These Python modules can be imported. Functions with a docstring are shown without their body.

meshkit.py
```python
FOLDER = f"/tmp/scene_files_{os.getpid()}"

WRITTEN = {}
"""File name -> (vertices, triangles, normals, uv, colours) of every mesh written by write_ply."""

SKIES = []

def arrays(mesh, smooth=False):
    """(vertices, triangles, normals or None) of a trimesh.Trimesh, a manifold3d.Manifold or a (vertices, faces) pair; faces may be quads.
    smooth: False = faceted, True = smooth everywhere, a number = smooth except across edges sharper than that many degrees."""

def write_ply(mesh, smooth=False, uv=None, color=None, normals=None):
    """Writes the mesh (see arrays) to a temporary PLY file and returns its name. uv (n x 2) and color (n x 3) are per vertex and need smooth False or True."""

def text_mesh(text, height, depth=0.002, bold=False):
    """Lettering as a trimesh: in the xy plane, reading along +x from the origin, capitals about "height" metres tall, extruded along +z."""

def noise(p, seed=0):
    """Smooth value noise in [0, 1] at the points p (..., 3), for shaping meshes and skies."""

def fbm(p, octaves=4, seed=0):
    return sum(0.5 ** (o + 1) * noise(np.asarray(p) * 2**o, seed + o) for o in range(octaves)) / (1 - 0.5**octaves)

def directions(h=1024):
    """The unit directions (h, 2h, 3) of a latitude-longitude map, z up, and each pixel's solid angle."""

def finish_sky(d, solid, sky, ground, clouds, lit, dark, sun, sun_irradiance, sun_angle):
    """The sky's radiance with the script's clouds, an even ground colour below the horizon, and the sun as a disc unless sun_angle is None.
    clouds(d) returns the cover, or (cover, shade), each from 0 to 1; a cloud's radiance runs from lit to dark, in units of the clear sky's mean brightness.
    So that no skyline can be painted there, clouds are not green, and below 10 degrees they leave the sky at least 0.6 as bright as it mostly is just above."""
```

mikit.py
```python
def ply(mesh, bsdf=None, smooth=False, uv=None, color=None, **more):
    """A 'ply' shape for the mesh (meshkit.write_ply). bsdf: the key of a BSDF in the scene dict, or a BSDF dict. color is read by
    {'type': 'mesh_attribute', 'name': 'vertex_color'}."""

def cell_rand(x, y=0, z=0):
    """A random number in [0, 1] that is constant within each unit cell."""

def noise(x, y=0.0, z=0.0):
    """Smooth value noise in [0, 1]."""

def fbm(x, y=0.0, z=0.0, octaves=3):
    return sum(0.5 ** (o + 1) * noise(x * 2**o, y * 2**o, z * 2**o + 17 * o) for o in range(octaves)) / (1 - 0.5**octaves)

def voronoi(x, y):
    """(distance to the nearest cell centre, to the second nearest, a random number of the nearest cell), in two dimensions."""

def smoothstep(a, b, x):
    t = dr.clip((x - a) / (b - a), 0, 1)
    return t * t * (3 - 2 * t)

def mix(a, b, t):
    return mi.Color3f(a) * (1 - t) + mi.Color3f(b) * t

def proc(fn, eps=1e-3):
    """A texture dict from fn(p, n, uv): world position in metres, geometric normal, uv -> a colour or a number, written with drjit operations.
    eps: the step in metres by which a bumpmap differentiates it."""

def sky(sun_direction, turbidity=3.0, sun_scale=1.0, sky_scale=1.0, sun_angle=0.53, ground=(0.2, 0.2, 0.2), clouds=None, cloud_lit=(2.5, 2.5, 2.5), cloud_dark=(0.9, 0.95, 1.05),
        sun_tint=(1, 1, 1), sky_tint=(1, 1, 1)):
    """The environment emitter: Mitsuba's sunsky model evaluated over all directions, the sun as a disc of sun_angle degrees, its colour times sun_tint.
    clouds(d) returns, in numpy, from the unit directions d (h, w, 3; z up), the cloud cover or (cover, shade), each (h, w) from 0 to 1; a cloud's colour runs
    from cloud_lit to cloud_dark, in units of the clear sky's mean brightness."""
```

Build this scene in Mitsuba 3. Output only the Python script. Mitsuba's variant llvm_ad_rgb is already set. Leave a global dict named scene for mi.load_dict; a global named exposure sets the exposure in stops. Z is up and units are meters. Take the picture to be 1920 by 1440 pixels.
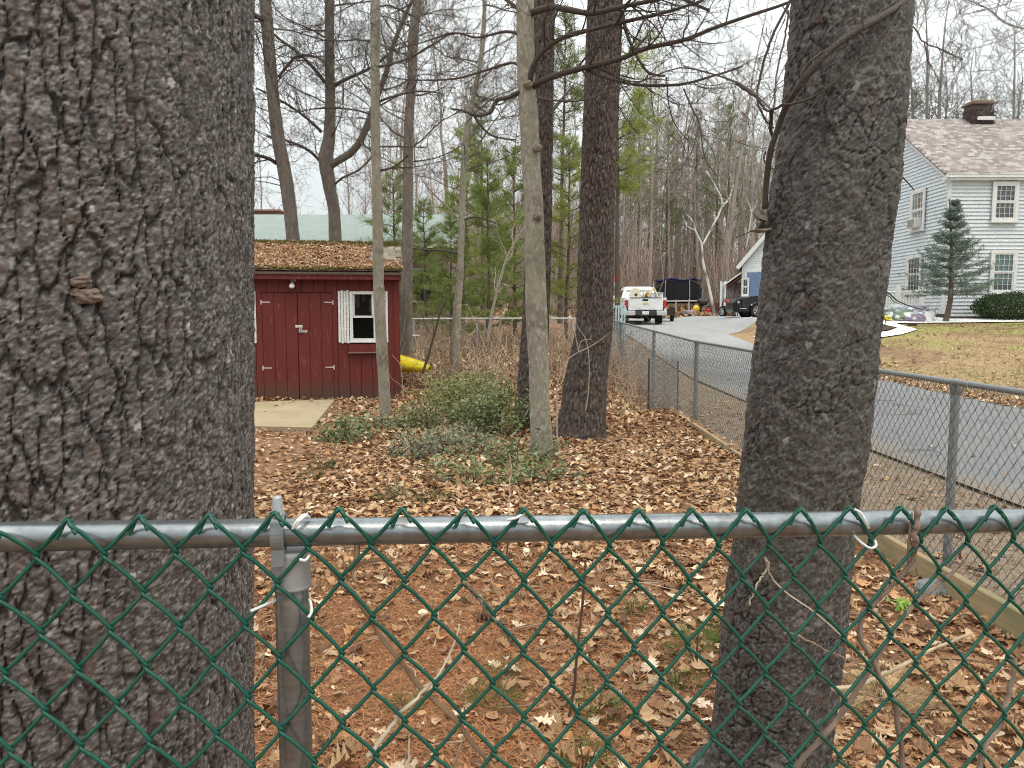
import math
import numpy as np
import trimesh
import drjit as dr
import mitsuba as mi
import mikit
import meshkit
from shapely.geometry import Polygon, Point, LineString
from scipy.spatial import cKDTree

T = mi.ScalarTransform4f
scene, labels = {}, {}

# ---------------------------------------------------------------- camera, sky, exposure
EYE = np.array([0.0, 0.0, 1.6])
PITCH = math.radians(5.1)
FWD = np.array([0.0, math.cos(PITCH), -math.sin(PITCH)])
UP = np.array([0.0, math.sin(PITCH), math.cos(PITCH)])
scene['camera'] = {'type': 'perspective', 'fov': 67.02, 'fov_axis': 'x', 'near_clip': 0.05, 'far_clip': 2000.0,
                   'to_world': T().look_at(origin=EYE.tolist(), target=(EYE + FWD).tolist(), up=[0, 0, 1])}


def cloud_layer(d):
    """An even overcast, brightest overhead as such skies are, with faint unevenness."""
    n = meshkit.fbm(d * np.array([2.2, 2.2, 4.0]) + 3.1, 4, 5)
    return np.ones(d.shape[:2]), np.clip((1 - d[..., 2]) ** 1.15 + (n - 0.5) * .45, 0, 1)


scene['sky'] = mikit.sky((0.25, -0.45, 0.85), turbidity=3, sun_scale=0.12, sun_angle=25, clouds=cloud_layer, cloud_lit=(3.4, 3.45, 3.4), cloud_dark=(1.04, 1.14, 1.16))
exposure = 2.68

# ---------------------------------------------------------------- measuring: a point of the photograph at a known distance, the ground
FOCAL = 1450.0


def at(px, py, Y):
    d = FWD + np.array([1.0, 0, 0]) * (px - 960) / FOCAL + UP * (720 - py) / FOCAL
    return EYE + d * (Y / d[1])


def ss(a, b, x):
    t = np.clip((np.asarray(x, float) - a) / (b - a), 0, 1)
    return t * t * (3 - 2 * t)


PROF = [np.array(p, float) for p in (
    [(9, 0), (14, .05), (17.5, .28), (20, .62), (25, .95), (30, 1.15), (40, 1.4), (55, 1.9), (85, 2.6), (400, 4)],
    [(9, 0), (14, .05), (17.5, .28), (20, .62), (25, 1.0), (30, 1.2), (40, 1.4), (55, 1.9), (85, 7.5), (120, 14), (200, 17), (400, 20)],
    [(9, 0), (14, .03), (18, .1), (21, .28), (25, .6), (30, .95), (37, 1.13), (46, 1.4), (55, 1.7), (85, 7.5), (120, 14), (200, 17), (400, 20)],
    [(9, 0), (12, .05), (18, .5), (24, 1.1), (28, 1.45), (45, 1.5), (60, 2), (85, 4), (150, 7), (400, 12)])]


def ground_z(x, y):
    x, y = np.asarray(x, float), np.asarray(y, float)
    p = [np.interp(y, q[:, 0], q[:, 1]) for q in PROF]
    w = ss(-14, -6, x)
    z = p[0] * (1 - w) + p[1] * w
    w = ss(2.3, 3.9, x)
    z = z * (1 - w) + p[2] * w
    w = ss(8.5, 10.6, x)
    z = z * (1 - w) + p[3] * w
    bump = meshkit.fbm(np.stack([x * .7, y * .7, x * 0], -1), 3, 3) - .5
    return z + bump * .12 * ss(4.1, 3.2, x)


def on_ground(px, py, y0=1.5, y1=80):
    ys = np.linspace(y0, y1, 4000)
    d = FWD + np.array([1.0, 0, 0]) * (px - 960) / FOCAL + UP * (720 - py) / FOCAL
    P = EYE + d * (ys / d[1])[:, None]
    below = P[:, 2] <= ground_z(P[:, 0], P[:, 1])
    k = int(np.argmax(below)) if below.any() else len(ys) - 1
    return P[k]


def gp(x, y, dz=0.0):
    return np.array([x, y, float(ground_z(x, y)) + dz])


# ---------------------------------------------------------------- helpers
def rgb(*c):
    return {'type': 'rgb', 'value': list(map(float, c))}


def norm(v):
    v = np.asarray(v, float)
    return v / (np.linalg.norm(v, axis=-1, keepdims=True) + 1e-12)


def frames(p):
    t = norm(np.gradient(p, axis=0))
    ref = np.array([0.12, 0.2, 1.0]) if np.abs(t[:, 2]).mean() < .8 else np.array([1.0, 0.15, 0.1])
    a = norm(np.cross(t, ref))
    return a, np.cross(t, a)


_QUADS = {}


def grid_faces(n, m, closed=True):
    k = (n, m, closed)
    if k not in _QUADS:
        i, j = np.meshgrid(np.arange(n - 1), np.arange(m if closed else m - 1), indexing='ij')
        a, b = i * m + j, i * m + (j + 1) % m
        c, d = b + m, a + m
        _QUADS[k] = np.vstack([np.stack([a, b, c], -1).reshape(-1, 3), np.stack([a, c, d], -1).reshape(-1, 3)])
    return _QUADS[k]


class MB:
    """Gathers pieces (vertices, triangles, a colour per vertex) into one mesh."""

    def __init__(self):
        self.v, self.f, self.c, self.n = [], [], [], 0

    def add(self, v, f, c=(.5, .5, .5)):
        v, f = np.asarray(v, float), np.asarray(f, int)
        self.v.append(v)
        self.f.append(f + self.n)
        self.c.append(np.broadcast_to(np.asarray(c, float), v.shape))
        self.n += len(v)
        return self

    def mesh(self, m, c=(.5, .5, .5)):
        return self.add(m.vertices, m.faces, c)

    def box(self, c, size, col=(.5, .5, .5), R=None, bevel=0.0):
        m = cbox(tuple(np.round(size, 5)), bevel)
        v = m[0] if R is None else m[0] @ np.asarray(R).T
        return self.add(v + np.asarray(c, float), m[1], col)

    def tube(self, p, r, sides=5, col=(.5, .5, .5), cap=False, flat=1.0):
        p = np.asarray(p, float)
        a, b = frames(p)
        r = np.broadcast_to(np.asarray(r, float), (len(p),))
        ang = np.arange(sides) * 2 * np.pi / sides
        v = p[:, None] + r[:, None, None] * (np.cos(ang)[None, :, None] * a[:, None] + flat * np.sin(ang)[None, :, None] * b[:, None])
        v, f = v.reshape(-1, 3), grid_faces(len(p), sides)
        if cap:
            n = len(v)
            i = np.arange(sides)
            j = (i + 1) % sides
            v = np.vstack([v, p[0], p[-1]])
            f = np.vstack([f, np.stack([j, i, i * 0 + n], 1), np.stack([n - sides + i, n - sides + j, i * 0 + n + 1], 1)])
        if np.ndim(col) == 2:
            col = np.repeat(col, sides, 0)
            if cap:
                col = np.vstack([col, col[:1], col[-1:]])
        return self.add(v, f, col)

    def arrays(self):
        return np.vstack(self.v), np.vstack(self.f), np.vstack(self.c)


_BOX = {}


def cbox(size, bevel=0.0):
    k = (size, bevel)
    if k not in _BOX:
        x, y, z = (s / 2 for s in size)
        b = min(bevel, .45 * min(size))
        if b <= 0:
            m = trimesh.creation.box(size)
        else:
            pts = [(sx * (x - b * (i != 0)), sy * (y - b * (i != 1)), sz * (z - b * (i != 2))) for sx in (-1, 1) for sy in (-1, 1) for sz in (-1, 1) for i in range(3)]
            m = trimesh.convex.convex_hull(np.array(pts))
        _BOX[k] = (np.array(m.vertices), np.array(m.faces))
    return _BOX[k]


def rotz(a):
    c, s = math.cos(a), math.sin(a)
    return np.array([[c, -s, 0], [s, c, 0], [0, 0, 1.0]])


def rotx(a):
    c, s = math.cos(a), math.sin(a)
    return np.array([[1.0, 0, 0], [0, c, -s], [0, s, c]])


def roty(a):
    c, s = math.cos(a), math.sin(a)
    return np.array([[c, 0, s], [0, 1.0, 0], [-s, 0, c]])


def numbered(name):
    k, i = name, 0
    while k in scene or k in labels:
        i += 1
        k = f'{name}_{i:03d}'
    return k


_COUNT = {}


def fresh(parent, name):
    base = f'{parent}__{name}'
    i = _COUNT.get(base, 0)
    _COUNT[base] = i + 1
    return base if i == 0 else f'{base}_{i:03d}'


def thing(name, label, cat, group=None, kind=None):
    key = numbered(name)
    labels[key] = {'label': label}
    if cat:
        labels[key]['category'] = cat
    if group:
        labels[key]['group'] = group
    if kind:
        labels[key]['kind'] = kind
    return key


def shape(mb, bsdf, smooth=False):
    if isinstance(mb, MB):
        v, f, c = mb.arrays()
        return mikit.ply((v, f), bsdf, smooth=smooth, color=c)
    return mikit.ply(mb, bsdf, smooth=smooth)


def part(parent, name, mb, bsdf='matte', smooth=False, label=None, kind=None):
    key = fresh(parent, name)
    scene[key] = shape(mb, bsdf, smooth) if not isinstance(mb, dict) else mb
    if label or kind:
        labels[key] = {}
        if label:
            labels[key]['label'] = label
        if kind:
            labels[key]['kind'] = kind
    return key


def solo(name, label, cat, mb, bsdf='matte', smooth=False, group=None, kind=None):
    key = thing(name, label, cat, group, kind)
    scene[key] = shape(mb, bsdf, smooth)
    return key


def put(shape_dict, M):
    return {**shape_dict, 'to_world': T(np.asarray(M, float).tolist())}


def mat4(R=np.eye(3), t=(0, 0, 0), s=1.0):
    M = np.eye(4)
    M[:3, :3] = np.asarray(R) * s
    M[:3, 3] = t
    return M


def curve(pts, n=40):
    """A smooth line through points (any number of columns)."""
    from scipy.interpolate import PchipInterpolator
    p = np.asarray(pts, float)
    d = np.r_[0, np.cumsum(np.linalg.norm(np.diff(p[:, :2] if p.shape[1] == 2 else p[:, :3], axis=0), axis=1) + 1e-9)]
    t = np.linspace(0, d[-1], n)
    return np.stack([PchipInterpolator(d, p[:, k])(t) for k in range(p.shape[1])], 1)


# ---------------------------------------------------------------- materials
def pr(col, rough=.6, **k):
    return {'type': 'twosided', 'bsdf': {'type': 'principled', 'base_color': col if isinstance(col, dict) else rgb(*col), 'roughness': rough, **k}}


VC = {'type': 'mesh_attribute', 'name': 'vertex_color'}
fb, ns, mx, sm = mikit.fbm, mikit.noise, mikit.mix, mikit.smoothstep
scene['matte'] = pr(VC, .85, specular=.25)
scene['satin'] = pr(VC, .42, specular=.45)
scene['gloss'] = pr(VC, .16, specular=.5, clearcoat=.6, clearcoat_gloss=.9)
scene['wet_bark'] = {'type': 'bumpmap', 'scale': 1.0, 'tex': mikit.proc(lambda p, n, uv: (fb(p.x * 160, p.y * 160, p.z * 90, 3) + .6 * fb(p.x * 60, p.y * 60, p.z * 35, 2)) * .0045, 1e-3), 'bsdf': pr(VC, .62, specular=.4)}
scene['far_bark'] = {'type': 'bumpmap', 'scale': 1.0, 'tex': mikit.proc(lambda p, n, uv: fb(p.x * 38, p.y * 38, p.z * 11, 3) * .035, 4e-3), 'bsdf': pr(VC, .8, specular=.25)}
scene['leaf_green'] = pr(VC, .7, specular=.2)
scene['needle'] = {'type': 'principledthin', 'base_color': VC, 'roughness': .6, 'diff_trans': .9}
scene['vinyl'] = pr(mikit.proc(lambda p, n, uv: mx(mx((.003, .066, .043), (.005, .09, .06), fb(p.x * 25, p.y * 25, p.z * 25, 2)), (.05, .1, .075), sm(.62, .78, fb(p.x * 90, p.y * 90, p.z * 60, 3)) * .45)), .36, specular=.45)


def galv(p, n, uv):
    a = fb(p.x * 30, p.y * 30, p.z * 30, 3)
    b = ns(p.x * 6, p.y * 200, p.z * 200)
    st = ns(p.x * 150, p.y * 150, p.z * 2.5)
    c = mx((.13, .145, .155), (.36, .40, .42), a * .3 + b * .35 + st * .4)
    c = mx(c, (.5, .53, .54), sm(.66, .8, fb(p.x * 16, p.y * 16, p.z * 40, 3)) * .5)
    return mx(c, (.17, .13, .1), sm(.62, .75, fb(p.x * 22 + 4, p.y * 22, p.z * 22, 4)) * .5)


scene['galvanised'] = {'type': 'bumpmap', 'scale': 1.0, 'tex': mikit.proc(lambda p, n, uv: fb(p.x * 90, p.y * 90, p.z * 90, 3) * .0004, 6e-4), 'bsdf': pr(mikit.proc(galv), .3, metallic=.8, specular=.5)}
scene['galvanised_dull'] = pr((.23, .25, .255), .5, metallic=.5, specular=.4)
scene['steel_wire'] = pr((.17, .185, .19), .45, metallic=.6)
scene['glass_pane'] = {'type': 'thindielectric', 'int_ior': 1.5}
scene['dark_glass'] = pr((.015, .018, .02), .06, specular=.6)
scene['chrome'] = pr((.6, .61, .62), .18, metallic=1.0)


def shed_paint(p, n, uv):
    a = fb(p.x * 5, p.y * 5, p.z * 1.6, 4)
    c = mx((.155, .028, .023), (.112, .019, .017), a)
    c = mx(c, (.22, .075, .06), sm(.62, .8, fb(p.x * 22, p.y * 22, p.z * 4, 3)) * .5)
    low = sm(.55, .06, p.z + .22 * (fb(p.x * 9, p.y * 9, p.z * 4, 3) - .5))
    return mx(c, (.075, .055, .038), low * .8)


scene['shed_paint'] = {'type': 'bumpmap', 'scale': 1.0, 'tex': mikit.proc(lambda p, n, uv: ns(p.x * 60, p.y * 60, p.z * 3) * .002, 2e-3), 'bsdf': pr(mikit.proc(shed_paint), .6, specular=.3)}


def soil(p, n, uv):
    a = fb(p.x * 2.1, p.y * 2.1, 0, 4)
    b = fb(p.x * 26, p.y * 26, 3, 3)
    c = mx((.17, .092, .05), (.26, .15, .088), a)
    c = mx(c, (.34, .2, .12), sm(.55, .75, b) * .7)
    c = mx(c, (.09, .055, .035), sm(.5, .28, b) * .6)
    c = mx(c, mx((.17, .14, .11), (.25, .21, .165), b), sm(2.55, 2.85, p.x + .3 * (a - .5)) * .8)
    far = sm(22, 40, p.y)
    return mx(c, mx((.2, .135, .1), (.27, .19, .14), fb(p.x * .8, p.y * .8, 1, 3)), far)


scene['soil'] = {'type': 'bumpmap', 'scale': 1.0, 'tex': mikit.proc(lambda p, n, uv: fb(p.x * 22, p.y * 22, 0, 4) * .03, 3e-3), 'bsdf': pr(mikit.proc(soil), .95, specular=.15)}


def asphalt(p, n, uv):
    a = fb(p.x * .5, p.y * .5, 0, 4)
    b = fb(p.x * 55, p.y * 55, 2, 2)
    c = mx((.135, .138, .142), (.185, .188, .192), a)
    c = mx(c, (.26, .265, .27), sm(.6, .78, b) * .55)
    c = mx(c, (.07, .072, .075), sm(.42, .25, b) * .5)
    crack = sm(.012, .0, dr.abs(fb(p.x * .9, p.y * .9, 8, 3) - .5))
    c = mx(c, (.05, .05, .05), crack * .75)
    c = mx(c, (.10, .10, .105), sm(.56, .66, fb(p.x * .35 + 9, p.y * .28, 3, 3)) * .5)
    old = sm(20, 27, p.y + 3 * (a - .5))
    c = mx(c, mx((.235, .24, .243), (.30, .303, .306), fb(p.x * 1.5, p.y * .5, 5, 3)), old)
    dirt = sm(.6, .0, p.x - 4.2 + .7 * (fb(p.x * 1.3, p.y * 1.3, 4, 3) - .5))
    return mx(c, (.19, .15, .11), dirt * .75 * (1 - old))


scene['asphalt'] = {'type': 'bumpmap', 'scale': 1.0, 'tex': mikit.proc(lambda p, n, uv: fb(p.x * 70, p.y * 70, 0, 2) * .006, 2e-3), 'bsdf': pr(mikit.proc(asphalt), .8, specular=.3)}


def lawn(p, n, uv):
    a = fb(p.x * .45, p.y * .45, 0, 4)
    b = fb(p.x * 9, p.y * 9, 1, 3)
    c = mx((.34, .25, .14), (.25, .18, .1), b)
    g = sm(.46, .62, a + .1 * sm(19, 26, p.y) + .12 * (b - .5)) * sm(8.6, 11.0, p.x)
    c = mx(c, mx((.2, .2, .07), (.3, .27, .11), b), g * .85)
    return mx(c, (.2, .125, .085), sm(.56, .68, fb(p.x * .8, p.y * 1.5, 9, 3)) * .6)


scene['lawn_turf'] = {'type': 'bumpmap', 'scale': 1.0, 'tex': mikit.proc(lambda p, n, uv: fb(p.x * 14, p.y * 14, 0, 3) * .05, 4e-3), 'bsdf': pr(mikit.proc(lawn), .95, specular=.15)}


def concrete(p, n, uv):
    a = fb(p.x * 3, p.y * 3, 0, 4)
    b = fb(p.x * 30, p.y * 30, 0, 3)
    c = mx((.245, .2, .13), (.34, .28, .19), a)
    c = mx(c, (.24, .22, .11), sm(.5, .75, fb(p.x * 1.7, p.y * 1.7, 4, 4)) * .6)
    return mx(c, (.3, .22, .13), sm(.55, .75, b) * .35)


scene['old_concrete'] = pr(mikit.proc(concrete), .9, specular=.2)
scene['pale_concrete'] = pr(mikit.proc(lambda p, n, uv: mx((.62, .62, .6), (.75, .75, .74), fb(p.x * 4, p.y * 4, 0, 3))), .85, specular=.2)
scene['siding'] = pr(mikit.proc(lambda p, n, uv: mx((.56, .615, .655), (.63, .675, .71), fb(p.x * 1.1, p.y * 1.1, p.z * 3, 3))), .5, specular=.35)
scene['white_paint'] = pr(mikit.proc(lambda p, n, uv: mx((.74, .76, .77), (.64, .645, .63), fb(p.x * 5, p.y * 5, p.z * 3, 3))), .42, specular=.4)


def old_wood(p, n, uv):
    a = ns(p.x * 120, p.y * 3, p.z * 120)
    c = mx((.26, .19, .105), (.4, .31, .19), a)
    return mx(c, (.17, .19, .1), sm(.45, .7, fb(p.x * 6, p.y * 3, p.z * 6, 3)) * .6)


scene['old_wood'] = pr(mikit.proc(old_wood), .85, specular=.2)
scene['green_shingle'] = pr(mikit.proc(lambda p, n, uv: mx((.20, .25, .235), (.265, .31, .295), fb(p.x * 3, p.y * 3, p.z * 3, 4))), .9, specular=.2)
# ---------------------------------------------------------------- the setting: ground, driveway, lawn, paths
def sheet(xs, ys, zf, keep=None):
    X, Y = np.meshgrid(xs, ys)
    v = np.stack([X.ravel(), Y.ravel(), zf(X.ravel(), Y.ravel())], 1)
    f = grid_faces(len(ys), len(xs), False)[:, ::-1]
    n = np.cross(v[f[0, 1]] - v[f[0, 0]], v[f[0, 2]] - v[f[0, 0]])
    return v, (f if n[2] > 0 else f[:, ::-1])


gx = np.unique(np.r_[np.linspace(-7, 6, 131), np.linspace(6, 30, 61), -7 - np.geomspace(.3, 300, 28), 30 + np.geomspace(.8, 300, 22)])
gy = np.unique(np.r_[np.linspace(-12, 0, 13), np.linspace(0, 24, 201), np.linspace(24, 60, 61), 60 + np.geomspace(1, 640, 28)])
scene['ground'] = mikit.ply(sheet(gx, gy, ground_z), 'soil', smooth=True)
labels['ground'] = {'kind': 'structure', 'label': 'brown leaf strewn woodland soil'}


def flat_patch(poly, dz, step=.5):
    """A sheet over a polygon of the plan, laid dz above the ground."""
    P = poly if isinstance(poly, Polygon) else Polygon(poly)
    x0, y0, x1, y1 = P.bounds
    mb = MB()
    from shapely import box as sbox, constrained_delaunay_triangles
    for x in np.arange(x0, x1, step):
        col = P.intersection(sbox(x, y0 - 1, x + step, y1 + 1))
        if col.is_empty:
            continue
        for y in np.arange(y0, y1, step):
            c = col.intersection(sbox(x, y, x + step, y + step))
            for g in getattr(c, 'geoms', [c]):
                if g.geom_type != 'Polygon' or g.area < 1e-6:
                    continue
                q = np.array(g.exterior.coords)[:-1]
                k = len(q)
                m = q.mean(0)
                q2 = np.vstack([q, m])
                if g.exterior.is_ccw is False:
                    q2[:-1] = q2[:-1][::-1]
                i = np.arange(k)
                mb.add(np.c_[q2, ground_z(q2[:, 0], q2[:, 1]) + dz], np.stack([i, (i + 1) % k, i * 0 + k], 1))
    return mb


DRIVE = Polygon([(4.2, -6), (4.2, 20), (4.3, 46), (17, 46), (17, 33.5), (10.5, 32), (8.0, 28.6), (7.9, 25), (8.5, 20), (8.4, -6)])
scene['driveway'] = shape(flat_patch(DRIVE, .035, .6), 'asphalt', True)
labels['driveway'] = {'kind': 'structure', 'label': 'grey asphalt driveway widening into a parking area'}
WALK = Polygon([on_ground(px, py, 18, 34)[:2] for px, py in ((1412, 634), (1500, 641), (1650, 636), (1690, 630), (1719, 621), (1690, 613), (1676, 609), (1920, 606), (1960, 606), (1960, 598), (1740, 598), (1650, 600), (1655, 611), (1685, 618), (1668, 624), (1640, 627), (1500, 629), (1440, 628))]).buffer(.12).buffer(-.1)
LAWN = Polygon([(8.25, -6), (8.35, 20), (7.75, 25), (7.85, 28.5), (10.4, 32.1), (17, 33.6), (60, 33.6), (60, -6)])
scene['lawn'] = shape(flat_patch(LAWN, .02, .9), 'lawn_turf', True)
labels['lawn'] = {'kind': 'structure', 'label': 'tan winter lawn with greener patches'}
scene['walkway'] = shape(flat_patch(WALK, .06, .6), 'pale_concrete', True)
labels['walkway'] = {'kind': 'structure', 'label': 'pale concrete walkway curving in front of the grey house'}
BED = Polygon([on_ground(px, py, 18, 34)[:2] for px, py in ((1600, 606), (1645, 609), (1662, 614), (1681, 618), (1665, 623), (1640, 626), (1600, 627))])
scene['mulch_bed'] = shape(flat_patch(BED, .08, .4), pr((.045, .03, .022), .95), True)
labels['mulch_bed'] = {'kind': 'structure', 'label': 'dark mulch bed inside the walkway curve'}


# ---------------------------------------------------------------- bark
def fbm2(s, z, o=3, seed=0):
    return meshkit.fbm(np.stack([s, z, np.zeros_like(s)], -1), o, seed)


def plates(s, z, cw, ch, seed, lo=.03, hi=.3, warp=.35):
    """Bark plates as irregular cells: (how far up on a plate, a random number of the plate, a second one)."""
    s = s + cw * warp * 2 * (fbm2(s / cw * .8, z / ch * .8, 3, seed + 11) - .5)
    z = z + ch * warp * 2 * (fbm2(s / cw * .8 + 7, z / ch * .8, 3, seed + 12) - .5)
    rng = np.random.default_rng(seed)
    q = np.stack([s / cw, z / ch], -1).reshape(-1, 2)
    lo_, hi_ = np.floor(q.min(0)).astype(int) - 2, np.ceil(q.max(0)).astype(int) + 2
    I, J = np.meshgrid(np.arange(lo_[0], hi_[0]), np.arange(lo_[1], hi_[1]), indexing='ij')
    pts = np.stack([I, J], -1).reshape(-1, 2) + rng.uniform(0, 1, (I.size, 2))
    d, i = cKDTree(pts).query(q, k=2)
    rnd = rng.uniform(0, 1, (len(pts), 2))
    sh = s.shape
    return ss(lo, hi, d[:, 1] - d[:, 0]).reshape(sh), rnd[i[:, 0], 0].reshape(sh), rnd[i[:, 0], 1].reshape(sh)


def bark_sheet(key_fn, axis, radius, zs, th, style, seed):
    """A trunk as a closed displaced tube. axis(z) -> (x, y), radius(z)."""
    Z, TH = np.meshgrid(zs, th, indexing='ij')
    ax = axis(zs)
    R0 = radius(zs)[:, None] * (1 + .03 * np.cos(3 * TH + seed) + .02 * np.cos(5 * TH + 2 + Z * .6))
    S = TH * float(np.mean(radius(zs)))
    h, col = style(S, Z, seed)
    R = R0 + h
    v = np.stack([ax[0][:, None] + R * np.cos(TH), ax[1][:, None] + R * np.sin(TH), Z], -1).reshape(-1, 3)
    f = grid_faces(len(zs), len(th))
    n = np.cross(v[f[0, 1]] - v[f[0, 0]], v[f[0, 2]] - v[f[0, 0]])
    c0 = np.array([ax[0][0], ax[1][0], zs[0]])
    if n @ (v[f[0, 0]] - c0) < 0:
        f = f[:, ::-1]
    mb = MB()
    mb.add(v, f, col.reshape(-1, 3))
    return mb


def lerp3(a, b, t):
    return np.asarray(a) * (1 - t[..., None]) + np.asarray(b) * t[..., None]


def terr(x, k):
    x = x * k
    f = np.floor(x)
    return (f + ss(.78, 1.0, x - f)) / k


def ridged(s, z, o=3, seed=0):
    return 1 - np.abs(2 * fbm2(s, z, o, seed) - 1)


def style_big_pine(S, Z, seed):
    j = .017 * (fbm2(S * 42, Z * 36, 4, seed + 21) - .5)
    j2 = .026 * (fbm2(S * 40 + 9, Z * 40, 4, seed + 22) - .5)
    e1, r1, r1b = plates(S + j, Z + j2, .026, .15, seed, .0, .14, .4)
    e2, r2, r2b = plates(S + j, Z + j2, .017, .028, seed + 1, .0, .13, .55)
    e3, r3, r3b = plates(S + j * .5, Z + j2 * .5, .011, .012, seed + 2, .0, .25, .6)
    st = ss(.25, .55, fbm2(S * 8, Z * 4, 3, seed + 31))
    st2 = ss(.36, .6, fbm2(S * 11, Z * 9, 3, seed + 32))
    crack = np.maximum((1 - e1) * (.35 + .65 * st), (1 - e2) * .45 * st2)
    t = terr(fbm2(S * 26 + 3 * j, Z * 40, 4, seed + 3), 8)
    t2 = terr(fbm2(S * 70, Z * 95, 3, seed + 13), 5)
    fine = fbm2(S * 300, Z * 280, 2, seed + 4)
    h = -.0085 * crack + .0028 * (r1 - .5) + .002 * (r2 - .5) + .0036 * (t - .5) + .004 * (t2 - .5) + .0035 * (fine - .5)
    ln = ss(.84, .97, ridged(S * 45, Z * 120, 3, seed + 16))
    g2 = fbm2(S * 170, Z * 210, 3, seed + 15)
    c = lerp3((.094, .082, .074), (.147, .132, .122), fbm2(S * 10, Z * 6, 3, seed + 6))
    c = lerp3(c, (.185, .172, .165), ss(.5, .75, t2) * .5)
    c = lerp3(c, (.28, .265, .255), ss(.57, .68, g2) * .7)
    c = lerp3(c, (.034, .028, .026), ss(.45, .33, g2) * .65)
    c = lerp3(c, (.030, .025, .023), ln * .7)
    c = lerp3(c, (.12, .078, .064), ((r3 > .6) & (r2b > .84)) * .45)
    c = lerp3(c, (.45, .43, .42), ((r3b < .006) & (r2b < .6)) * .8)
    c = lerp3(c, (.026, .021, .019), ss(.2, .7, crack) * .9)
    return h, c


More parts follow.
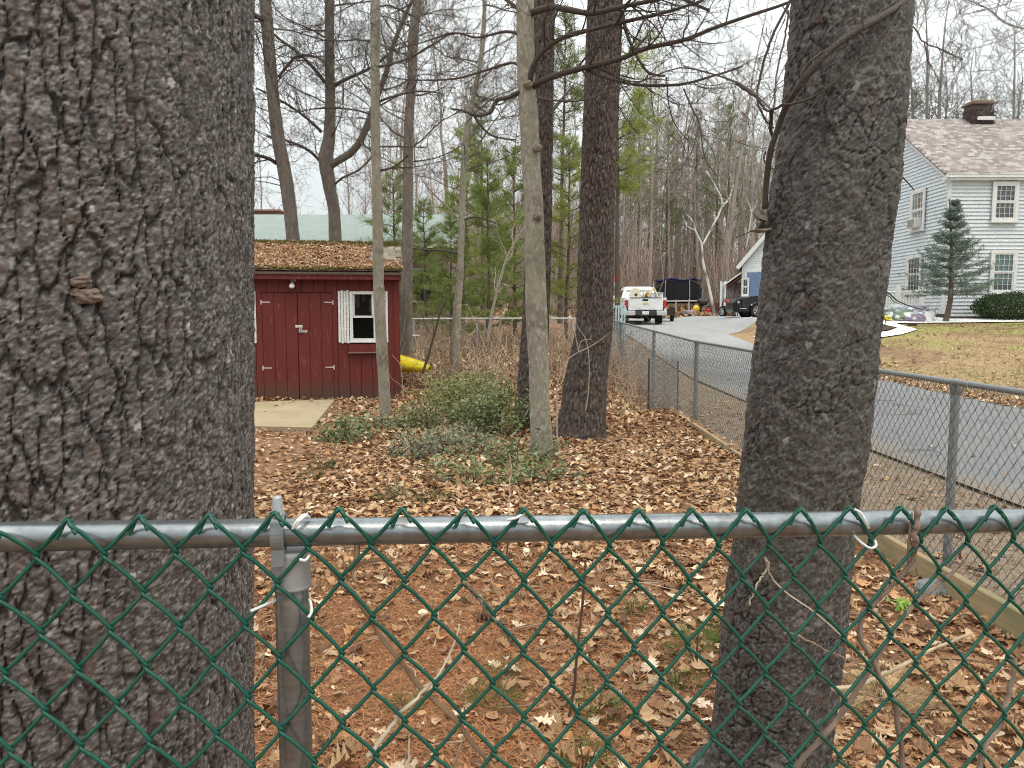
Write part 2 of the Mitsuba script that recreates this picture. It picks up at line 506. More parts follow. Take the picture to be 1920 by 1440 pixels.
def style_scaly(S, Z, seed):
    j = .015 * (fbm2(S * 40, Z * 40, 4, seed + 21) - .5)
    j2 = .017 * (fbm2(S * 40 + 5, Z * 40, 4, seed + 22) - .5)
    e1, r1, r1b = plates(S + j, Z + j2, .038, .07, seed, .0, .11, .6)
    e2, r2, r2b = plates(S + j, Z + j2, .016, .02, seed + 1, .0, .2, .6)
    sw = 2.5 * fbm2(S * 6, Z * 5, 3, seed + 41)
    t = terr(fbm2(S * 22 + sw, Z * 26 + sw, 4, seed + 3), 8)
    t2 = terr(fbm2(S * 60 + sw, Z * 55, 3, seed + 13), 5)
    st = ss(.38, .62, fbm2(S * 9, Z * 6, 3, seed + 31))
    fine = fbm2(S * 230, Z * 190, 2, seed + 4)
    crack = (1 - e1) * (.12 + .88 * st)
    h = -.008 * crack + .003 * (r1 - .5) + .010 * (t - .5) + .0065 * (t2 - .5) + .0015 * e2 * r2 + .0035 * (fine - .5)
    g2 = fbm2(S * 150 + sw, Z * 150, 3, seed + 15)
    lt = ss(.9, .98, ridged(S * 24 + sw, Z * 26 + sw, 2, seed + 17))
    dk = ss(.88, .98, ridged(S * 34 + sw, Z * 44, 3, seed + 18))
    c = lerp3((.050, .044, .040), (.080, .073, .067), fbm2(S * 9, Z * 6, 3, seed + 6))
    c = lerp3(c, (.115, .107, .1), ss(.52, .75, t2) * .55)
    c = lerp3(c, (.17, .16, .15), ss(.57, .69, g2) * .6)
    c = lerp3(c, (.022, .019, .017), ss(.44, .33, g2) * .6)
    c = lerp3(c, (.19, .178, .165), lt * .6)
    c = lerp3(c, (.022, .018, .016), dk * .7)
    c = lerp3(c, (.11, .064, .047), ((r2b > .88) & (r1b > .72)) * .5)
    c = lerp3(c, (.075, .077, .055), ss(.5, .7, fbm2(S * 4, Z * 2.2, 3, seed + 8)) * .25)
    c = lerp3(c, (.3, .29, .28), (r2 < .004) * .7)
    c = lerp3(c, (.024, .02, .018), ss(.25, .75, crack) * .8)
    return h, c


def style_pine(S, Z, seed):
    j = .012 * (fbm2(S * 40, Z * 25, 3, seed + 21) - .5)
    e1, r1, r1b = plates(S + j, Z, .034, .20, seed, .0, .22, .45)
    e2, r2, r2b = plates(S + j, Z, .018, .05, seed + 1, .0, .3, .5)
    fine = fbm2(S * 90, Z * 40, 3, seed + 4)
    h = -.016 * (1 - e1) + .005 * (r1 - .5) + .003 * e2 * r2 + .006 * (fine - .5)
    c = lerp3((.066, .052, .045), (.105, .085, .076), fbm2(S * 8, Z * 3, 3, seed + 6))
    c = lerp3(c, (.19, .165, .15), ((r2 > .7) & (r2b > .3)) * .6)
    c = lerp3(c, (.13, .075, .055), (r2b > .85) * .6)
    c = lerp3(c, (.05, .04, .036), ss(.35, .8, 1 - e1) * .7)
    return h, c


def style_smooth(S, Z, seed):
    ring = ss(.62, .75, fbm2(S * .9, Z * 7, 3, seed + 2))
    n = fbm2(S * 12, Z * 9, 4, seed)
    sp = fbm2(S * 45, Z * 30, 3, seed + 5)
    h = .006 * (n - .5) + .004 * ring
    c = lerp3((.205, .185, .145), (.30, .275, .225), n)
    c = lerp3(c, (.145, .13, .105), ring * .5)
    c = lerp3(c, (.40, .385, .34), ss(.62, .76, sp) * .55)
    c = lerp3(c, (.17, .18, .115), ss(.5, .7, fbm2(S * 3, Z * 1.3, 3, seed + 7)) * .5)
    return h, c


def style_plain(S, Z, seed):
    n = fbm2(S * 14, Z * 6, 4, seed)
    e1, r1, r1b = plates(S, Z, .05, .13, seed, .0, .35, .4)
    h = -.01 + .01 * e1 + .006 * n
    c = lerp3((.125, .105, .088), (.20, .18, .155), n)
    c = lerp3(c, (.26, .24, .21), (r1 > .85) * .4)
    return h, c


STYLES = {'pine': style_pine, 'smooth': style_smooth, 'plain': style_plain}


def px_trunk(rows, Y, style, seed, top=7.0, flare=1.35, nth=48, dz=.035, Yt=None):
    """Trunk whose middle line and width were measured in the photograph, at its distance Y; it runs on above the frame."""
    P = [at(cx, py, Y) for py, cx, w in rows]
    W = [at(cx + w / 2, py, Y)[0] - at(cx - w / 2, py, Y)[0] for py, cx, w in rows]
    z = np.array([p[2] for p in P])
    x = np.array([p[0] for p in P])
    r = np.array(W) / 2
    o = np.argsort(z)
    z, x, r = z[o], x[o], r[o]
    sl = (x[-1] - x[-2]) / (z[-1] - z[-2])
    if z[-1] < top:
        x = np.r_[x, x[-1] + sl * .5 * (top - z[-1])]
        r = np.r_[r, max(.3 * r[-1], r[-1] - .012 * (top - z[-1]))]
        z = np.r_[z, top]
    zb = float(ground_z(x[0], Y)) - .12
    if z[0] > zb:
        sl = (x[1] - x[0]) / (z[1] - z[0])
        x = np.r_[x[0] - sl * (z[0] - zb) * .6, x]
        r = np.r_[r[0] * flare, r]
        z = np.r_[zb, z]
    from scipy.interpolate import PchipInterpolator
    fx, fr = PchipInterpolator(z, x), PchipInterpolator(z, r)
    zs = np.arange(z[0], z[-1] + dz * .5, dz)
    th = np.linspace(-np.pi, np.pi, nth, endpoint=False) + np.pi / 2
    mb = bark_sheet(None, lambda q: (fx(q), q * 0 + Y), lambda q: fr(q), zs, th, STYLES[style], seed)
    return mb, fx, fr, z[-1]


# ---------------------------------------------------------------- branches
def perp(rng, d):
    a = rng.normal(0, 1, 3)
    return norm(a - (a @ d) * d)


def grow(mb, rng, p, d, L, r, lev, last, col, wob=.16, up=.06, kids=(5, 5, 4, 3), spread=.9, rmin=.0025, tcol=None):
    n = (9, 6, 5, 4, 3)[min(lev, 4)]
    pts, dirs = [np.asarray(p, float)], [norm(d)]
    for i in range(n):
        dd = norm(dirs[-1] + rng.normal(0, wob, 3) + np.array([0, 0, up]))
        dirs.append(dd)
        pts.append(pts[-1] + dd * L / n)
    rr = np.maximum(r * (1 - .72 * np.linspace(0, 1, n + 1) ** .9), rmin)
    mb.tube(np.array(pts), rr, (7, 5, 4, 3, 3)[min(lev, 4)], col if tcol is None or lev < last else tcol)
    if lev >= last:
        return
    k = kids[min(lev, len(kids) - 1)]
    for j in range(k):
        t = (j + rng.uniform(.2, 1)) / k * .82 + .16
        i = min(int(t * n), n - 1)
        q = pts[i] + (pts[i + 1] - pts[i]) * (t * n - i)
        e = norm(dirs[i] * rng.uniform(.5, 1.0) + perp(rng, dirs[i]) * spread)
        grow(mb, rng, q, e, L * rng.uniform(.38, .62) * (1.05 - .35 * t), max(rr[i] * rng.uniform(.4, .62), rmin), lev + 1, last, col, wob * 1.1, up, kids, spread, rmin, tcol)


def needles(rng, P, D, m, ln, w, col, spread=.8, jitter=.25):
    """m thin needles around each of the points P pointing about along D: (v, f, c)."""
    P, D = np.repeat(P, m, 0), np.repeat(D, m, 0)
    n = len(P)
    d = norm(D + rng.normal(0, spread, (n, 3)))
    a = norm(np.cross(d, rng.normal(0, 1, (n, 3))))
    L = ln * rng.uniform(.65, 1.15, (n, 1))
    b = P + rng.normal(0, jitter * ln, (n, 3)) * .5
    v = np.stack([b - a * w / 2, b + a * w / 2, b + d * L], 1).reshape(-1, 3)
    f = np.arange(3 * n).reshape(-1, 3)
    c = np.asarray(col) * rng.uniform(.7, 1.35, (n, 1)) + rng.normal(0, .012, (n, 1)) * np.array([1, .6, .1])
    return v, f, np.repeat(np.clip(c, .01, .9), 3, 0)


def far_copy(mb_shape, base, yaw, s, tilt=(0, 0)):
    return put(mb_shape, mat4(rotz(yaw) @ rotx(tilt[0]) @ roty(tilt[1]), base, s))
# ---------------------------------------------------------------- the two big trunks close to the camera
AX1 = lambda q: (-.938 + (q - 1.6) * .03, 1.478 + q * 0)
RD1 = lambda q: .436 + .05 * np.exp(-(q + .1) / .25) - .004 * (q - 1.5)
a0 = math.atan2(-1.478, .938)
half = np.arange(-1.72, 1.72, .003 / .43)
th1 = a0 + np.r_[half, np.linspace(1.75, 2 * np.pi - 1.75, 50)]
zs1 = np.r_[np.arange(-.2, .5, .012), np.arange(.5, 2.46, .0029), np.linspace(2.47, 4.6, 110)]
t1 = thing('pine_tree', 'huge pine trunk with deeply furrowed bark filling the left edge of the photo', 'tree')
part(t1, 'trunk', bark_sheet(None, AX1, RD1, zs1, th1, style_big_pine, 21), 'wet_bark', True)
rng = np.random.default_rng(5)
mb = MB()
for z0, ang in ((4.2, 1.0), (4.4, 3.2), (3.9, 5.0), (4.5, .1)):
    grow(mb, rng, (-.85 + .35 * math.cos(ang), 1.478 + .35 * math.sin(ang), z0), (math.cos(ang), math.sin(ang), .5), 2.2, .06, 0, 2, (.12, .1, .09))
part(t1, 'limb', mb, 'matte', True)
for px, py, r_ in ((150, 528, .013), (166, 556, .016), (138, 548, .01)):
    p = at(px, py, 1.15)
    m = trimesh.creation.icosphere(3, 1.0)
    v = m.vertices * [1.2, .8, .7] * r_ * (1 + 1.1 * (meshkit.fbm(m.vertices * 1.9 + r_ * 900, 4, 3)[:, None] - .5))
    part(t1, 'knot', MB().add(v + p, m.faces, (.17, .125, .1)), 'wet_bark', True)

ROWS2 = [(0, 1595, 216), (225, 1577, 222), (400, 1554, 229), (600, 1532, 223), (750, 1515, 226), (838, 1505, 225), (950, 1489, 217), (1200, 1462, 224), (1350, 1445, 220), (1440, 1430, 222)]
Y2 = 2.52
P2 = sorted([(at(c, y, Y2)[2], at(c, y, Y2)[0], (at(c + w / 2, y, Y2)[0] - at(c - w / 2, y, Y2)[0]) / 2 * .985) for y, c, w in ROWS2])
P2 = [(-.2, P2[0][1] - .06, .275), (0.02, P2[0][1] - .03, .225)] + P2 + [(4.6, P2[-1][1] + .32, .17)]
P2 = np.array(P2)
from scipy.interpolate import PchipInterpolator
FX2, FR2 = PchipInterpolator(P2[:, 0], P2[:, 1]), PchipInterpolator(P2[:, 0], P2[:, 2])
a2 = math.atan2(-Y2, .9)
th2 = a2 + np.r_[np.arange(-1.75, 1.75, .0046 / .2), np.linspace(1.78, 2 * np.pi - 1.78, 36)]
zs2 = np.r_[np.arange(-.2, 0, .015), np.arange(0, 2.72, .0045), np.linspace(2.73, 4.6, 80)]
t2 = thing('hemlock_tree', 'leaning dark scaly trunk wrapped by a vine at its top, behind the green fence', 'tree')
part(t2, 'trunk', bark_sheet(None, lambda q: (FX2(q), Y2 + q * 0), FR2, zs2, th2, style_scaly, 44), 'wet_bark', True)
mb = MB()
for z0, ang in ((4.2, .3), (4.4, 2.6), (4.0, 4.4)):
    grow(mb, rng, (FX2(z0) + .12 * math.cos(ang), Y2 + .12 * math.sin(ang), z0), (math.cos(ang), math.sin(ang), .4), 1.8, .05, 0, 2, (.1, .09, .08))
part(t2, 'limb', mb, 'matte', True)
# small dead twigs sticking out of the right trunk
for pts, r in (([(1640, 318), (1690, 330), (1714, 356)], .003), ([(1645, 538), (1675, 558), (1700, 572), (1732, 580)], .0028), ([(1650, 550), (1672, 562), (1692, 572)], .0018), ([(1425, 430), (1400, 437), (1380, 446)], .002)):
    part(t2, 'twig', MB().tube(curve([at(x, y, Y2 + (.02 if i else .1)) for i, (x, y) in enumerate(pts)], 10), np.linspace(r, r * .6, 10), 5, (.05, .04, .036)), 'matte', True)
# bracket fungus on its left edge
mb = MB()
c = at(1430, 405, Y2)
g = np.random.default_rng(2)
for dx, dz, w, hgt, col in ((-.004, .0, .034, .034, (.16, .15, .12)), (.0, -.030, .026, .018, (.07, .06, .05)), (-.006, -.046, .032, .009, (.2, .185, .155))):
    m = trimesh.convex.convex_hull(g.uniform(-1, 1, (16, 3)) * [w * .8, .045, hgt * .8]).subdivide().subdivide()
    v = m.vertices + .004 * (meshkit.fbm(m.vertices * 70, 3, 4)[:, None] - .5)
    mb.add(v + c + [dx, 0, dz], m.faces, col)
solo('bracket_fungus', 'small grey bracket growing on the left side of the leaning scaly trunk', 'fungus', mb, 'wet_bark', False)

# ---------------------------------------------------------------- the vine round the right trunk
VC_ = (.068, .055, .047)


def vine_pts(rows, n=40):
    """rows (px, py, how far in front of the trunk's middle plane)."""
    return curve([at(x, y, Y2 - d) for x, y, d in rows], n)


t = thing('vine', 'woody vine climbing the left edge of the leaning scaly trunk and crossing its top', 'vine')
mb = MB()
mb.tube(vine_pts([(1434, 392, .03), (1437, 340, .05), (1443, 290, .08), (1459, 240, .11), (1470, 208, .14), (1487, 178, .18), (1515, 140, .215), (1550, 100, .232), (1600, 62, .235), (1650, 32, .21), (1690, 6, .14), (1712, -20, .05), (1720, -60, -.05)], 70), np.linspace(.0085, .0125, 70), 8, VC_, True)
part(t, 'stem', mb, 'wet_bark', True)
for rows, r in (([(1446, 207, .1), (1447, 250, .05), (1450, 270, .04), (1443, 300, .07)], .006),
                ([(1380, 155, -.02), (1418, 182, .02), (1446, 207, .1), (1468, 196, .15)], .0052),
                ([(1482, 0, .0), (1462, 40, .03), (1440, 90, .03), (1422, 160, .02), (1420, 190, .04), (1438, 228, .06), (1450, 240, .08)], .0042),
                ([(1478, 20, .02), (1470, 80, .05), (1458, 130, .05), (1452, 190, .08), (1448, 230, .08)], .003),
                ([(1466, 196, .16), (1500, 192, .21), (1535, 176, .235), (1570, 150, .245), (1610, 110, .25), (1650, 70, .24), (1684, 24, .19), (1700, -8, .1)], .0036),
                ([(1500, 152, .21), (1515, 120, .225), (1545, 96, .235), (1590, 70, .24), (1640, 30, .22), (1680, 2, .17)], .0032),
                ([(1436, 285, .04), (1432, 300, .02), (1440, 310, .05), (1452, 318, .09)], .0028),
                ([(1686, 24, .15), (1720, 60, .03), (1734, 80, -.03), (1770, 95, -.05), (1806, 112, -.08)], .0026),
                ([(1734, 80, -.03), (1738, 110, -.02), (1752, 134, -.04), (1761, 154, -.05)], .0022),
                ([(1615, 58, .25), (1630, 85, .255), (1648, 115, .26), (1666, 143, .25)], .002),
                ([(1540, 170, .25), (1546, 160, .26), (1560, 130, .26)], .0018),
                ([(1546, 162, .25), (1545, 178, .26), (1552, 190, .26)], .0018),
                ([(1504, 160, .235), (1525, 158, .25), (1540, 158, .25)], .0018),
                ([(1620, 50, .255), (1618, 25, .26), (1630, -10, .26)], .0025)):
    n = 26
    p = vine_pts(rows, n)
    p[1:-1] += np.random.default_rng(int(rows[0][0])).normal(0, .0012, (n - 2, 3))
    mb = MB()
    mb.tube(p, np.linspace(r, r * .75, n), 6, np.array(VC_) * (1.5 if r < .0034 else 1.15))
    part(t, 'shoot', mb, 'matte', True)

# ---------------------------------------------------------------- trunks in the middle distance
DK = np.array([.075, .062, .055])


def px_branch(mb, rng, rows, Ya, Yb, col=DK, twigs=6, tl=.7, n=18, lev=2):
    p = curve([at(x, y, Ya + (Yb - Ya) * i / (len(rows) - 1)) for i, (x, y, w) in enumerate(rows)], n)
    w = np.interp(np.linspace(0, 1, n), np.linspace(0, 1, len(rows)), [q[2] for q in rows]) / 2 / FOCAL * np.linspace(Ya, Yb, n)
    mb.tube(p, w, 7, col, True)
    for k in range(twigs):
        t = rng.uniform(.15, 1.0) * (n - 1)
        i = min(int(t), n - 2)
        q = p[i] + (p[i + 1] - p[i]) * (t - i)
        d = norm(p[i + 1] - p[i])
        grow(mb, rng, q, d * .7 + perp(rng, d) * .9, tl * rng.uniform(.5, 1.3), max(w[i] * .4, .003), lev, 3, col, .2, .03, (4, 4, 4, 3), .9, .0025)


def side_limbs(mb, rng, fx, fr, Y, z0, z1, k, L, lo=.02, hi=.05, lift=.35, last=3, col=DK, kids=(6, 5, 4), tocam=.3, rmin=.003):
    for i in range(k):
        z = z0 + (z1 - z0) * (i + rng.uniform(.1, .9)) / k
        ang = rng.uniform(0, 2 * np.pi)
        d = np.array([math.cos(ang), math.sin(ang) * (1 - tocam), lift + rng.normal(0, .18)])
        c = np.array([float(fx(z)), Y, z])
        rr = min(float(fr(z)) * .45, rng.uniform(lo, hi))
        grow(mb, rng, c + norm(d * [1, 1, 0]) * float(fr(z)) * .8, d, L * rng.uniform(.6, 1.25), rr, 0 if last > 2 else 1, last, col, .17, .05, kids, .85, rmin)


rng = np.random.default_rng(11)
# the large pine at the middle, right of the grey maple
k = thing('pine_tree', 'tall thick dark brown pine trunk with flared base right of the smooth grey maple', 'tree')
mb, fx, fr, zt = px_trunk([(0, 1135, 65), (150, 1130, 66), (300, 1124, 65), (500, 1118, 67), (600, 1116, 68), (700, 1101, 79), (780, 1093, 88), (822, 1088, 100)], 10.0, 'pine', 61, 7.5, 1.15, 190, .0125)
part(k, 'trunk', mb, 'far_bark', True)
mb = MB()
px_branch(mb, rng, [(1167, 20, 7), (1172, 50, 7), (1185, 87, 6), (1200, 115, 5), (1218, 137, 5), (1247, 142, 4)], 9.9, 9.6, DK * .8, 7, .6)
px_branch(mb, rng, [(1150, -60, 9), (1240, -20, 7), (1330, 20, 5)], 9.9, 9.3, DK * .8, 7, .7)
part(k, 'limb', mb, 'matte', True)
# pine behind the maple
k = thing('pine_tree', 'dark pine trunk partly hidden directly behind the smooth grey maple', 'tree')
mb, fx, fr, zt = px_trunk([(0, 1019, 40), (300, 1015, 42), (560, 1006, 50), (640, 1002, 52), (810, 989, 56)], 10.7, 'pine', 62, 7.5, 1.25, 120, .016)
part(k, 'trunk', mb, 'far_bark', True)
mb = MB()
px_branch(mb, rng, [(1030, 215, 7), (1050, 190, 6), (1075, 160, 4)], 10.6, 11.5, DK, 5, .6)
px_branch(mb, rng, [(1005, 35, 8), (975, -10, 6), (940, -40, 5)], 10.6, 11.5, DK, 5, .6)
part(k, 'limb', mb, 'matte', True)
# the smooth grey maple with the long limbs
k = thing('maple_tree', 'smooth pale grey maple trunk with long bare limbs reaching right, in mid yard', 'tree')
mb, fx, fr, zt = px_trunk([(0, 984, 33), (150, 986, 33), (200, 990, 35), (300, 995, 35), (400, 1001, 36), (500, 1003, 38), (600, 1006, 40), (700, 1010, 37), (760, 1012, 38), (830, 1015, 43), (860, 1016, 50)], 8.75, 'smooth', 63, 6.5, 1.2, 72, .018)
part(k, 'trunk', mb, 'far_bark', True)
MC = np.array([.085, .07, .058])
LIMBS = [
    ([(1000, 162, 15), (1030, 146, 14), (1065, 135, 13), (1101, 126, 12), (1167, 109, 11), (1210, 91, 10), (1283, 75, 9), (1338, 53, 8), (1400, 31, 7), (1480, 4, 6), (1560, -40, 5)], 8.7, 7.4, 20),
    ([(993, 158, 15), (1003, 117, 13), (1028, 87, 11), (1065, 67, 10), (1108, 56, 9), (1174, 40, 8), (1240, 25, 7), (1320, 0, 6)], 8.7, 8.0, 14),
    ([(998, 24, 16), (1030, 14, 15), (1065, 18, 13), (1119, 24, 12), (1174, 11, 10), (1229, 0, 9), (1300, -25, 7)], 8.7, 7.6, 12),
    ([(1101, 130, 8), (1137, 146, 7.5), (1210, 160, 7), (1269, 159, 6.5), (1338, 142, 5), (1393, 124, 4)], 8.35, 8.0, 12),
    ([(978, 172, 11), (968, 175, 10), (950, 184, 9), (933, 186, 9), (919, 211, 8), (893, 217, 7), (870, 208, 5), (846, 204, 4)], 8.7, 8.9, 9),
    ([(978, 66, 8), (940, 60, 6), (900, 70, 5), (850, 62, 4), (790, 80, 3), (730, 95, 2.5)], 8.7, 9.4, 14),
    ([(980, 128, 7), (955, 118, 6), (910, 132, 5), (850, 148, 4), (780, 150, 3), (712, 140, 2.5)], 8.7, 9.4, 14),
    ([(890, 219, 6), (905, 240, 5), (925, 255, 4), (968, 262, 3)], 8.9, 8.9, 6),
    ([(1005, 180, 5), (1040, 188, 4), (1100, 186, 3.5), (1180, 160, 3), (1260, 130, 3), (1340, 140, 4), (1400, 165, 5), (1446, 205, 4)], 8.6, 5.0, 10),
    ([(1282, 166, 4), (1296, 200, 4), (1312, 235, 3.5), (1320, 290, 3), (1345, 330, 2.5)], 8.2, 8.0, 7),
    ([(1250, 145, 3.5), (1252, 180, 3), (1262, 225, 3), (1290, 262, 2.5)], 8.2, 8.0, 5),
    ([(985, 30, 9), (950, 0, 8), (900, -30, 6)], 8.7, 9.0, 8),
]
for rows, ya, yb, tw in LIMBS:
    mb = MB()
    rows = [(x, y, w * .8) for x, y, w in rows]
    px_branch(mb, rng, rows, ya, yb, MC * rng.uniform(.75, 1.0), tw, .75, 26, 1 if tw >= 12 else 2)
    part(k, 'limb', mb, 'matte', True)
for px, py in ((1008, 278), (1009, 405), (990, 158)):
    p = at(px, py, 8.64)
    m = trimesh.creation.icosphere(3, 1.0)
    v = m.vertices * [.05, .035, .045] * (1 + .8 * (meshkit.fbm(m.vertices * 1.6 + px, 3, 3)[:, None] - .5))
    part(k, 'knot', MB().add(v + p, m.faces, (.19, .165, .13)), 'far_bark', True)
# thin grey trunk in front of the shed
k = thing('maple_tree', 'slim smooth grey trunk standing in front of the red shed window', 'tree')
mb, fx, fr, zt = px_trunk([(0, 703, 17), (250, 704, 17), (400, 708, 20), (500, 709, 20), (600, 713, 21), (700, 719, 21), (780, 723, 23)], 11.9, 'smooth', 64, 8.0, 1.25, 40, .03)
part(k, 'trunk', mb, 'far_bark', True)
mb = MB()
px_branch(mb, rng, [(712, 320, 5), (730, 316, 4), (750, 305, 3), (765, 290, 2.5)], 11.9, 11.6, DK, 5, .5)
px_branch(mb, rng, [(712, 190, 5), (740, 180, 4), (775, 172, 3), (830, 176, 2.5)], 11.9, 11.4, DK, 7, .6)
px_branch(mb, rng, [(695, 215, 4), (660, 205, 3), (630, 202, 3), (560, 210, 2)], 11.9, 11.6, DK, 7, .6)
px_branch(mb, rng, [(712, 125, 5), (760, 112, 4), (800, 90, 3), (850, 60, 2.5)], 11.9, 11.2, DK, 7, .6)
px_branch(mb, rng, [(712, 275, 3), (760, 275, 3), (800, 277, 2)], 11.9, 11.6, DK, 5, .5)
side_limbs(mb, rng, fx, fr, 11.9, 3.6, 7.6, 9, 1.7, .008, .016, .3, 3, DK, (5, 4, 4))
part(k, 'limb', mb, 'matte', True)
# rough trunk right behind the shed corner
k = thing('oak_tree', 'rough brown trunk with a slight S bend behind the red shed corner', 'tree')
mb, fx, fr, zt = px_trunk([(0, 783, 15), (60, 776, 19), (150, 772, 17), (250, 766, 18), (450, 764, 20), (600, 762, 22), (650, 761, 24)], 17.5, 'plain', 65, 12, 1.2, 36, .05)
part(k, 'trunk', mb, 'far_bark', True)
mb = MB()
side_limbs(mb, rng, fx, fr, 17.5, 4.6, 11.5, 26, 3.0, .009, .02, .3, 3, DK, (7, 6, 5))
part(k, 'limb', mb, 'matte', True)
# forked tree above the shed
k = thing('oak_tree', 'dark forked tree with a curved limb to the right, second trunk above the shed roof', 'tree')
mb, fx, fr, zt = px_trunk([(0, 618, 17), (100, 618, 17), (170, 619, 18), (250, 618, 22), (300, 611, 27), (350, 618, 24), (400, 627, 22), (456, 629, 24)], 20.5, 'plain', 66, 13, 1.2, 36, .05)
part(k, 'trunk', mb, 'far_bark', True)
mb = MB()
px_branch(mb, rng, [(618, 312, 14), (637, 300, 14), (652, 291, 13), (672, 270, 12), (694, 220, 11), (713, 166, 10), (724, 137, 9), (737, 86, 8), (755, 41, 7), (775, -5, 6)], 20.5, 19.6, (.16, .14, .12), 14, 1.6, 30, 1)
px_branch(mb, rng, [(628, 160, 8), (650, 148, 6), (690, 130, 5), (730, 100, 4)], 20.4, 20, DK, 10, 1.4, 18, 1)
px_branch(mb, rng, [(609, 155, 7), (590, 130, 6), (560, 100, 5), (520, 70, 4), (480, 30, 3)], 20.5, 20.2, DK, 10, 1.4, 18, 1)
px_branch(mb, rng, [(603, 248, 6), (585, 230, 5), (560, 210, 4), (520, 185, 4), (480, 165, 3)], 20.5, 20.2, DK, 10, 1.3, 18, 1)
px_branch(mb, rng, [(598, 300, 6), (580, 283, 5), (550, 268, 4), (500, 255, 4)], 20.5, 20, DK, 8, 1.3, 18, 1)
px_branch(mb, rng, [(624, 350, 4), (640, 335, 4), (670, 320, 3), (700, 290, 3)], 20.5, 20, DK, 8, 1.2, 18, 1)
side_limbs(mb, rng, fx, fr, 20.5, 5.6, 12.5, 26, 3.4, .01, .024, .45, 3, DK, (7, 6, 5))
part(k, 'limb', mb, 'matte', True)
# leaning tree next to the huge pine
k = thing('oak_tree', 'leaning grey brown trunk, first above the shed roof next to the huge pine', 'tree')
mb, fx, fr, zt = px_trunk([(0, 497, 21), (60, 502, 22), (150, 509, 22), (250, 520, 24), (350, 538, 25), (400, 544, 24), (456, 550, 25)], 20.0, 'plain', 67, 13, 1.2, 36, .05)
part(k, 'trunk', mb, 'far_bark', True)
mb = MB()
px_branch(mb, rng, [(518, 306, 7), (505, 298, 7), (490, 293, 6), (470, 290, 5)], 20, 19.4, DK, 4, 1.0, 12, 1)
px_branch(mb, rng, [(522, 145, 5), (540, 122, 5), (560, 104, 5), (585, 105, 4), (612, 118, 3)], 20, 19.6, DK, 10, 1.1, 18, 1)
px_branch(mb, rng, [(505, 40, 8), (480, 30, 9), (465, 20, 10)], 20, 19.4, DK, 4, 1.0, 12, 1)
side_limbs(mb, rng, fx, fr, 20.0, 4.6, 12.5, 26, 2.8, .009, .02, .2, 3, DK, (7, 6, 5))
part(k, 'limb', mb, 'matte', True)
# pale thin trunk beyond the shed
k = thing('maple_tree', 'pale slim trunk leaning right, in the brush just beyond the red shed', 'tree')
mb, fx, fr, zt = px_trunk([(0, 909, 7), (91, 904, 9), (157, 893, 9), (219, 880, 10), (280, 871, 11), (400, 866, 12), (500, 863, 13), (600, 856, 16), (660, 853, 19)], 17.0, 'smooth', 68, 9, 1.2, 30, .05)
part(k, 'trunk', mb, 'far_bark', True)
mb = MB()
px_branch(mb, rng, [(872, 412, 4), (890, 407, 3.5), (915, 413, 3), (940, 423, 2.5)], 17, 16.6, DK, 4, .6)
px_branch(mb, rng, [(858, 475, 4), (830, 470, 4), (800, 468, 3), (775, 467, 2.5)], 17, 16.8, DK, 4, .6)
px_branch(mb, rng, [(858, 410, 4), (840, 390, 3.5), (810, 360, 3), (790, 335, 2.5)], 17, 16.8, (.25, .2, .17), 4, .6)
side_limbs(mb, rng, fx, fr, 17.0, 4.2, 8.8, 16, 2.6, .01, .02, .35, 3, (.12, .1, .085), (6, 5, 4))
part(k, 'limb', mb, 'matte', True)
# leaning bare pole in front of the young pines
k = thing('dead_sapling', 'bleached dead sapling leaning right in front of the green young pines', 'sapling')
mb = MB()
px_branch(mb, rng, [(914, 640, 6), (925, 575, 6), (935, 535, 5), (948, 490, 5), (965, 455, 4), (985, 425, 3)], 14.5, 14.0, (.36, .32, .27), 8, .7, 18, 2)
scene[k] = shape(mb, 'matte', True)
k = thing('dead_sapling', 'thin dark sapling leaning right beside the yellow kayak', 'sapling')
mb = MB()
px_branch(mb, rng, [(792, 700, 5), (805, 660, 5), (816, 620, 4), (826, 585, 4), (838, 560, 3)], 13.2, 13.0, (.09, .07, .06), 5, .6, 18, 2)
scene[k] = shape(mb, 'matte', True)

# ---------------------------------------------------------------- a tree beyond the right edge of the frame whose twigs hang into the picture
k = thing('beech_tree', 'tree at the right border, its fine bare twigs hanging before the sky', 'tree')
mb, fx, fr, zt = px_trunk([(0, 2330, 60), (400, 2300, 62), (900, 2280, 70)], 6.2, 'smooth', 71, 6.0, 1.3, 30, .06)
part(k, 'trunk', mb, 'far_bark', True)
mb = MB()
GR = (.26, .25, .25)
for rows in ([(2330, -20, 14), (2100, 30, 8), (1960, 60, 5), (1890, 45, 3.5), (1850, 15, 3), (1815, 0, 2.5), (1790, 15, 1.5)], [(2330, 60, 14), (2100, 20, 8), (1960, 35, 4), (1890, 70, 3), (1820, 92, 2), (1790, 92, 1.3)],
             [(2320, 120, 12), (2050, 60, 6), (1935, 85, 3.5), (1880, 125, 2.5), (1830, 150, 1.5)], [(2330, -60, 12), (2100, -60, 6), (1930, -20, 4), (1880, 10, 3), (1830, 22, 2), (1772, 40, 1.2)]):
    px_branch(mb, rng, rows, 6.2, 5.6, GR, 12, .42, 26, 2)
part(k, 'limb', mb, 'matte', True)

# ---------------------------------------------------------------- young white pines


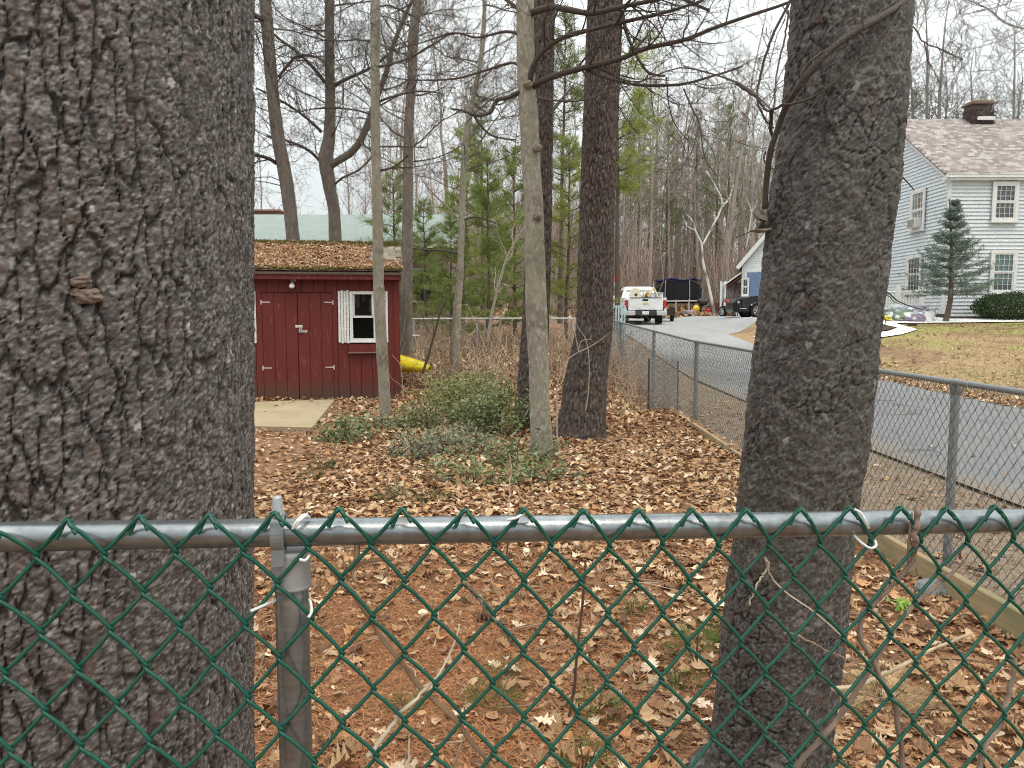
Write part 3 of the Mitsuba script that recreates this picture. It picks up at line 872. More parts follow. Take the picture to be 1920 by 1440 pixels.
def pine_proto(seed, H, bare=.1, L0=1.9, col=(.105, .17, .06), tufts=19, ln=.2):
    r = np.random.default_rng(seed)
    trunk, wood, P, D = MB(), MB(), [], []
    zt = np.linspace(0, H, 14)
    wob = np.cumsum(r.normal(0, .02, (14, 2)), 0)
    trunk.tube(np.c_[wob, zt], np.linspace(.008 * H + .02, .012, 14), 8, (.1, .08, .068))
    z = bare * H + .15
    while z < H - .15:
        t = z / H
        for j in range(r.integers(3, 6)):
            a = r.uniform(0, 2 * np.pi)
            L = L0 * (1 - t) ** .75 * r.uniform(.6, 1.15) + .25
            d0 = np.array([math.cos(a), math.sin(a), .12 + .5 * t])
            n = 6
            q = [np.array([np.interp(z, zt, wob[:, 0]), np.interp(z, zt, wob[:, 1]), z])]
            d = norm(d0)
            for i in range(n):
                d = norm(d + r.normal(0, .09, 3) + np.array([0, 0, .03]))
                q.append(q[-1] + d * L / n)
            q = np.array(q)
            wood.tube(q, np.linspace(.018, .005, n + 1), 4, (.1, .085, .07))
            m = max(4, int(tufts * L / L0 * 1.4))
            for _ in range(m):
                s = r.uniform(.35, 1.0) * n
                i = min(int(s), n - 1)
                b = q[i] + (q[i + 1] - q[i]) * (s - i)
                side = norm(np.cross(q[-1] - q[0], [0, 0, 1])) * r.normal(0, .28) * L * (s / n) * .8
                e = norm(norm(q[-1] - q[0]) + side * 1.2 + np.array([0, 0, r.uniform(0, .5)]))
                P.append(b + side + np.array([0, 0, r.normal(0, .03)]))
                D.append(e)
        z += r.uniform(.22, .5)
    P.append(np.array([wob[-1, 0], wob[-1, 1], H]))
    D.append(np.array([0, 0, 1.0]))
    fol = MB()
    P, D = np.array(P), np.array(D)
    tone = .6 + .8 * meshkit.noise(P * 1.7, seed)[:, None]
    v, f, c = needles(r, P, D, 13, ln, .02, np.array(col), .6, .5)
    fol.add(v, f, np.clip(c * np.repeat(tone, 39, 0), .01, .5))
    return shape(trunk, 'matte', True), shape(wood, 'matte', True), shape(fol, 'needle')


PINES = [pine_proto(101, 7.0, .08, 2.1, (.23, .29, .095)), pine_proto(102, 6.0, .06, 1.8, (.24, .30, .105)), pine_proto(103, 8.5, .12, 2.1, (.27, .31, .09)), pine_proto(104, 13, .45, 2.6, (.23, .27, .1), 20, .24)]
pr_ = np.random.default_rng(17)
for px, Y, i, s, lab in (
        (915, 21.5, 0, .74, 'bushy green young pine directly left of the grey maple, beyond the back fence'),
        (800, 24.5, 1, .7, 'green young pine showing between the two slim trunks right of the shed'),
        (845, 22.0, 1, .6, 'low green young pine beside the foot of the pale leaning trunk'),
        (968, 24.0, 1, .95, 'green young pine half hidden behind the grey maple trunk'),
        (742, 26.0, 0, .8, 'young pine rising in front of the pale green roof, behind the shed corner'),
        (868, 28.0, 2, .85, 'taller young pine at the back whose top shows beside the pale leaning trunk'),
        (1062, 22.5, 2, .7, 'yellowish green young pine in the gap between the two dark pine trunks'),
        (1157, 30.0, 3, .95, 'yellowish pine whose upper boughs show right of the thick dark pine trunk'),
        (905, 37.0, 3, .8, 'tall airy pine far behind the young pines'),
        (1050, 33.0, 3, 1.0, 'tall pine behind the gap of the two dark trunks')):
    k = thing('young_pine', lab, 'pine tree')
    p = at(px, 590, Y)
    b = gp(p[0], Y, -.05)
    M = mat4(rotz(pr_.uniform(0, 6.28)), b, s)
    for nm, sh in zip(('trunk', 'limb', 'crown'), PINES[i]):
        scene[f'{k}__{nm}'] = put(sh, M)
    if px == 1157:
        del scene[f'{k}__crown']
        q = []
        r = np.random.default_rng(9)
        for cx, cy, rad in ((1200, 205, .8), (1180, 245, .7), (1210, 235, .7), (1178, 290, .8), (1190, 320, .6), (1172, 350, .5), (1200, 180, .6), (1185, 130, .8), (1210, 90, .9)):
            q.append(at(cx, cy, 30) + r.normal(0, 1, (70, 3)) * [rad * .45, rad * .6, rad * .28])
        q = np.vstack(q)
        v, f, c = needles(r, q, norm(r.normal(0, 1, q.shape) * [1, 1, .4] + [0, 0, .4]), 12, .24, .02, np.array((.3, .34, .09)), .6, .5)
        part(k, 'crown', MB().add(v, f, c), 'needle')
# ---------------------------------------------------------------- the green chain link fence in front
FA = 10.13 * math.pi / 180
FU = np.array([math.cos(FA), math.sin(FA), 0.0])
FN = np.array([-math.sin(FA), math.cos(FA), 0.0])      # away from the camera
F0 = np.array([.0863, .928, 0.0])
PW, PH = .0725, .0865


def fence_hit(px, py, off=0.0):
    d = FWD + np.array([1.0, 0, 0]) * (px - 960) / FOCAL + UP * (720 - py) / FOCAL
    return EYE + d * (((F0 + FN * off - EYE) @ FN) / (d @ FN))


RAIL_R = .0165
ra, rb_ = fence_hit(0, 1007, RAIL_R + .0085), fence_hit(1920, 976, RAIL_R + .0085)


def rail_at(s):
    p = F0 + FN * (RAIL_R + .0085) + FU * s
    t = ((p - ra) @ FU) / ((rb_ - ra) @ FU)
    return ra + (rb_ - ra) * t


KT = [(fence_hit(x, y)[:3] - F0) @ FU for x, y in ((125, 970), (388, 963), (640, 949), (868, 953), (1088, 955), (1300, 955), (1600, 952), (1865, 950))]
KZ = [fence_hit(x, y)[2] - .004 for x, y in ((125, 970), (388, 963), (640, 949), (868, 953), (1088, 955), (1300, 955), (1600, 952), (1865, 950))]


def top_z(s):
    return float(np.interp(s, KT, KZ))


gf = thing('green_chain_link_fence', 'green vinyl coated chain link fence with galvanised top rail across the foreground', 'fence')
WR = .0024
_gr = np.random.default_rng(3)
_jit = {}


def node(j, q):
    """Crossing number q below the top on the line j: a little off its ideal place, the same for both wires."""
    if (j, q) not in _jit:
        _jit[(j, q)] = _gr.normal(0, 1, 3) * [.0011, .002, .0011]
    s = j * PW / 2
    sag = .004 * math.sin(s * 3.1 + q * .4)
    e = _jit[(j, q)]
    return np.array([s + e[0], .003 * math.sin(s * 2.3 + q * .5) + e[1] + .006 * (q > 0), top_z(s) - q * PH / 2 - sag * (q > 0) + e[2]])


def wp(a):
    return F0 + FU * a[0] + FN * a[1] + np.array([0, 0, a[2]])


NR = 26
for j in range(-27, 31):
    pts = []
    q0 = 0 if j % 2 == 0 else 1
    first_left = True            # at q0 the wire is at its left line j when (j + q) is even
    # wire j runs between the lines j and j + 1; line L carries crossings q with q = L (mod 2)
    q = 0
    L = j if j % 2 == 0 else j + 1       # even line: the top knuckle
    k0 = node(L, 0)
    other = 1 if L == j else -1
    # the free end curls over the rail side and comes down again
    tip = [k0 + [other * -.0125, .003, -.019], k0 + [other * -.008, .0042, -.010], k0 + [other * -.003, .004, .001], k0 + [0, .002, .0035]]
    if other < 0:
        tip = [k0 + [.0105, -.004, -.0125], k0 + [.008, -.0035, -.0085], k0 + [.005, .002, -.003], k0 + [.004, .004, .001], k0 + [0, -.001, .0028]]
    pts += [np.array(x) for x in tip]
    a = k0 + [other * .003, -.002, 0]
    for q in range(0, NR):
        Lb = L + (other if q % 2 == 0 else 0)
        b = node(Lb, q + 1)
        going_right = (Lb > (L if q % 2 == 0 else L + other))
        y = -WR * 1.02 if going_right else WR * 1.02
        bulge = WR * .95 * (1 if Lb == j + 1 else -1)
        b2 = b + [bulge, 0, 0]
        d = b2 - a
        bow = np.array([0, 0, .0022 if going_right else -.0009])
        pts.append(a + d * .07 + [0, y, -.0006])
        pts.append(a + d * .32 + [0, y * 1.0, 0] + bow * .8)
        pts.append(a + d * .68 + [0, y * 1.0, 0] + bow)
        pts.append(a + d * .93 + [0, y, .0006])
        pts.append(b2.copy())
        a = b2
    mb = MB()
    mb.tube(np.array([wp(p) for p in pts]), WR, 7, (0, .1, .07), True)
    part(gf, 'wire', mb, 'vinyl', True)
mb = MB()
s_ = np.linspace(-1.6, 2.4, 60)
mb.tube(np.array([rail_at(s) for s in s_]), RAIL_R, 28, (.5, .5, .5), True)
part(gf, 'top_rail', mb, 'galvanised', True)
pc = fence_hit(546, 1062, .035)
sp = float((pc - F0) @ FU)
rc = rail_at(sp)
mb = MB()
mb.tube(np.array([[pc[0], pc[1], z] for z in np.linspace(-.1, rc[2] - .03, 12)]), .0197, 32, (.5, .5, .5), True)
part(gf, 'post', mb, 'galvanised', True)
mb = MB()
zc = rc[2] - RAIL_R - .006
prof = [(.0232, zc - .047), (.0238, zc - .045), (.0236, zc - .043), (.0228, zc - .041), (.0226, zc - .006), (.021, zc - .001), (.017, zc)]
m = trimesh.creation.revolve(np.array([(0, zc - .047)] + prof + [(0, zc)]), sections=36)
mb.add(m.vertices + [pc[0], pc[1], 0], m.faces)
part(gf, 'post_cap', mb, pr((.33, .34, .335), .55, metallic=.35), True)
mb = MB()
cx = rail_at(sp - .012)
ang = np.linspace(-2.35, 2.35 + 1.6, 34)
rr = RAIL_R + .0045
ring = np.array([cx + FN * math.sin(a) * rr + np.array([0, 0, 1]) * math.cos(a) * rr * 1.06 for a in ang])
ring = np.vstack([ring[:1] + np.array([0, 0, -.02]) - FN * .001, ring])
t_ = norm(np.gradient(ring, axis=0))
w_ = FU * .0075
nn = norm(np.cross(t_, FU)) * .0022
q = np.stack([ring - w_ - nn, ring + w_ - nn, ring + w_ + nn, ring - w_ + nn], 1).reshape(-1, 3)
mb.add(q, grid_faces(len(ring), 4))
part(gf, 'rail_loop', mb, 'galvanised_dull', 40 if False else False)
mb = MB()
top = cx + np.array([0, 0, rr * 1.06])
m = trimesh.creation.revolve(np.array([(0, -.004), (.0085, -.003), (.0085, .003), (.0068, .006), (.0058, .02), (.0045, .023), (0, .0235)]), sections=20)
mb.add(m.vertices + top + FN * -.006, m.faces)
part(gf, 'finial', mb, pr((.42, .44, .45), .5, metallic=.5), True)
TW = (.68, .7, .7)
for rows in ([(548, 992, -.004), (556, 978, -.006), (566, 968, .004), (576, 965, .02)], [(552, 990, -.004), (562, 976, -.006), (570, 969, .006), (580, 970, .02)], [(562, 1049, -.006), (572, 1051, -.008), (577, 1046, -.002), (580, 1038, .012)],
             [(470, 1146, -.004), (488, 1138, .004), (506, 1130, .014), (520, 1124, .03)], [(578, 1158, -.006), (584, 1148, -.003), (583, 1132, .008), (580, 1124, .02)],
             [(1602, 955, .0), (1612, 960, -.004), (1622, 975, -.006), (1628, 990, .0)], [(1598, 998, .02), (1616, 1018, .004), (1634, 1028, -.004), (1643, 1022, .0), (1641, 1014, .006)],
             [(952, 975, .0), (965, 972, -.005), (978, 966, .0), (992, 972, .01)]):
    mb = MB()
    mb.tube(curve([fence_hit(x, y, d) for x, y, d in rows], 14), .0018, 6, TW, True)
    part(gf, 'tie_wire', mb, 'satin', True)

# sticks and shoots woven through or standing right behind it
STK = (.2, .125, .075)


def stick(name, label, rows, r0, r1, col, cat='stick', bs='matte', sub=()):
    k = thing(name, label, cat)
    n = 26
    pts = curve([fence_hit(x, y, d) for x, y, d in rows], n)
    mb = MB()
    g = np.random.default_rng(len(label))
    rad = np.linspace(r0, r1, n) * (1 + .12 * np.sin(np.arange(n) * 1.7))
    mb.tube(pts + g.normal(0, .0008, pts.shape), rad, 7, np.array(col) * g.uniform(.75, 1.25, (n, 1)), True)
    for rows2, a, b in sub:
        p2 = curve([fence_hit(x, y, d) for x, y, d in rows2], 12)
        mb.tube(p2, np.linspace(a, b, 12), 5, np.array(col) * 1.2, True)
    scene[k] = shape(mb, bs, True)
    return k


stick('fallen_stick', 'brown crooked stick caught diagonally behind the green mesh right of the post', [(618, 1062, .012), (650, 1096, .014), (690, 1150, .016), (716, 1192, .016), (757, 1250, .018), (790, 1290, .016), (830, 1325, .016), (862, 1362, .016), (905, 1420, .016), (950, 1480, .016)], .0042, .0028, (.25, .165, .1), sub=[
    ([(668, 1090, .014), (660, 1074, .016), (672, 1060, .02), (690, 1052, .024), (740, 1048, .03)], .003, .002), ([(668, 1060, .02), (669, 1035, .02), (670, 1010, .02)], .004, .0036), ([(660, 1100, .016), (648, 1075, .02), (643, 1042, .02)], .0018, .001)])
stick('vine_shoot', 'grey brown twisted vine stem slanting up through the green mesh at the right', [(1480, 1450, .012), (1540, 1385, .01), (1590, 1320, .012), (1640, 1240, .014), (1690, 1160, .014), (1740, 1110, .014), (1790, 1070, .016)], .004, .0028, (.22, .17, .135), 'vine')
stick('vine_shoot', 'brown vine stem bending through the green mesh below the upright shoots at the right', [(1690, 1455, .012), (1680, 1330, .012), (1650, 1270, .012), (1632, 1230, .012), (1612, 1190, .012), (1612, 1165, .014), (1640, 1130, .014), (1690, 1080, .016), (1712, 1050, .018)], .0042, .003, (.2, .15, .12), 'vine')
stick('woody_shoot', 'upright woody shoot rising beside the right end of the galvanised top rail', [(1700, 1075, .03), (1712, 1040, .024), (1716, 1000, .0), (1721, 950, -.002)], .0048, .004, (.27, .2, .155), 'shoot', sub=[([(1703, 1050, .02), (1706, 1000, .008), (1710, 962, .0)], .0026, .0018)])
stick('vine_shoot', 'pale grey vine stem at the right border of the photo, crossing the lower mesh', [(1836, 1460, .01), (1846, 1400, .01), (1880, 1350, .01), (1894, 1290, .012), (1904, 1235, .012)], .0046, .0034, (.27, .215, .165), 'vine')
stick('dry_twig', 'long pale dry twig lying nearly level behind the mesh, above the dry grass tuft', [(1560, 1293, .3), (1600, 1287, .3), (1660, 1264, .3), (1740, 1222, .32), (1822, 1188, .34)], .0042, .0025, (.46, .37, .25), 'twig')
stick('dry_twig', 'thin pale tendril hanging in front of the leaning scaly trunk', [(1434, 1045, .02), (1440, 1062, .02), (1426, 1085, .02), (1404, 1134, .02)], .0016, .001, (.5, .42, .33), 'twig', sub=[([(1436, 1050, .02), (1445, 1080, .03), (1470, 1108, .04), (1530, 1150, .05), (1600, 1216, .06)], .0014, .001)])
stick('dry_twig', 'thin brown twig arching from the mesh across the lower part of the leaning trunk', [(1470, 1188, .02), (1490, 1190, .03), (1550, 1220, .05), (1620, 1250, .06), (1660, 1275, .06)], .0016, .001, (.33, .24, .18), 'twig')
stick('dry_twig', 'thin upright brown stem behind the middle of the green mesh', [(1068, 1345, .3), (1080, 1250, .25), (1090, 1150, .2), (1098, 1050, .16)], .0028, .0018, (.16, .11, .085), 'twig')
stick('dry_twig', 'bleached forked twig low in the mesh right of the galvanised post', [(690, 1420, .012), (720, 1380, .012), (760, 1330, .012), (800, 1290, .014), (870, 1235, .02)], .0032, .0016, (.52, .46, .36), 'twig', sub=[([(812, 1280, .014), (850, 1210, .02), (862, 1170, .024)], .0016, .001)])
stick('dry_twig', 'short crooked twig woven into the mesh under the third knuckle left of the leaning trunk', [(868, 1090, .004), (890, 1112, .006), (918, 1150, .008), (940, 1180, .008), (962, 1210, .01)], .0026, .0018, (.2, .15, .11), 'twig')
stick('dry_twig', 'thin tall tan stem with buds rising above the top rail at the middle', [(948, 1040, .05), (957, 985, .04), (955, 930, .3), (958, 880, .5), (955, 850, .6)], .0012, .001, (.3, .2, .15), 'twig')
stick('dry_twig', 'thin curved brown tendril at the right end of the mesh', [(1790, 1045, .02), (1812, 1026, .02), (1835, 1024, .02), (1850, 1036, .02), (1860, 1050, .02)], .0014, .001, (.42, .32, .24), 'twig')

# ---------------------------------------------------------------- the grey chain link fence along the drive
cf = thing('grey_chain_link_fence', 'galvanised grey chain link fence running away along the driveway on the right', 'fence')
CP = [(2.70, 1.2, 1.20), (2.68, 4.7, None), (2.68, 8.05, None), (2.69, 11.4, None), (2.50, 13.8, None), (2.36, 17.0, None), (2.28, 20.0, None)]
TOPY = {4.7: 716, 8.05: 664, 11.4: 640, 13.8: 620, 17.0: 604, 20.0: 598}
CP = np.array([(x, y, z if z else at(960 + x / y * FOCAL, TOPY[y], y)[2]) for x, y, z in CP])


def cf_at(y):
    return np.array([np.interp(y, CP[:, 1], CP[:, 0]), y, np.interp(y, CP[:, 1], CP[:, 2])])


for i, (x, y, z) in enumerate(CP[1:]):
    mb = MB()
    g = float(ground_z(x, y))
    mb.tube(np.array([[x + .03, y, zz] for zz in np.linspace(g - .1, z - .02, 4)]), .026 if i == 0 else .03, 18, (.5, .5, .5), True)
    p = part(cf, 'post', mb, 'galvanised_dull', True)
    mb = MB()
    m = trimesh.creation.revolve(np.array([(0, z - .075), (.031, z - .075), (.032, z - .02), (.022, z + .012), (.009, z + .026), (0, z + .028)]), sections=18)
    mb.add(m.vertices + [x + .03, y, 0], m.faces)
    part(p, 'cap', mb, 'galvanised_dull', True)
for a, b in zip(CP[:-1], CP[1:]):
    mb = MB()
    mb.tube(np.linspace(a, b, 6), .0185, 16, (.5, .5, .5), True)
    part(cf, 'rail', mb, 'galvanised_dull', True)


def zig(n, sides, hgt, mid=False, r=.0019):
    pts, y = [], 0
    for q in range(n + 1):
        pts.append((0.0 + (.0025 if q % 2 else -.0025), PW / 2 * (q % 2), -q * hgt / n))
    pts = np.array(pts)
    if mid:
        o = []
        for a, b in zip(pts[:-1], pts[1:]):
            o += [a, a + (b - a) * .2 + [.001, 0, .001], a + (b - a) * .8 + [.001, 0, .002]]
        pts = np.array(o + [pts[-1]])
    mb = MB()
    mb.tube(pts, r, sides, (.2, .2, .2))
    return mb


NEAR = [shape(zig(26, 4, 1.12, True, .0023), 'steel_wire', True), None]
ys = np.arange(2.2, 20, PW / 2)
far = MB()
nfar = zig(26, 3, 1.1, False, .0022).arrays()
cnt = 0
for i, y in enumerate(ys):
    p = cf_at(y)
    lat = .004 * math.sin(y * 3)
    flip = 1 if i % 2 == 0 else -1
    pos = p + [-.024 + lat, 0 if flip > 0 else PW / 2, -.008]
    M = mat4(np.diag([1.0, flip, 1.0]), pos)
    if cnt < 285:
        M2 = M.copy()
        part(cf, 'wire', put(NEAR[0], M2))
        cnt += 1
    else:
        hs = (p[2] - float(ground_z(p[0], y)) - .02) / 1.1
        v = nfar[0] * [1, flip, hs]
        f = nfar[1] if flip > 0 else nfar[1][:, ::-1]
        far.add(v + pos, f, nfar[2])
part(cf, 'mesh', far, 'steel_wire', True, kind='stuff')
for y, dz in ((4.72, -.10), (4.72, -.42), (4.5, -.0)):
    p = cf_at(y)
    mb = MB()
    a = np.linspace(0, 2 * np.pi, 18)
    rr = .031 if dz < 0 else .022
    if dz < 0:
        ring = np.stack([p[0] + .03 + rr * np.cos(a), y + rr * np.sin(a), p[2] + dz + .012 * np.cos(a)], 1)
    else:
        ring = np.stack([p[0] + rr * np.cos(a), a * 0 + y, p[2] + rr * np.sin(a)], 1)
    mb.tube(ring, .0022, 5, (.55, .57, .57))
    part(cf, 'tie_wire', mb, 'satin', True)

bf = thing('back_fence', 'thin galvanised chain link fence crossing the brush at the back of the yard', 'fence')
BZ = at(960, 597, 20.0)[2]
mb = MB()
mb.tube(np.array([[2.25, 20, BZ], [0, 20.05, BZ], [-3, 20.1, BZ - .01], [-8, 20.3, BZ - .02]]), .02, 8, (.6, .61, .6), True)
part(bf, 'rail', mb, 'matte', True)
for x in (1.55, -.9, -2.55, -5.4):
    mb = MB()
    g = float(ground_z(x, 20.1))
    mb.tube(np.array([[x, 20.1, g - .1], [x, 20.1, BZ + .03]]), .026, 8, (.3, .31, .3), True)
    part(bf, 'post', mb, 'matte', True)
mb = MB()
a, b = at(752, 630, 20.0), at(787, 629, 20.0)
mb.tube(np.array([a, b]), .02, 8, (.6, .61, .6), True)
part(bf, 'brace_rail', mb, 'matte', True)
mb = MB()
v0 = zig(20, 3, 1.0, False, .002).arrays()
for i, x in enumerate(np.arange(-8, 2.2, PW)):
    g = float(ground_z(x, 20.05))
    v = v0[0][:, [1, 0, 2]] * [2, 1, (BZ - g)]
    mb.add(v + [x, 20.08, BZ], v0[1], (.22, .23, .23))
part(bf, 'mesh', mb, 'matte', True, kind='stuff')

# edging boards at the foot of the grey fence
for i, (y0, y1, lab) in enumerate(((2.4, 5.6, 'weathered mossy edging board at the foot of the grey fence, nearest to the green fence'), (5.63, 8.8, 'weathered edging board at the foot of the grey fence, partly behind the leaning trunk'), (8.83, 11.9, 'weathered edging board at the foot of the grey fence, beyond the leaning trunk'))):
    mb = MB()
    xs = 2.52 if i else 2.46
    g0, g1 = ground_z(xs, y0), ground_z(xs, y1)
    L = y1 - y0
    mb.box((xs, (y0 + y1) / 2, (g0 + g1) / 2 + (.06 if i == 0 else -.035)), (.045, L, .22), (.3, .22, .13), rotz(.02 * (1 - i)), .006)
    solo('edging_board', lab, 'board', mb, 'old_wood')
# grey wire panel leaning on the fence
k = thing('wire_panel', 'dark grey wire mesh panel leaning against the far part of the grey fence', 'panel')
p0, p1 = at(1216, 765, 12.4), at(1271, 764, 12.9)
q0, q1 = at(1217, 671, 12.45), at(1271, 677, 12.95)
for a, b, nm in ((p0, q0, 'post'), (p1, q1, 'post')):
    mb = MB()
    mb.tube(np.array([a - [0, 0, .1], b]), .014, 6, (.06, .065, .07), True)
    part(k, nm, mb, 'matte', True)
mb = MB()
for i in range(28):
    t = i / 27
    mb.tube(np.array([p0 + (p1 - p0) * t, q0 + (q1 - q0) * t]), .0035, 3, (.2, .21, .22))
for i in range(34):
    t = i / 33
    mb.tube(np.array([p0 + (q0 - p0) * t, p1 + (q1 - p1) * t]), .0035, 3, (.2, .21, .22))
part(k, 'mesh', mb, 'matte', False, kind='stuff')
# ---------------------------------------------------------------- the red shed
SH = np.array([*at(749, 744, 14.25)[:2], 0.0])
SH[2] = .03
th = math.radians(9)
SX = np.array([-math.cos(th), -math.sin(th), 0])      # along the front to the left
SY = np.array([-math.sin(th), math.cos(th), 0])       # into the shed
SR = np.stack([-SX, SY, [0, 0, 1]], 1)                # box axes: right, in, up


def sh(u, d, z):
    return SH + SX * u + SY * d + np.array([0, 0, z])


def su(px):
    """How far left of the shed's right corner a column of the photograph meets its front."""
    r = (px - 960) / FOCAL
    # SH + SX*u : x = r*y
    return (r * SH[1] - SH[0]) / (SX[0] - r * SX[1])


def sz(py, u, d=0.0):
    p = SH + SX * u + SY * d
    return at(960, py, p[1])[2] - SH[2]


SW, SD = su(372), 2.7
EZ = sz(517, 1.5)
shed = thing('garden_shed', 'dark red wooden garden shed with leaf covered roof and a concrete pad at its door', 'shed')


def boards(parent, u0, u1, z0, z1, d, w=.205, off=0.0, skip=(), nm='board', thick=.02):
    u = u0
    edges = [u0] + list(np.arange(u0 + (off or w), u1 - .02, w)) + [u1]
    from shapely import box as sbox
    for a, b in zip(edges[:-1], edges[1:]):
        P = sbox(a + .0045, z0, b - .0045, z1)
        for (s0, s1, y0, y1) in skip:
            P = P.difference(sbox(s0, y0 - .5 if y0 <= 0 else y0, s1, y1))
        for g in getattr(P, 'geoms', [P]):
            if g.geom_type != 'Polygon' or g.area < .002:
                continue
            m = trimesh.creation.extrude_polygon(g.simplify(1e-6), thick, engine='earcut')
            v = SH + m.vertices[:, :1] * SX + (m.vertices[:, 2:] + d - thick / 2) * SY + m.vertices[:, 1:2] * np.array([0, 0, 1.0])
            part(parent, nm, MB().add(v, m.faces, (.1, .02, .02)), 'shed_paint')


dl, drr = su(493), su(625)
dtop = sz(549, (dl + drr) / 2)
wl, wr = su(657), su(708)
wr = su(707)
wz0, wz1 = sz(640, wl), sz(546, wl)
W1 = (wr, wl, wz0, wz1)
mid = (dl + drr) / 2
W2 = (2 * mid - wl, 2 * mid - wr, wz0, wz1)
mb = MB()
mb.box(sh(SW / 2, .05, EZ / 2), (SW - .02, .02, EZ - .02), (.03, .006, .006), SR)
v = mb
wall = part(shed, 'wall', MB().box(sh(SW / 2, SD, EZ / 2), (SW - .02, .03, EZ), (.1, .02, .02), SR).box(sh(.012, SD / 2 + .02, EZ / 2), (.024, SD - .04, EZ), (.1, .02, .02), SR).box(sh(SW - .012, SD / 2 + .02, EZ / 2), (.024, SD - .04, EZ), (.1, .02, .02), SR), 'shed_paint')
# dark backing strips behind the joints of the front (not behind the openings)
mb = MB()
xs = sorted([0.03, W1[0], W1[1], W2[0], W2[1], SW - .03])
for a, b in ((0.03, W1[0]), (W1[1], W2[0]), (W2[1], SW - .03)):
    mb.box(sh((a + b) / 2, .026, EZ / 2), (b - a, .012, EZ), (.05, .01, .01), SR)
for W in (W1, W2):
    mb.box(sh((W[0] + W[1]) / 2, .026, W[2] / 2), (W[1] - W[0], .012, W[2]), (.05, .01, .01), SR)
    mb.box(sh((W[0] + W[1]) / 2, .026, (W[3] + EZ) / 2), (W[1] - W[0], .012, EZ - W[3]), (.05, .01, .01), SR)
part(wall, 'backing', mb, 'matte')
boards(wall, .07, SW - .05, .02, EZ, .008, .205, 0, skip=((drr, dl, 0, dtop + .012), W1, W2))
mb = MB()
mb.box(sh(.035, -.012, EZ / 2), (.09, .03, EZ), (.1, .02, .02), SR, .004).box(sh(-.012, .06, EZ / 2), (.024, .12, EZ), (.1, .02, .02), SR, .004)
part(shed, 'corner_board', mb, 'shed_paint')
for a, b, nm in ((drr + .004, mid - .004, 'door'), (mid + .004, dl - .004, 'door')):
    key = part(shed, nm, MB().box(sh((a + b) / 2, .02, dtop / 2 + .03), (b - a - .004, .012, dtop - .06), (.04, .01, .01), SR), 'shed_paint')
    boards(key, a, b, .035, dtop, .002, (b - a) / 3.0, 0)
    hu = a if nm == 'door' and a < mid - .1 else b
    sgn = 1 if hu == a else -1
    for zz in (dtop - .17, .62):
        mb = MB()
        mb.box(sh(hu + sgn * .07, -.012, zz), (.15, .006, .022), (.5, .42, .4), SR, .002).box(sh(hu - sgn * .012, -.012, zz), (.03, .008, .085), (.42, .36, .35), SR, .002)
        part(key, 'hinge', mb, 'satin')
mb = MB()
uz = sz(615, mid)
mb.box(sh(mid - .02, -.014, uz + .03), (.13, .008, .05), (.55, .54, .52), SR, .003).box(sh(mid - .05, -.03, uz - .055), (.07, .03, .06), (.3, .3, .31), SR, .006)
mb.box(sh(mid - .11, -.014, uz - .06), (.11, .006, .045), (.4, .39, .38), SR, .002)
a = np.linspace(0, np.pi, 8)
mb.tube(np.array([sh(mid - .05 + .022 * math.cos(t), -.03, uz - .028 + .03 * math.sin(t)) for t in a]), .005, 6, (.6, .6, .6))
part(shed, 'padlock', mb, 'satin')


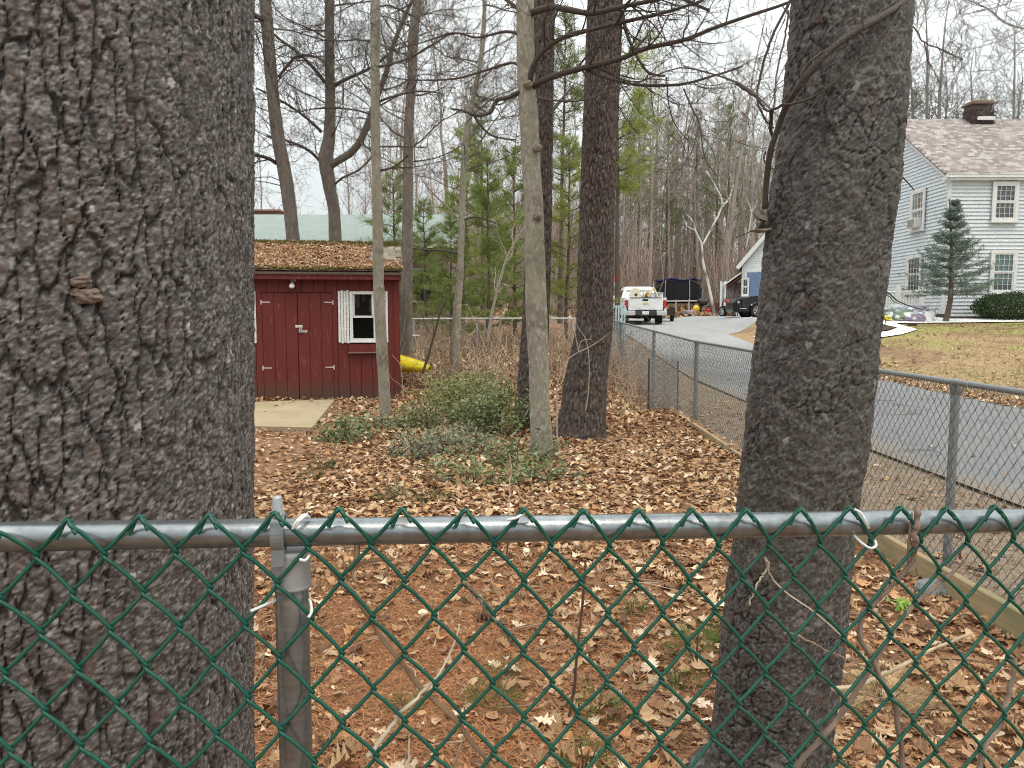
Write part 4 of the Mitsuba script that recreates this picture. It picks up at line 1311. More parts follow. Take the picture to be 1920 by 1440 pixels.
def shed_window(W, box=True, slats_r=4):
    uc = (W[0] + W[1]) / 2
    w, h = W[1] - W[0], W[3] - W[2]
    mb = MB()
    fw = .055
    for cu, cz, a, b in ((W[0] + fw / 2, (W[2] + W[3]) / 2, fw, h), (W[1] - fw / 2, (W[2] + W[3]) / 2, fw, h)):
        mb.box(sh(cu, -.01, cz), (a, .05, b), (.8, .8, .8), SR, .004)
    for cz in (W[2] + fw / 2, W[3] - fw / 2):
        mb.box(sh(uc, -.008, cz), (w - 2 * fw, .05, fw), (.8, .8, .8), SR, .004)
    mb.box(sh(uc, -.022, W[2] - .012), (w + .06, .07, .028), (.8, .8, .8), SR, .004)
    key = part(shed, 'window', mb, 'white_paint')
    zm = W[2] + h * .49
    mb = MB()
    mb.box(sh(uc, .0, zm), (w - 2 * fw - .004, .03, .04), (.8, .8, .8), SR, .003)
    for s in (-1, 1):
        mb.box(sh(uc + s * (w / 2 - fw - .016), .004, (zm + W[3] - fw) / 2 + .01), (.03, .026, W[3] - fw - zm - .03), (.8, .8, .8), SR, .003)
    part(key, 'sash', mb, 'white_paint')
    mb = MB()
    p = [sh(uc - (w / 2 - fw), .012, zm), sh(uc + (w / 2 - fw), .012, zm), sh(uc + (w / 2 - fw), .012, W[3] - fw), sh(uc - (w / 2 - fw), .012, W[3] - fw)]
    part(key, 'pane', (np.array(p), np.array([[0, 1, 2], [0, 2, 3]])), 'glass_pane')
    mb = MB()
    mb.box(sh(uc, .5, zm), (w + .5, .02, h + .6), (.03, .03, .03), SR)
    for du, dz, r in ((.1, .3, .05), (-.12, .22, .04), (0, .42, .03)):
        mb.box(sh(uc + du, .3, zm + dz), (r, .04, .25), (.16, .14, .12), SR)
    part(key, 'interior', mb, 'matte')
    for s in (-1, 1):
        key2 = None
        for i in range(4):
            u = uc + s * (w / 2 + .034 + i * .05)
            mb = MB().box(sh(u, -.022, (W[2] + W[3]) / 2 - .01), (.042, .022, h + .06 - .03 * (i % 2)), (.8, .8, .8), SR, .008)
            if key2 is None:
                bars = [MB().box(sh(uc + s * (w / 2 + .109), -.006, (W[2] + W[3]) / 2 + dz * h), (.19, .01, .04), (.75, .75, .75), SR) for dz in (-.25, .25)]
                key2 = part(shed, 'shutter', bars[0], 'white_paint')
                part(key2, 'batten', bars[1], 'white_paint')
            part(key2, 'slat', mb, 'white_paint')
    if box:
        mb = MB()
        mb.box(sh(uc + .01, -.08, W[2] - .12), (w + .02, .02, .13), (.1, .02, .02), SR, .003).box(sh(uc + .01, -.05, W[2] - .19), (w + .06, .1, .02), (.3, .2, .15), SR, .003)
        mb.box(sh(uc + w / 2, -.045, W[2] - .12), (.02, .06, .13), (.1, .02, .02), SR)
        part(shed, 'window_box', mb, 'shed_paint')
        part(shed, 'ledge', MB().box(sh(uc + .01, -.05, W[2] - .206), (w + .05, .11, .012), (.32, .25, .2), SR), 'matte')


shed_window(W1)
shed_window(W2, False)
# eave, roof
part(shed, 'fascia', MB().box(sh(SW / 2, -.2, EZ + .0), (SW + .1, .025, .15), (.1, .02, .02), SR, .004).box(sh(SW / 2, -.095, EZ - .05), (SW + .06, .19, .015), (.08, .015, .015), SR), 'shed_paint')
RZ = sz(458, 1.5, 1.25) - .0
rdz = RZ - EZ
sl = math.atan2(rdz, 1.45)
roof_mb = MB()
L = math.hypot(1.5, rdz) + .02
Rr = SR @ rotx(sl)
c = (sh(SW / 2, -.24, EZ + .06) + sh(SW / 2, 1.25, RZ + .02)) / 2
roof_mb.box(c, (SW + .16, L, .035), (.16, .13, .1), Rr)
Rb = SR @ rotx(-sl)
roof_mb.box((sh(SW / 2, 1.25, RZ + .02) + sh(SW / 2, 2.75, EZ + .06)) / 2, (SW + .16, L, .035), (.16, .13, .1), Rb)
roof = part(shed, 'roof', roof_mb, 'matte')
# gable triangles
for u in (.012, SW - .012):
    tri = np.array([sh(u, 0, EZ - .01), sh(u, 2.5, EZ - .01), sh(u, 1.25, RZ - .02)])
    tri2 = tri - SX * .02 * (1 if u < 1 else -1) * -1
    m = trimesh.convex.convex_hull(np.vstack([tri, tri2]))
    part(shed, 'gable', MB().mesh(m), 'shed_paint')
# weathered shingles: single ones bare at the right end, the rest lie under leaves
rng = np.random.default_rng(31)
vx, vy = -SX, norm(sh(0, 1.25, RZ) - sh(0, -.24, EZ + .04))
vn = np.cross(vx, vy)
ro = sh(0, -.26, EZ + .075) + SX * -.08
for r in range(8):
    for q in range(16):
        w = .245
        u = -.08 + q * w + (r % 2) * w / 2
        if u > SW + .05:
            continue
        mb = MB()
        p = sh(0, -.26, EZ + .082) + SX * (u + w / 2) + vy * (.11 + r * .19) + vn * (.004 + rng.uniform(0, .004))
        mb.box(p, (w - .008, .21, .009), np.array((.21, .19, .15)) * rng.uniform(.7, 1.3), np.stack([vx, vy, vn], 1) @ rotx(.03) @ rotz(rng.normal(0, .012)))
        part(roof, 'shingle', mb, 'matte')
lamp = thing('wall_lamp', 'small silver floodlight under the eave above the red shed door', 'lamp')
lu = su(553)
lz = sz(526, lu)
mb = MB().box(sh(lu, -.02, lz + .02), (.1, .03, .07), (.4, .4, .42), SR, .006)
part(lamp, 'base', mb, 'satin')
mb = MB().tube(np.array([sh(lu, -.02, lz), sh(lu + .005, -.07, lz - .03), sh(lu + .01, -.11, lz - .09)]), [.02, .022, .05], 12, (.38, .39, .4), True)
part(lamp, 'head', mb, 'satin', True)
m = trimesh.creation.icosphere(2, .052)
part(lamp, 'bulb', MB().add(m.vertices * [1, .7, .8] + sh(lu + .012, -.125, lz - .105), m.faces, (.75, .75, .72)), 'gloss', True)
pad = Polygon([on_ground(px, py, 8, 15)[:2] for px, py in ((628, 752), (592, 803), (585, 811), (380, 813), (372, 760), (470, 757))])
pm = MB()
pe = trimesh.creation.extrude_polygon(pad.buffer(-.02).buffer(.02), .14, engine='earcut')
pm.add(pe.vertices + [0, 0, -.05], pe.faces)
solo('concrete_pad', 'stained tan concrete pad in front of the red shed doors', 'concrete pad', pm, 'old_concrete')
# kayak lying behind the shed's right side
k = thing('kayak', 'yellow kayak lying in the leaves behind the right corner of the red shed', 'kayak')
ka, kb = at(738, 676, 15.8), at(806, 688, 15.3)
ka[2], kb[2] = ka[2] - .07, kb[2] - .04
ax = norm(kb - ka)
n = 22
L = np.linalg.norm(kb - ka) + 1.6
u = np.linspace(0, 1, n)
side = norm(np.cross(ax, [0, 0, 1]))
upv = np.cross(side, ax)
hw = .37 * np.sin(np.pi * np.clip(u, .02, .985)) ** .65
hh = .21 * np.sin(np.pi * np.clip(u, .02, .985)) ** .45
ang = np.linspace(0, 2 * np.pi, 20, endpoint=False)
C = kb - ax * L * (1 - u)[:, None]
ring = C[:, None] + side * (hw[:, None, None] * np.cos(ang)[None, :, None]) + upv * (hh[:, None, None] * np.where(np.sin(ang) > 0, np.sin(ang), .75 * np.sin(ang))[None, :, None])
mb = MB().add(ring.reshape(-1, 3), grid_faces(n, 20)[:, ::-1], (.72, .62, .02))
part(k, 'hull', mb, 'satin', True)
part(k, 'keel', MB().tube(C + upv * (hh[:, None] + .004), .014, 6, (.78, .7, .08)), 'satin', True)
part(k, 'cockpit_rim', MB().tube(np.array([C[13] + ax * .38 * math.cos(t) + side * (-.3 + .12 * math.sin(t)) + upv * (-.02 + .1 * math.sin(t)) for t in np.linspace(0, 2 * np.pi, 20)]), .03, 6, (.02, .02, .02)), 'satin', True)

# ---------------------------------------------------------------- house with the green roof behind the shed
k = thing('green_roof_house', 'long low house with pale green roof behind the red shed', 'house')
y0, y1 = 27.0, 31.0
x0, x1 = -16.0, at(862, 450, y0)[0]
ze, zr = at(960, 456, y0)[2], at(960, 405, y1)[2]
g = float(ground_z(-6, 28))
mb = MB().box(((x0 + x1) / 2 - .2, y0 + 4.2, (g - .3 + ze - .15) / 2), (x1 - x0 - .8, 7.4, ze - .15 - g + .3), (.30, .2, .175))
part(k, 'wall', mb, 'matte')
sl = math.atan2(zr - ze, y1 - y0)
L = math.hypot(zr - ze, y1 - y0)
mb = MB().box(((x0 + x1) / 2, (y0 + y1) / 2, (ze + zr) / 2), (x1 - x0, L, .12), (.2, .3, .27), rotx(sl)).box(((x0 + x1) / 2, y1 + 2, (ze + zr) / 2), (x1 - x0, L, .12), (.2, .3, .27), rotx(-sl))
part(k, 'roof', mb, 'green_shingle')
part(k, 'fascia', MB().box(((x0 + x1) / 2, y0 - .03, ze - .08), (x1 - x0, .04, .16), (.72, .68, .68)), 'matte')
mb = MB()
c = at(505, 400, y1 + .6)
mb.box((c[0] - .55, c[1] + .6, c[2] - .15), (2.0, 1.6, .42), (.22, .12, .09)).box((c[0] - .55, c[1] + .6, c[2] + .09), (2.15, 1.8, .07), (.3, .17, .13))
part(k, 'roof_vent', mb, 'matte')
for i in range(5):
    xw = -13.5 + i * 2.6
    mb = MB().box((xw, y0 + .47, g + 1.5), (1.0, .06, 1.2), (.75, .75, .75))
    w = part(k, 'window', mb, 'white_paint')
    part(w, 'pane', MB().box((xw, y0 + .45, g + 1.5), (.84, .05, 1.04), (.03, .035, .04)), 'dark_glass')

# ---------------------------------------------------------------- the grey clapboard house on the right
hx, hy = at(1781, 335, 28.5)[0], 28.5
HZ0, HZE = 1.42, at(1781, 338, 28.5)[2]
HD = 8.8
HZR = at(1690, 228, hy + HD / 2)[2]
HXE = hx + 16
house = thing('clapboard_house', 'two storey pale blue grey clapboard house with mottled shingle roof on the right', 'house')
mb = MB()
ex = .135
n = int((HZE - HZ0) / ex)
for i in range(n + 1):
    z0 = HZ0 + i * ex
    z1 = min(z0 + ex + .012, HZE)
    v = np.array([[hx + .05, hy - .06, z0], [HXE, hy - .06, z0], [HXE, hy - .008, z1], [hx + .05, hy - .008, z1], [hx + .05, hy + .01, z0], [HXE, hy + .01, z0]])
    mb.add(v, [[0, 1, 2], [0, 2, 3], [0, 4, 5], [0, 5, 1]])
ng = int((HZR - HZ0) / ex)
for i in range(ng + 1):
    z0 = HZ0 + i * ex
    z1 = z0 + ex + .012
    t = max(0.0, (z0 - HZE) / (HZR - HZE))
    ya, yb = hy + .05 + t * HD / 2, hy + HD - .05 - t * HD / 2
    if ya >= yb:
        continue
    v = np.array([[hx - .06, ya, z0], [hx - .06, yb, z0], [hx - .008, yb, z1], [hx - .008, ya, z1], [hx + .01, ya, z0], [hx + .01, yb, z0]])
    mb.add(v, [[0, 2, 1], [0, 3, 2], [0, 5, 4], [0, 1, 5]])
cb = part(house, 'wall', MB().box(((hx + HXE) / 2 + .05, hy + HD / 2 + .02, (HZ0 - .5 + HZE) / 2), (HXE - hx - .12, HD - .1, HZE - HZ0 + .5), (.5, .55, .6)).mesh(trimesh.convex.convex_hull(np.array([[hx + .012, hy + .06, HZE - .01], [hx + .012, hy + HD - .06, HZE - .01], [hx + .012, hy + HD / 2, HZR - .06], [hx + .2, hy + .06, HZE - .01], [hx + .2, hy + HD - .06, HZE - .01], [hx + .2, hy + HD / 2, HZR - .06]]))), 'siding')
part(cb, 'clapboard', mb, 'siding', kind='stuff')
mb = MB()
mb.box((hx, hy - .03, (HZ0 + HZE) / 2), (.14, .03, HZE - HZ0), (.8, .8, .8)).box((hx - .03, hy + .05, (HZ0 + HZE) / 2), (.03, .14, HZE - HZ0), (.8, .8, .8))
part(house, 'corner_board', mb, 'white_paint')
part(house, 'foundation', MB().box(((hx + HXE) / 2, hy + .03, HZ0 - .15), (HXE - hx, .1, .36), (.3, .3, .3)).box((hx + .03, hy + HD / 2, HZ0 - .15), (.1, HD, .36), (.3, .3, .3)), 'matte')


def frame_at(origin, right, out):
    """Local axes of a wall opening: x to the right, y out of the wall, z up."""
    M = np.eye(4)
    M[:3, 0], M[:3, 1], M[:3, 2], M[:3, 3] = right, out, (0, 0, 1), origin
    return M


def wbox(mb, M, c, size, col, bevel=0.0):
    c = M[:3, :3] @ np.asarray(c, float) + M[:3, 3]
    return mb.box(c, size, col, M[:3, :3], bevel)


def sash_window(parent, M, w, h, rows=3, cols=4, curtain=None, trim=.11, col=(.8, .8, .8), bsdf='white_paint', nm='window'):
    mb = MB()
    for sx in (-1, 1):
        wbox(mb, M, (sx * (w / 2 + trim / 2), .035, 0), (trim, .05, h + 2 * trim), col)
    for szz in (-1, 1):
        wbox(mb, M, (0, .033, szz * (h / 2 + trim / 2)), (w, .05, trim), col)
    key = part(parent, nm, mb, bsdf)
    part(key, 'sill', wbox(MB(), M, (0, .06, -h / 2 - trim - .012), (w + 2 * trim + .06, .11, .035), col), bsdf)
    mb = MB()
    for q, zc in ((0, -h / 4), (1, h / 4)):
        d = .018 + .014 * q
        for sx in (-1, 1):
            wbox(mb, M, (sx * (w / 2 - .022), d, zc), (.044, .03, h / 2), col)
        for szz in (-1, 1):
            wbox(mb, M, (0, d, zc + szz * (h / 4 - .024)), (w - .088, .03, .048), col)
    part(key, 'sash', mb, bsdf)
    mb = MB()
    for q, zc in ((0, -h / 4), (1, h / 4)):
        d = .018 + .014 * q
        for i in range(1, cols):
            wbox(mb, M, (-w / 2 + w * i / cols, d, zc), (.012, .016, h / 2 - .09), col)
        for i in range(1, rows):
            wbox(mb, M, (0, d - .001, zc - h / 4 + h / 2 * i / rows), (w - .09, .014, .012), col)
    part(key, 'muntin', mb, bsdf)
    e = M[:3, :3]
    o = M[:3, 3]
    P = [o + e @ np.array([a * (w / 2 - .02), .012, b * (h / 2 - .02)]) for a, b in ((-1, -1), (1, -1), (1, 1), (-1, 1))]
    part(key, 'pane', (np.array(P), np.array([[0, 1, 2], [0, 2, 3]])), 'glass_pane')
    mb = MB()
    n = 26
    for i, (lo, hi, cc) in enumerate(curtain or [(-1, 1, (.06, .065, .07))]):
        uu = np.linspace(-w / 2, w / 2, n)
        dd = -.012 + .006 * np.sin(uu * 60) if cc[0] > .15 else -.012 + 0 * uu
        P = np.array([o + e @ np.array([a, b_, z_ * h / 2]) for z_ in (lo, hi) for a, b_ in zip(uu, dd)])
        mb.add(P, grid_faces(2, n, False), cc)
    part(key, 'curtain', mb, 'matte', label=None)
    return key


def front_win(px0, px1, py0, py1, curtain):
    a, b = at(px0, py1, hy), at(px1, py0, hy)
    M = frame_at([(a[0] + b[0]) / 2, hy - .08, (a[2] + b[2]) / 2], (1, 0, 0), (0, -1, 0))
    return sash_window(house, M, b[0] - a[0], b[2] - a[2], 3, 4, curtain)


front_win(1861, 1902, 347, 411, [(-1, 1, (.075, .07, .085))])
front_win(1857, 1899, 475, 546, [(-.55, 1, (.12, .19, .18)), (-1, -.55, (.05, .06, .07))])
front_win(2010, 2052, 347, 411, [(-1, 1, (.075, .07, .085))])


def side_win(px0, px1, py0, py1, curtain):
    """px0 (further) to px1 (nearer) on the gable wall."""
    ya, yb = hx * FOCAL / (px1 - 960), hx * FOCAL / (px0 - 960)
    ym = (ya + yb) / 2
    z1, z0 = at(960, py0, ym)[2], at(960, py1, ym)[2]
    M = frame_at([hx - .08, ym, (z0 + z1) / 2], (0, -1, 0), (-1, 0, 0))
    return sash_window(house, M, yb - ya, z1 - z0, 3, 4, curtain), ya, yb, z0, z1


_, ya, yb, z0, z1 = side_win(1703, 1724, 360, 428, [(-1, 1, (.24, .22, .19))])
side_win(1701, 1723, 483, 546, [(-.0, 1, (.07, .085, .09)), (-1, 0, (.06, .08, .08))])
ac = thing('air_conditioner', 'window air conditioner in the upper gable window of the grey house', 'air conditioner')
ym = (ya + yb) / 2
mb = MB().box((hx - .2, ym, z0 + .19), (.3, .66, .36), (.62, .62, .6), None, .015)
part(ac, 'housing', mb, 'satin')
mb = MB()
for i in range(7):
    mb.box((hx - .355, ym, z0 + .06 + i * .042), (.015, .5, .02), (.2, .2, .2))
part(ac, 'grille', mb, 'satin')
part(house, 'eave', MB().box(((hx + HXE) / 2 - .1, hy - .12, HZE + .03), (HXE - hx + .35, .26, .1), (.8, .8, .8)).box(((hx + HXE) / 2 - .1, hy - .26, HZE + .12), (HXE - hx + .35, .1, .12), (.75, .77, .78)), 'white_paint')
# roof: shingles course by course
mb = MB()
rng = np.random.default_rng(77)
dy, dz = HD / 2 + .3, HZR - HZE - .08
Ls = math.hypot(dy, dz)
vy = np.array([0, dy, dz]) / Ls
vn = np.array([0, -vy[2], vy[1]])
RM = np.stack([(1, 0, 0), vy, vn], 1)
base = np.array([hx - .22, hy - .3, HZE + .13])
nc = int(Ls / .15)
tones = [(.30, .265, .25), (.25, .21, .195), (.35, .325, .31), (.28, .235, .22), (.38, .36, .345), (.235, .20, .19)]
for i in range(nc):
    x = -.0 - (i % 2) * .12
    while x < HXE - hx + .3:
        w = rng.uniform(.15, .27)
        tone = np.array(tones[rng.integers(0, 6)]) * rng.uniform(.85, 1.15)
        p = base + np.array([1, 0, 0]) * (x + w / 2) + vy * (.085 + i * Ls / nc) + vn * (.02 + rng.uniform(0, .006))
        mb.box(p, (w - .006, .185, .026), tone, RM @ rotx(.13))
        x += w
rf = part(house, 'roof', MB().box(base + np.array([(HXE - hx + .3) / 2, 0, 0]) + vy * Ls / 2 - vn * .05, (HXE - hx + .3, Ls, .1), (.3, .26, .24), RM).box(base * [1, 0, 1] + np.array([(HXE - hx + .3) / 2, hy + HD + .3, 0]) + vy * [1, -1, 1] * Ls / 2 - vn * [1, -1, 1] * .05, (HXE - hx + .3, Ls, .1), (.3, .26, .24), np.stack([(1, 0, 0), vy * [1, -1, 1], vn * [1, -1, 1]], 1)), 'matte')
part(rf, 'shingle', mb, 'matte', kind='stuff')
mb = MB()
for s in (1, -1):
    vy2 = vy * [1, s, 1]
    vn2 = vn * [1, s, 1]
    yb0 = base[1] if s == 1 else hy + HD + .3
    mb.box(np.array([hx - .13, yb0, base[2] - .15]) + vy2 * Ls / 2, (.05, Ls, .2), (.72, .75, .78), np.stack([(1, 0, 0), vy2, vn2], 1))
part(house, 'rake_board', mb, 'white_paint')
ch = part(house, 'chimney', MB().box(((at(1822, 215, 33.2)[0]), hy + HD / 2 - .2, HZR + .1), (.88, .6, 1.0), (.1, .075, .065)), 'matte')
mb = MB()
cxx = at(1822, 215, 33.2)[0]
for r in range(9):
    zc = HZR - .3 + r * .075 + .05
    for i in range(5):
        for j, yy in enumerate((-.31, .31)):
            mb.box((cxx - .37 + i * .19 + (r % 2) * .06 - .03, hy + HD / 2 - .2 + yy, zc), (.175, .03, .06), np.array((.065, .05, .045)) * rng.uniform(.6, 1.5))
        mb.box((cxx - .45, hy + HD / 2 - .2 - .26 + i * .13, zc), (.03, .118, .06), np.array((.065, .05, .045)) * rng.uniform(.6, 1.5))
mb.box((cxx, hy + HD / 2 - .2, HZR + .62), (1.05, .8, .08), (.16, .12, .1)).box((cxx, hy + HD / 2 - .2, HZR + .7), (.8, .6, .1), (.3, .22, .14))
mb.box((cxx + .1, hy + HD / 2 - .45, HZR - .0), (.7, .3, .14), (.7, .7, .7))
part(ch, 'brick', mb, 'matte', kind='stuff')
part(house, 'basement_vent', MB().box((at(1760, 590, hy)[0] + .0, hy - .07, HZ0 + .12), (.3, .1, .2), (.1, .1, .1)), 'matte')
# mulch strip
mb = flat_patch(Polygon([(hx - .3, hy - .9), (HXE, hy - .9), (HXE, hy - .05), (hx - .3, hy - .05)]), .09, .5)
scene['mulch_strip'] = shape(mb, 'matte', True)
scene['mulch_strip'] = mikit.ply(mb.arrays()[:2], pr((.04, .03, .025), .95), smooth=True)
labels['mulch_strip'] = {'kind': 'structure', 'label': 'dark mulch strip at the foot of the grey house'}
# white porch railing beside the gable wall
k = thing('porch_railing', 'white picket porch railing at the gable wall behind the stacked bags', 'railing')
mb, pk = MB(), MB()
a, b = at(1600, 580, 29.5), at(1730, 582, 28.6)
zb = float(ground_z(a[0], 29)) + .05
for zz in (.25, .95):
    mb.tube(np.array([[a[0], a[1], zb + zz], [b[0], b[1], zb + zz]]), .045, 4, (.8, .8, .8), True)
part(k, 'rail', mb, 'white_paint')
n = 26
for i in range(n):
    t = i / (n - 1)
    p = a + (b - a) * t
    mb = MB().box((p[0], p[1], zb + .6), (.05 if i % 8 else .13, .05 if i % 8 else .13, .72 if i % 8 else 1.15), (.8, .8, .8))
    part(k, 'picket' if i % 8 else 'post', mb, 'white_paint')

# ---------------------------------------------------------------- blue spruce and hedge
k = thing('blue_spruce', 'small blue green spruce with a bare lower trunk in front of the grey house corner', 'spruce tree')
r = np.random.default_rng(8)
yb = 26.6
p0 = gp(at(1772, 595, yb)[0], yb, -.05)
ptop = at(1780, 372, yb)
H = ptop[2] - p0[2]
tr = MB()
tr.tube(curve([p0, p0 + [.1, 0, .45], p0 + [.16, 0, 1.0], p0 + [.12, 0, 2.2], [ptop[0], yb, ptop[2]]], 16), np.linspace(.1, .015, 16), 8, (.13, .1, .085))
part(k, 'trunk', tr, 'matte', True)
P, D, wood = [], [], MB()
nt = 12
for i in range(nt):
    for q_ in range(13):
        t = min(max((i + .4) / nt + r.normal(0, .013), 0), 1)
        z = .95 + (H - 1.0) * t
        a = q_ * 2 * np.pi / 13 + r.normal(0, .25) + i * .9
        L = (1.6 * (1 - t) ** 1.08 + .09) * r.uniform(.55, 1.12)
        q = np.array([p0[0] + .13, yb, p0[2] + z])
        d = norm([math.cos(a), math.sin(a), r.normal(.08, .1) + .5 * t])
        dr_ = r.uniform(.05, .2)
        cv = lambda s: q + d * L * s + np.array([0, 0, -dr_ * L * s * s + .24 * L * s ** 3])
        wood.tube(np.array([cv(s) for s in np.linspace(0, 1, 5)]), np.linspace(.013, .004, 5), 3, (.12, .1, .085))
        side = norm(np.cross(d, [0, 0, 1]))
        for _ in range(int(5 + 17 * L)):
            s = r.uniform(.15, 1.0) ** .8
            o = r.normal(0, .16) * L * (1.15 - .6 * s)
            P.append(cv(s) + side * o + np.array([0, 0, r.normal(0, .02)]))
            D.append(norm(d + side * np.sign(o) * .8 + [0, 0, r.uniform(0, .5)]))
part(k, 'limb', wood, 'matte', True)
P, D = np.array(P), np.array(D)
v, f, c = needles(r, P, D, 12, .09, .016, np.array((.2, .255, .215)), .5, .7)
tone = np.repeat(.65 + .7 * meshkit.noise(P * 2.3, 2)[:, None], 36, 0)
part(k, 'crown', MB().add(v, f, np.clip(c * tone, .01, .6)), 'needle')


def leaf_cloud(rng, P, N, ln, wd, col, var=.3):
    """Small folded leaves at P facing about N: four triangles each."""
    n = len(P)
    N = norm(N)
    a = norm(np.cross(N, rng.normal(0, 1, (n, 3))))
    b = np.cross(N, a)
    s = rng.uniform(.65, 1.2, (n, 1))
    L, W = ln * s, wd * s
    mid = P + N * W * .18
    v = np.stack([P - a * L / 2, mid - b * W / 2 + a * L * .05, P + a * L / 2, mid + b * W / 2 + a * L * .05, P + a * L * .05], 1).reshape(-1, 3)
    k = np.arange(n)[:, None] * 5
    f = np.concatenate([k + [0, 1, 4], k + [1, 2, 4], k + [2, 3, 4], k + [3, 0, 4]])
    c = np.asarray(col) * rng.uniform(1 - var, 1 + var, (n, 1))
    return v, f, np.repeat(np.clip(c, .005, .9), 5, 0)


k = thing('yew_hedge', 'dark green clipped shrub below the ground floor window of the grey house', 'shrub')
r = np.random.default_rng(4)
c0 = at(1895, 575, 27.4)
n = 9000
u = norm(r.normal(0, 1, (n, 3)))
rad = r.uniform(.72, 1.03, (n, 1)) * (1 + .12 * (meshkit.noise(u * 3, 1)[:, None] - .5))
P = c0 + u * rad * [1.35, .7, .52]
P = P[P[:, 2] > float(ground_z(c0[0], 27.4))]
v, f, c = leaf_cloud(r, P, norm(P - c0) + r.normal(0, .5, P.shape), .09, .035, (.045, .075, .026), .5)
part(k, 'foliage', MB().add(v, f, c), 'leaf_green')
mb = MB()
for i in range(9):
    a = r.uniform(0, 6.28)
    mb.tube(np.array([[c0[0] + .2 * math.cos(a), c0[1] + .2 * math.sin(a), c0[2] - .75], c0 + np.array([.8 * math.cos(a), .4 * math.sin(a), .2])]), [.03, .012], 5, (.1, .08, .06))
part(k, 'stem', mb, 'matte', True)
# ---------------------------------------------------------------- vehicles and the things round the parking area
def xf(mb_fn, key, nm, M, bsdf='satin', smooth=False, label=None):
    mb = MB()
    mb_fn(mb)
    v, f, c = mb.arrays()
    v = v @ M[:3, :3].T + M[:3, 3]
    m2 = MB().add(v, f, c)
    return part(key, nm, m2, bsdf, smooth, label)


def slab(poly, x0, x1, mb, col, axis='x'):
    """A side outline (length, height) extruded across the width."""
    m = trimesh.creation.extrude_polygon(poly, x1 - x0, engine='earcut')
    v = m.vertices
    if axis == 'x':
        v = np.stack([v[:, 2] + x0, v[:, 0], v[:, 1]], 1)
        f = m.faces
    else:
        v = np.stack([v[:, 0], v[:, 2] + x0, v[:, 1]], 1)
        f = m.faces[:, ::-1]
    return mb.add(v, f, col)


def wheel(key, M, c, r, w, rimcol=(.5, .5, .52), spokes=10):
    a = np.linspace(0, 2 * np.pi, 32, endpoint=False)
    prof = [(r * .66, -w / 2), (r * .92, -w / 2), (r, -w * .36), (r, w * .36), (r * .92, w / 2), (r * .66, w / 2)]
    ring = np.array([[x * 0 + z, rr * np.cos(a), rr * np.sin(a)] if False else np.stack([a * 0 + z, rr * np.cos(a), rr * np.sin(a)], 1) for rr, z in prof]).reshape(-1, 3) if False else np.vstack([np.stack([a * 0 + z, rr * np.cos(a), rr * np.sin(a)], 1) for rr, z in prof])
    k = xf(lambda m: m.add(ring + c, np.vstack([grid_faces(6, 32), grid_faces(6, 32)[:, ::-1]]), (.022, .022, .024)), key, 'wheel', M, 'matte', True)

    def rim(m):
        m.tube(np.array([[-w * .3, 0, 0], [w * .3, 0, 0]]) + c, r * .16, 14, rimcol, True)
        m.tube(np.array([[-w * .1, 0, 0], [w * .1, 0, 0]]) + c, r * .63, 20, (.05, .05, .055), True)
        for s in (-1, 1):
            rr = np.stack([a * 0 + s * w * .42, r * .63 * np.cos(a), r * .63 * np.sin(a)], 1)
            m.tube(np.vstack([rr, rr[:1]]) + c, r * .045, 5, rimcol)
            for i in range(spokes):
                t = 2 * np.pi * i / spokes
                m.tube(np.array([[s * w * .3, 0, 0], [s * w * .42, r * .62 * math.cos(t), r * .62 * math.sin(t)]]) + c, r * .055, 4, rimcol)
    xf(rim, k, 'rim', M, 'satin', True)


# white pickup truck seen from behind
TY = 36.0
tx = at(1210, 600, TY)[0]
M = mat4(rotz(-.02), [tx, TY, float(ground_z(tx, TY + 2)) - .02])
k = thing('pickup_truck', 'white pickup truck with loaded bed seen from behind, parked beyond the grey fence', 'pickup truck')
WT = (.74, .77, .78)
arch = Point(1.15, .42).buffer(.46)
bed = Polygon([(0.02, .62), (0.02, 1.26), (2.0, 1.28), (2.0, .48), (.25, .48)]).difference(arch)
xf(lambda m: [slab(bed, s * .97 - (.1 if s > 0 else 0), s * .97 + (0 if s > 0 else .1), m, WT) for s in (-1, 1)] + [m.box((0, 1.0, .8), (1.74, 1.96, .05), (.1, .1, .1)), m.box((0, 1.98, 1.0), (1.72, .04, .5), WT)], k, 'bed', M, 'gloss')
low = Polygon([(2.04, .45), (2.04, 1.2), (4.0, 1.2), (4.25, 1.16), (5.35, 1.06), (5.5, .8), (5.5, .45)]).difference(Point(4.6, .42).buffer(.46))
body = xf(lambda m: (slab(low, -.93, .93, m, WT), m.mesh(trimesh.convex.convex_hull(np.array([[sx * .9, y, 1.19] for sx in (-1, 1) for y in (2.06, 4.15)] + [[sx * .70, y, 1.80] for sx in (-1, 1) for y in (2.28, 3.45)] + [[sx * .6, y, 1.845] for sx in (-1, 1) for y in (2.4, 3.3)])), WT)), k, 'cab', M, 'gloss')


def quad(m, P, col):
    P = np.array(P, float)
    m.add(np.vstack([P, P]), [[0, 1, 2], [0, 2, 3], [4, 6, 5], [4, 7, 6]], col)


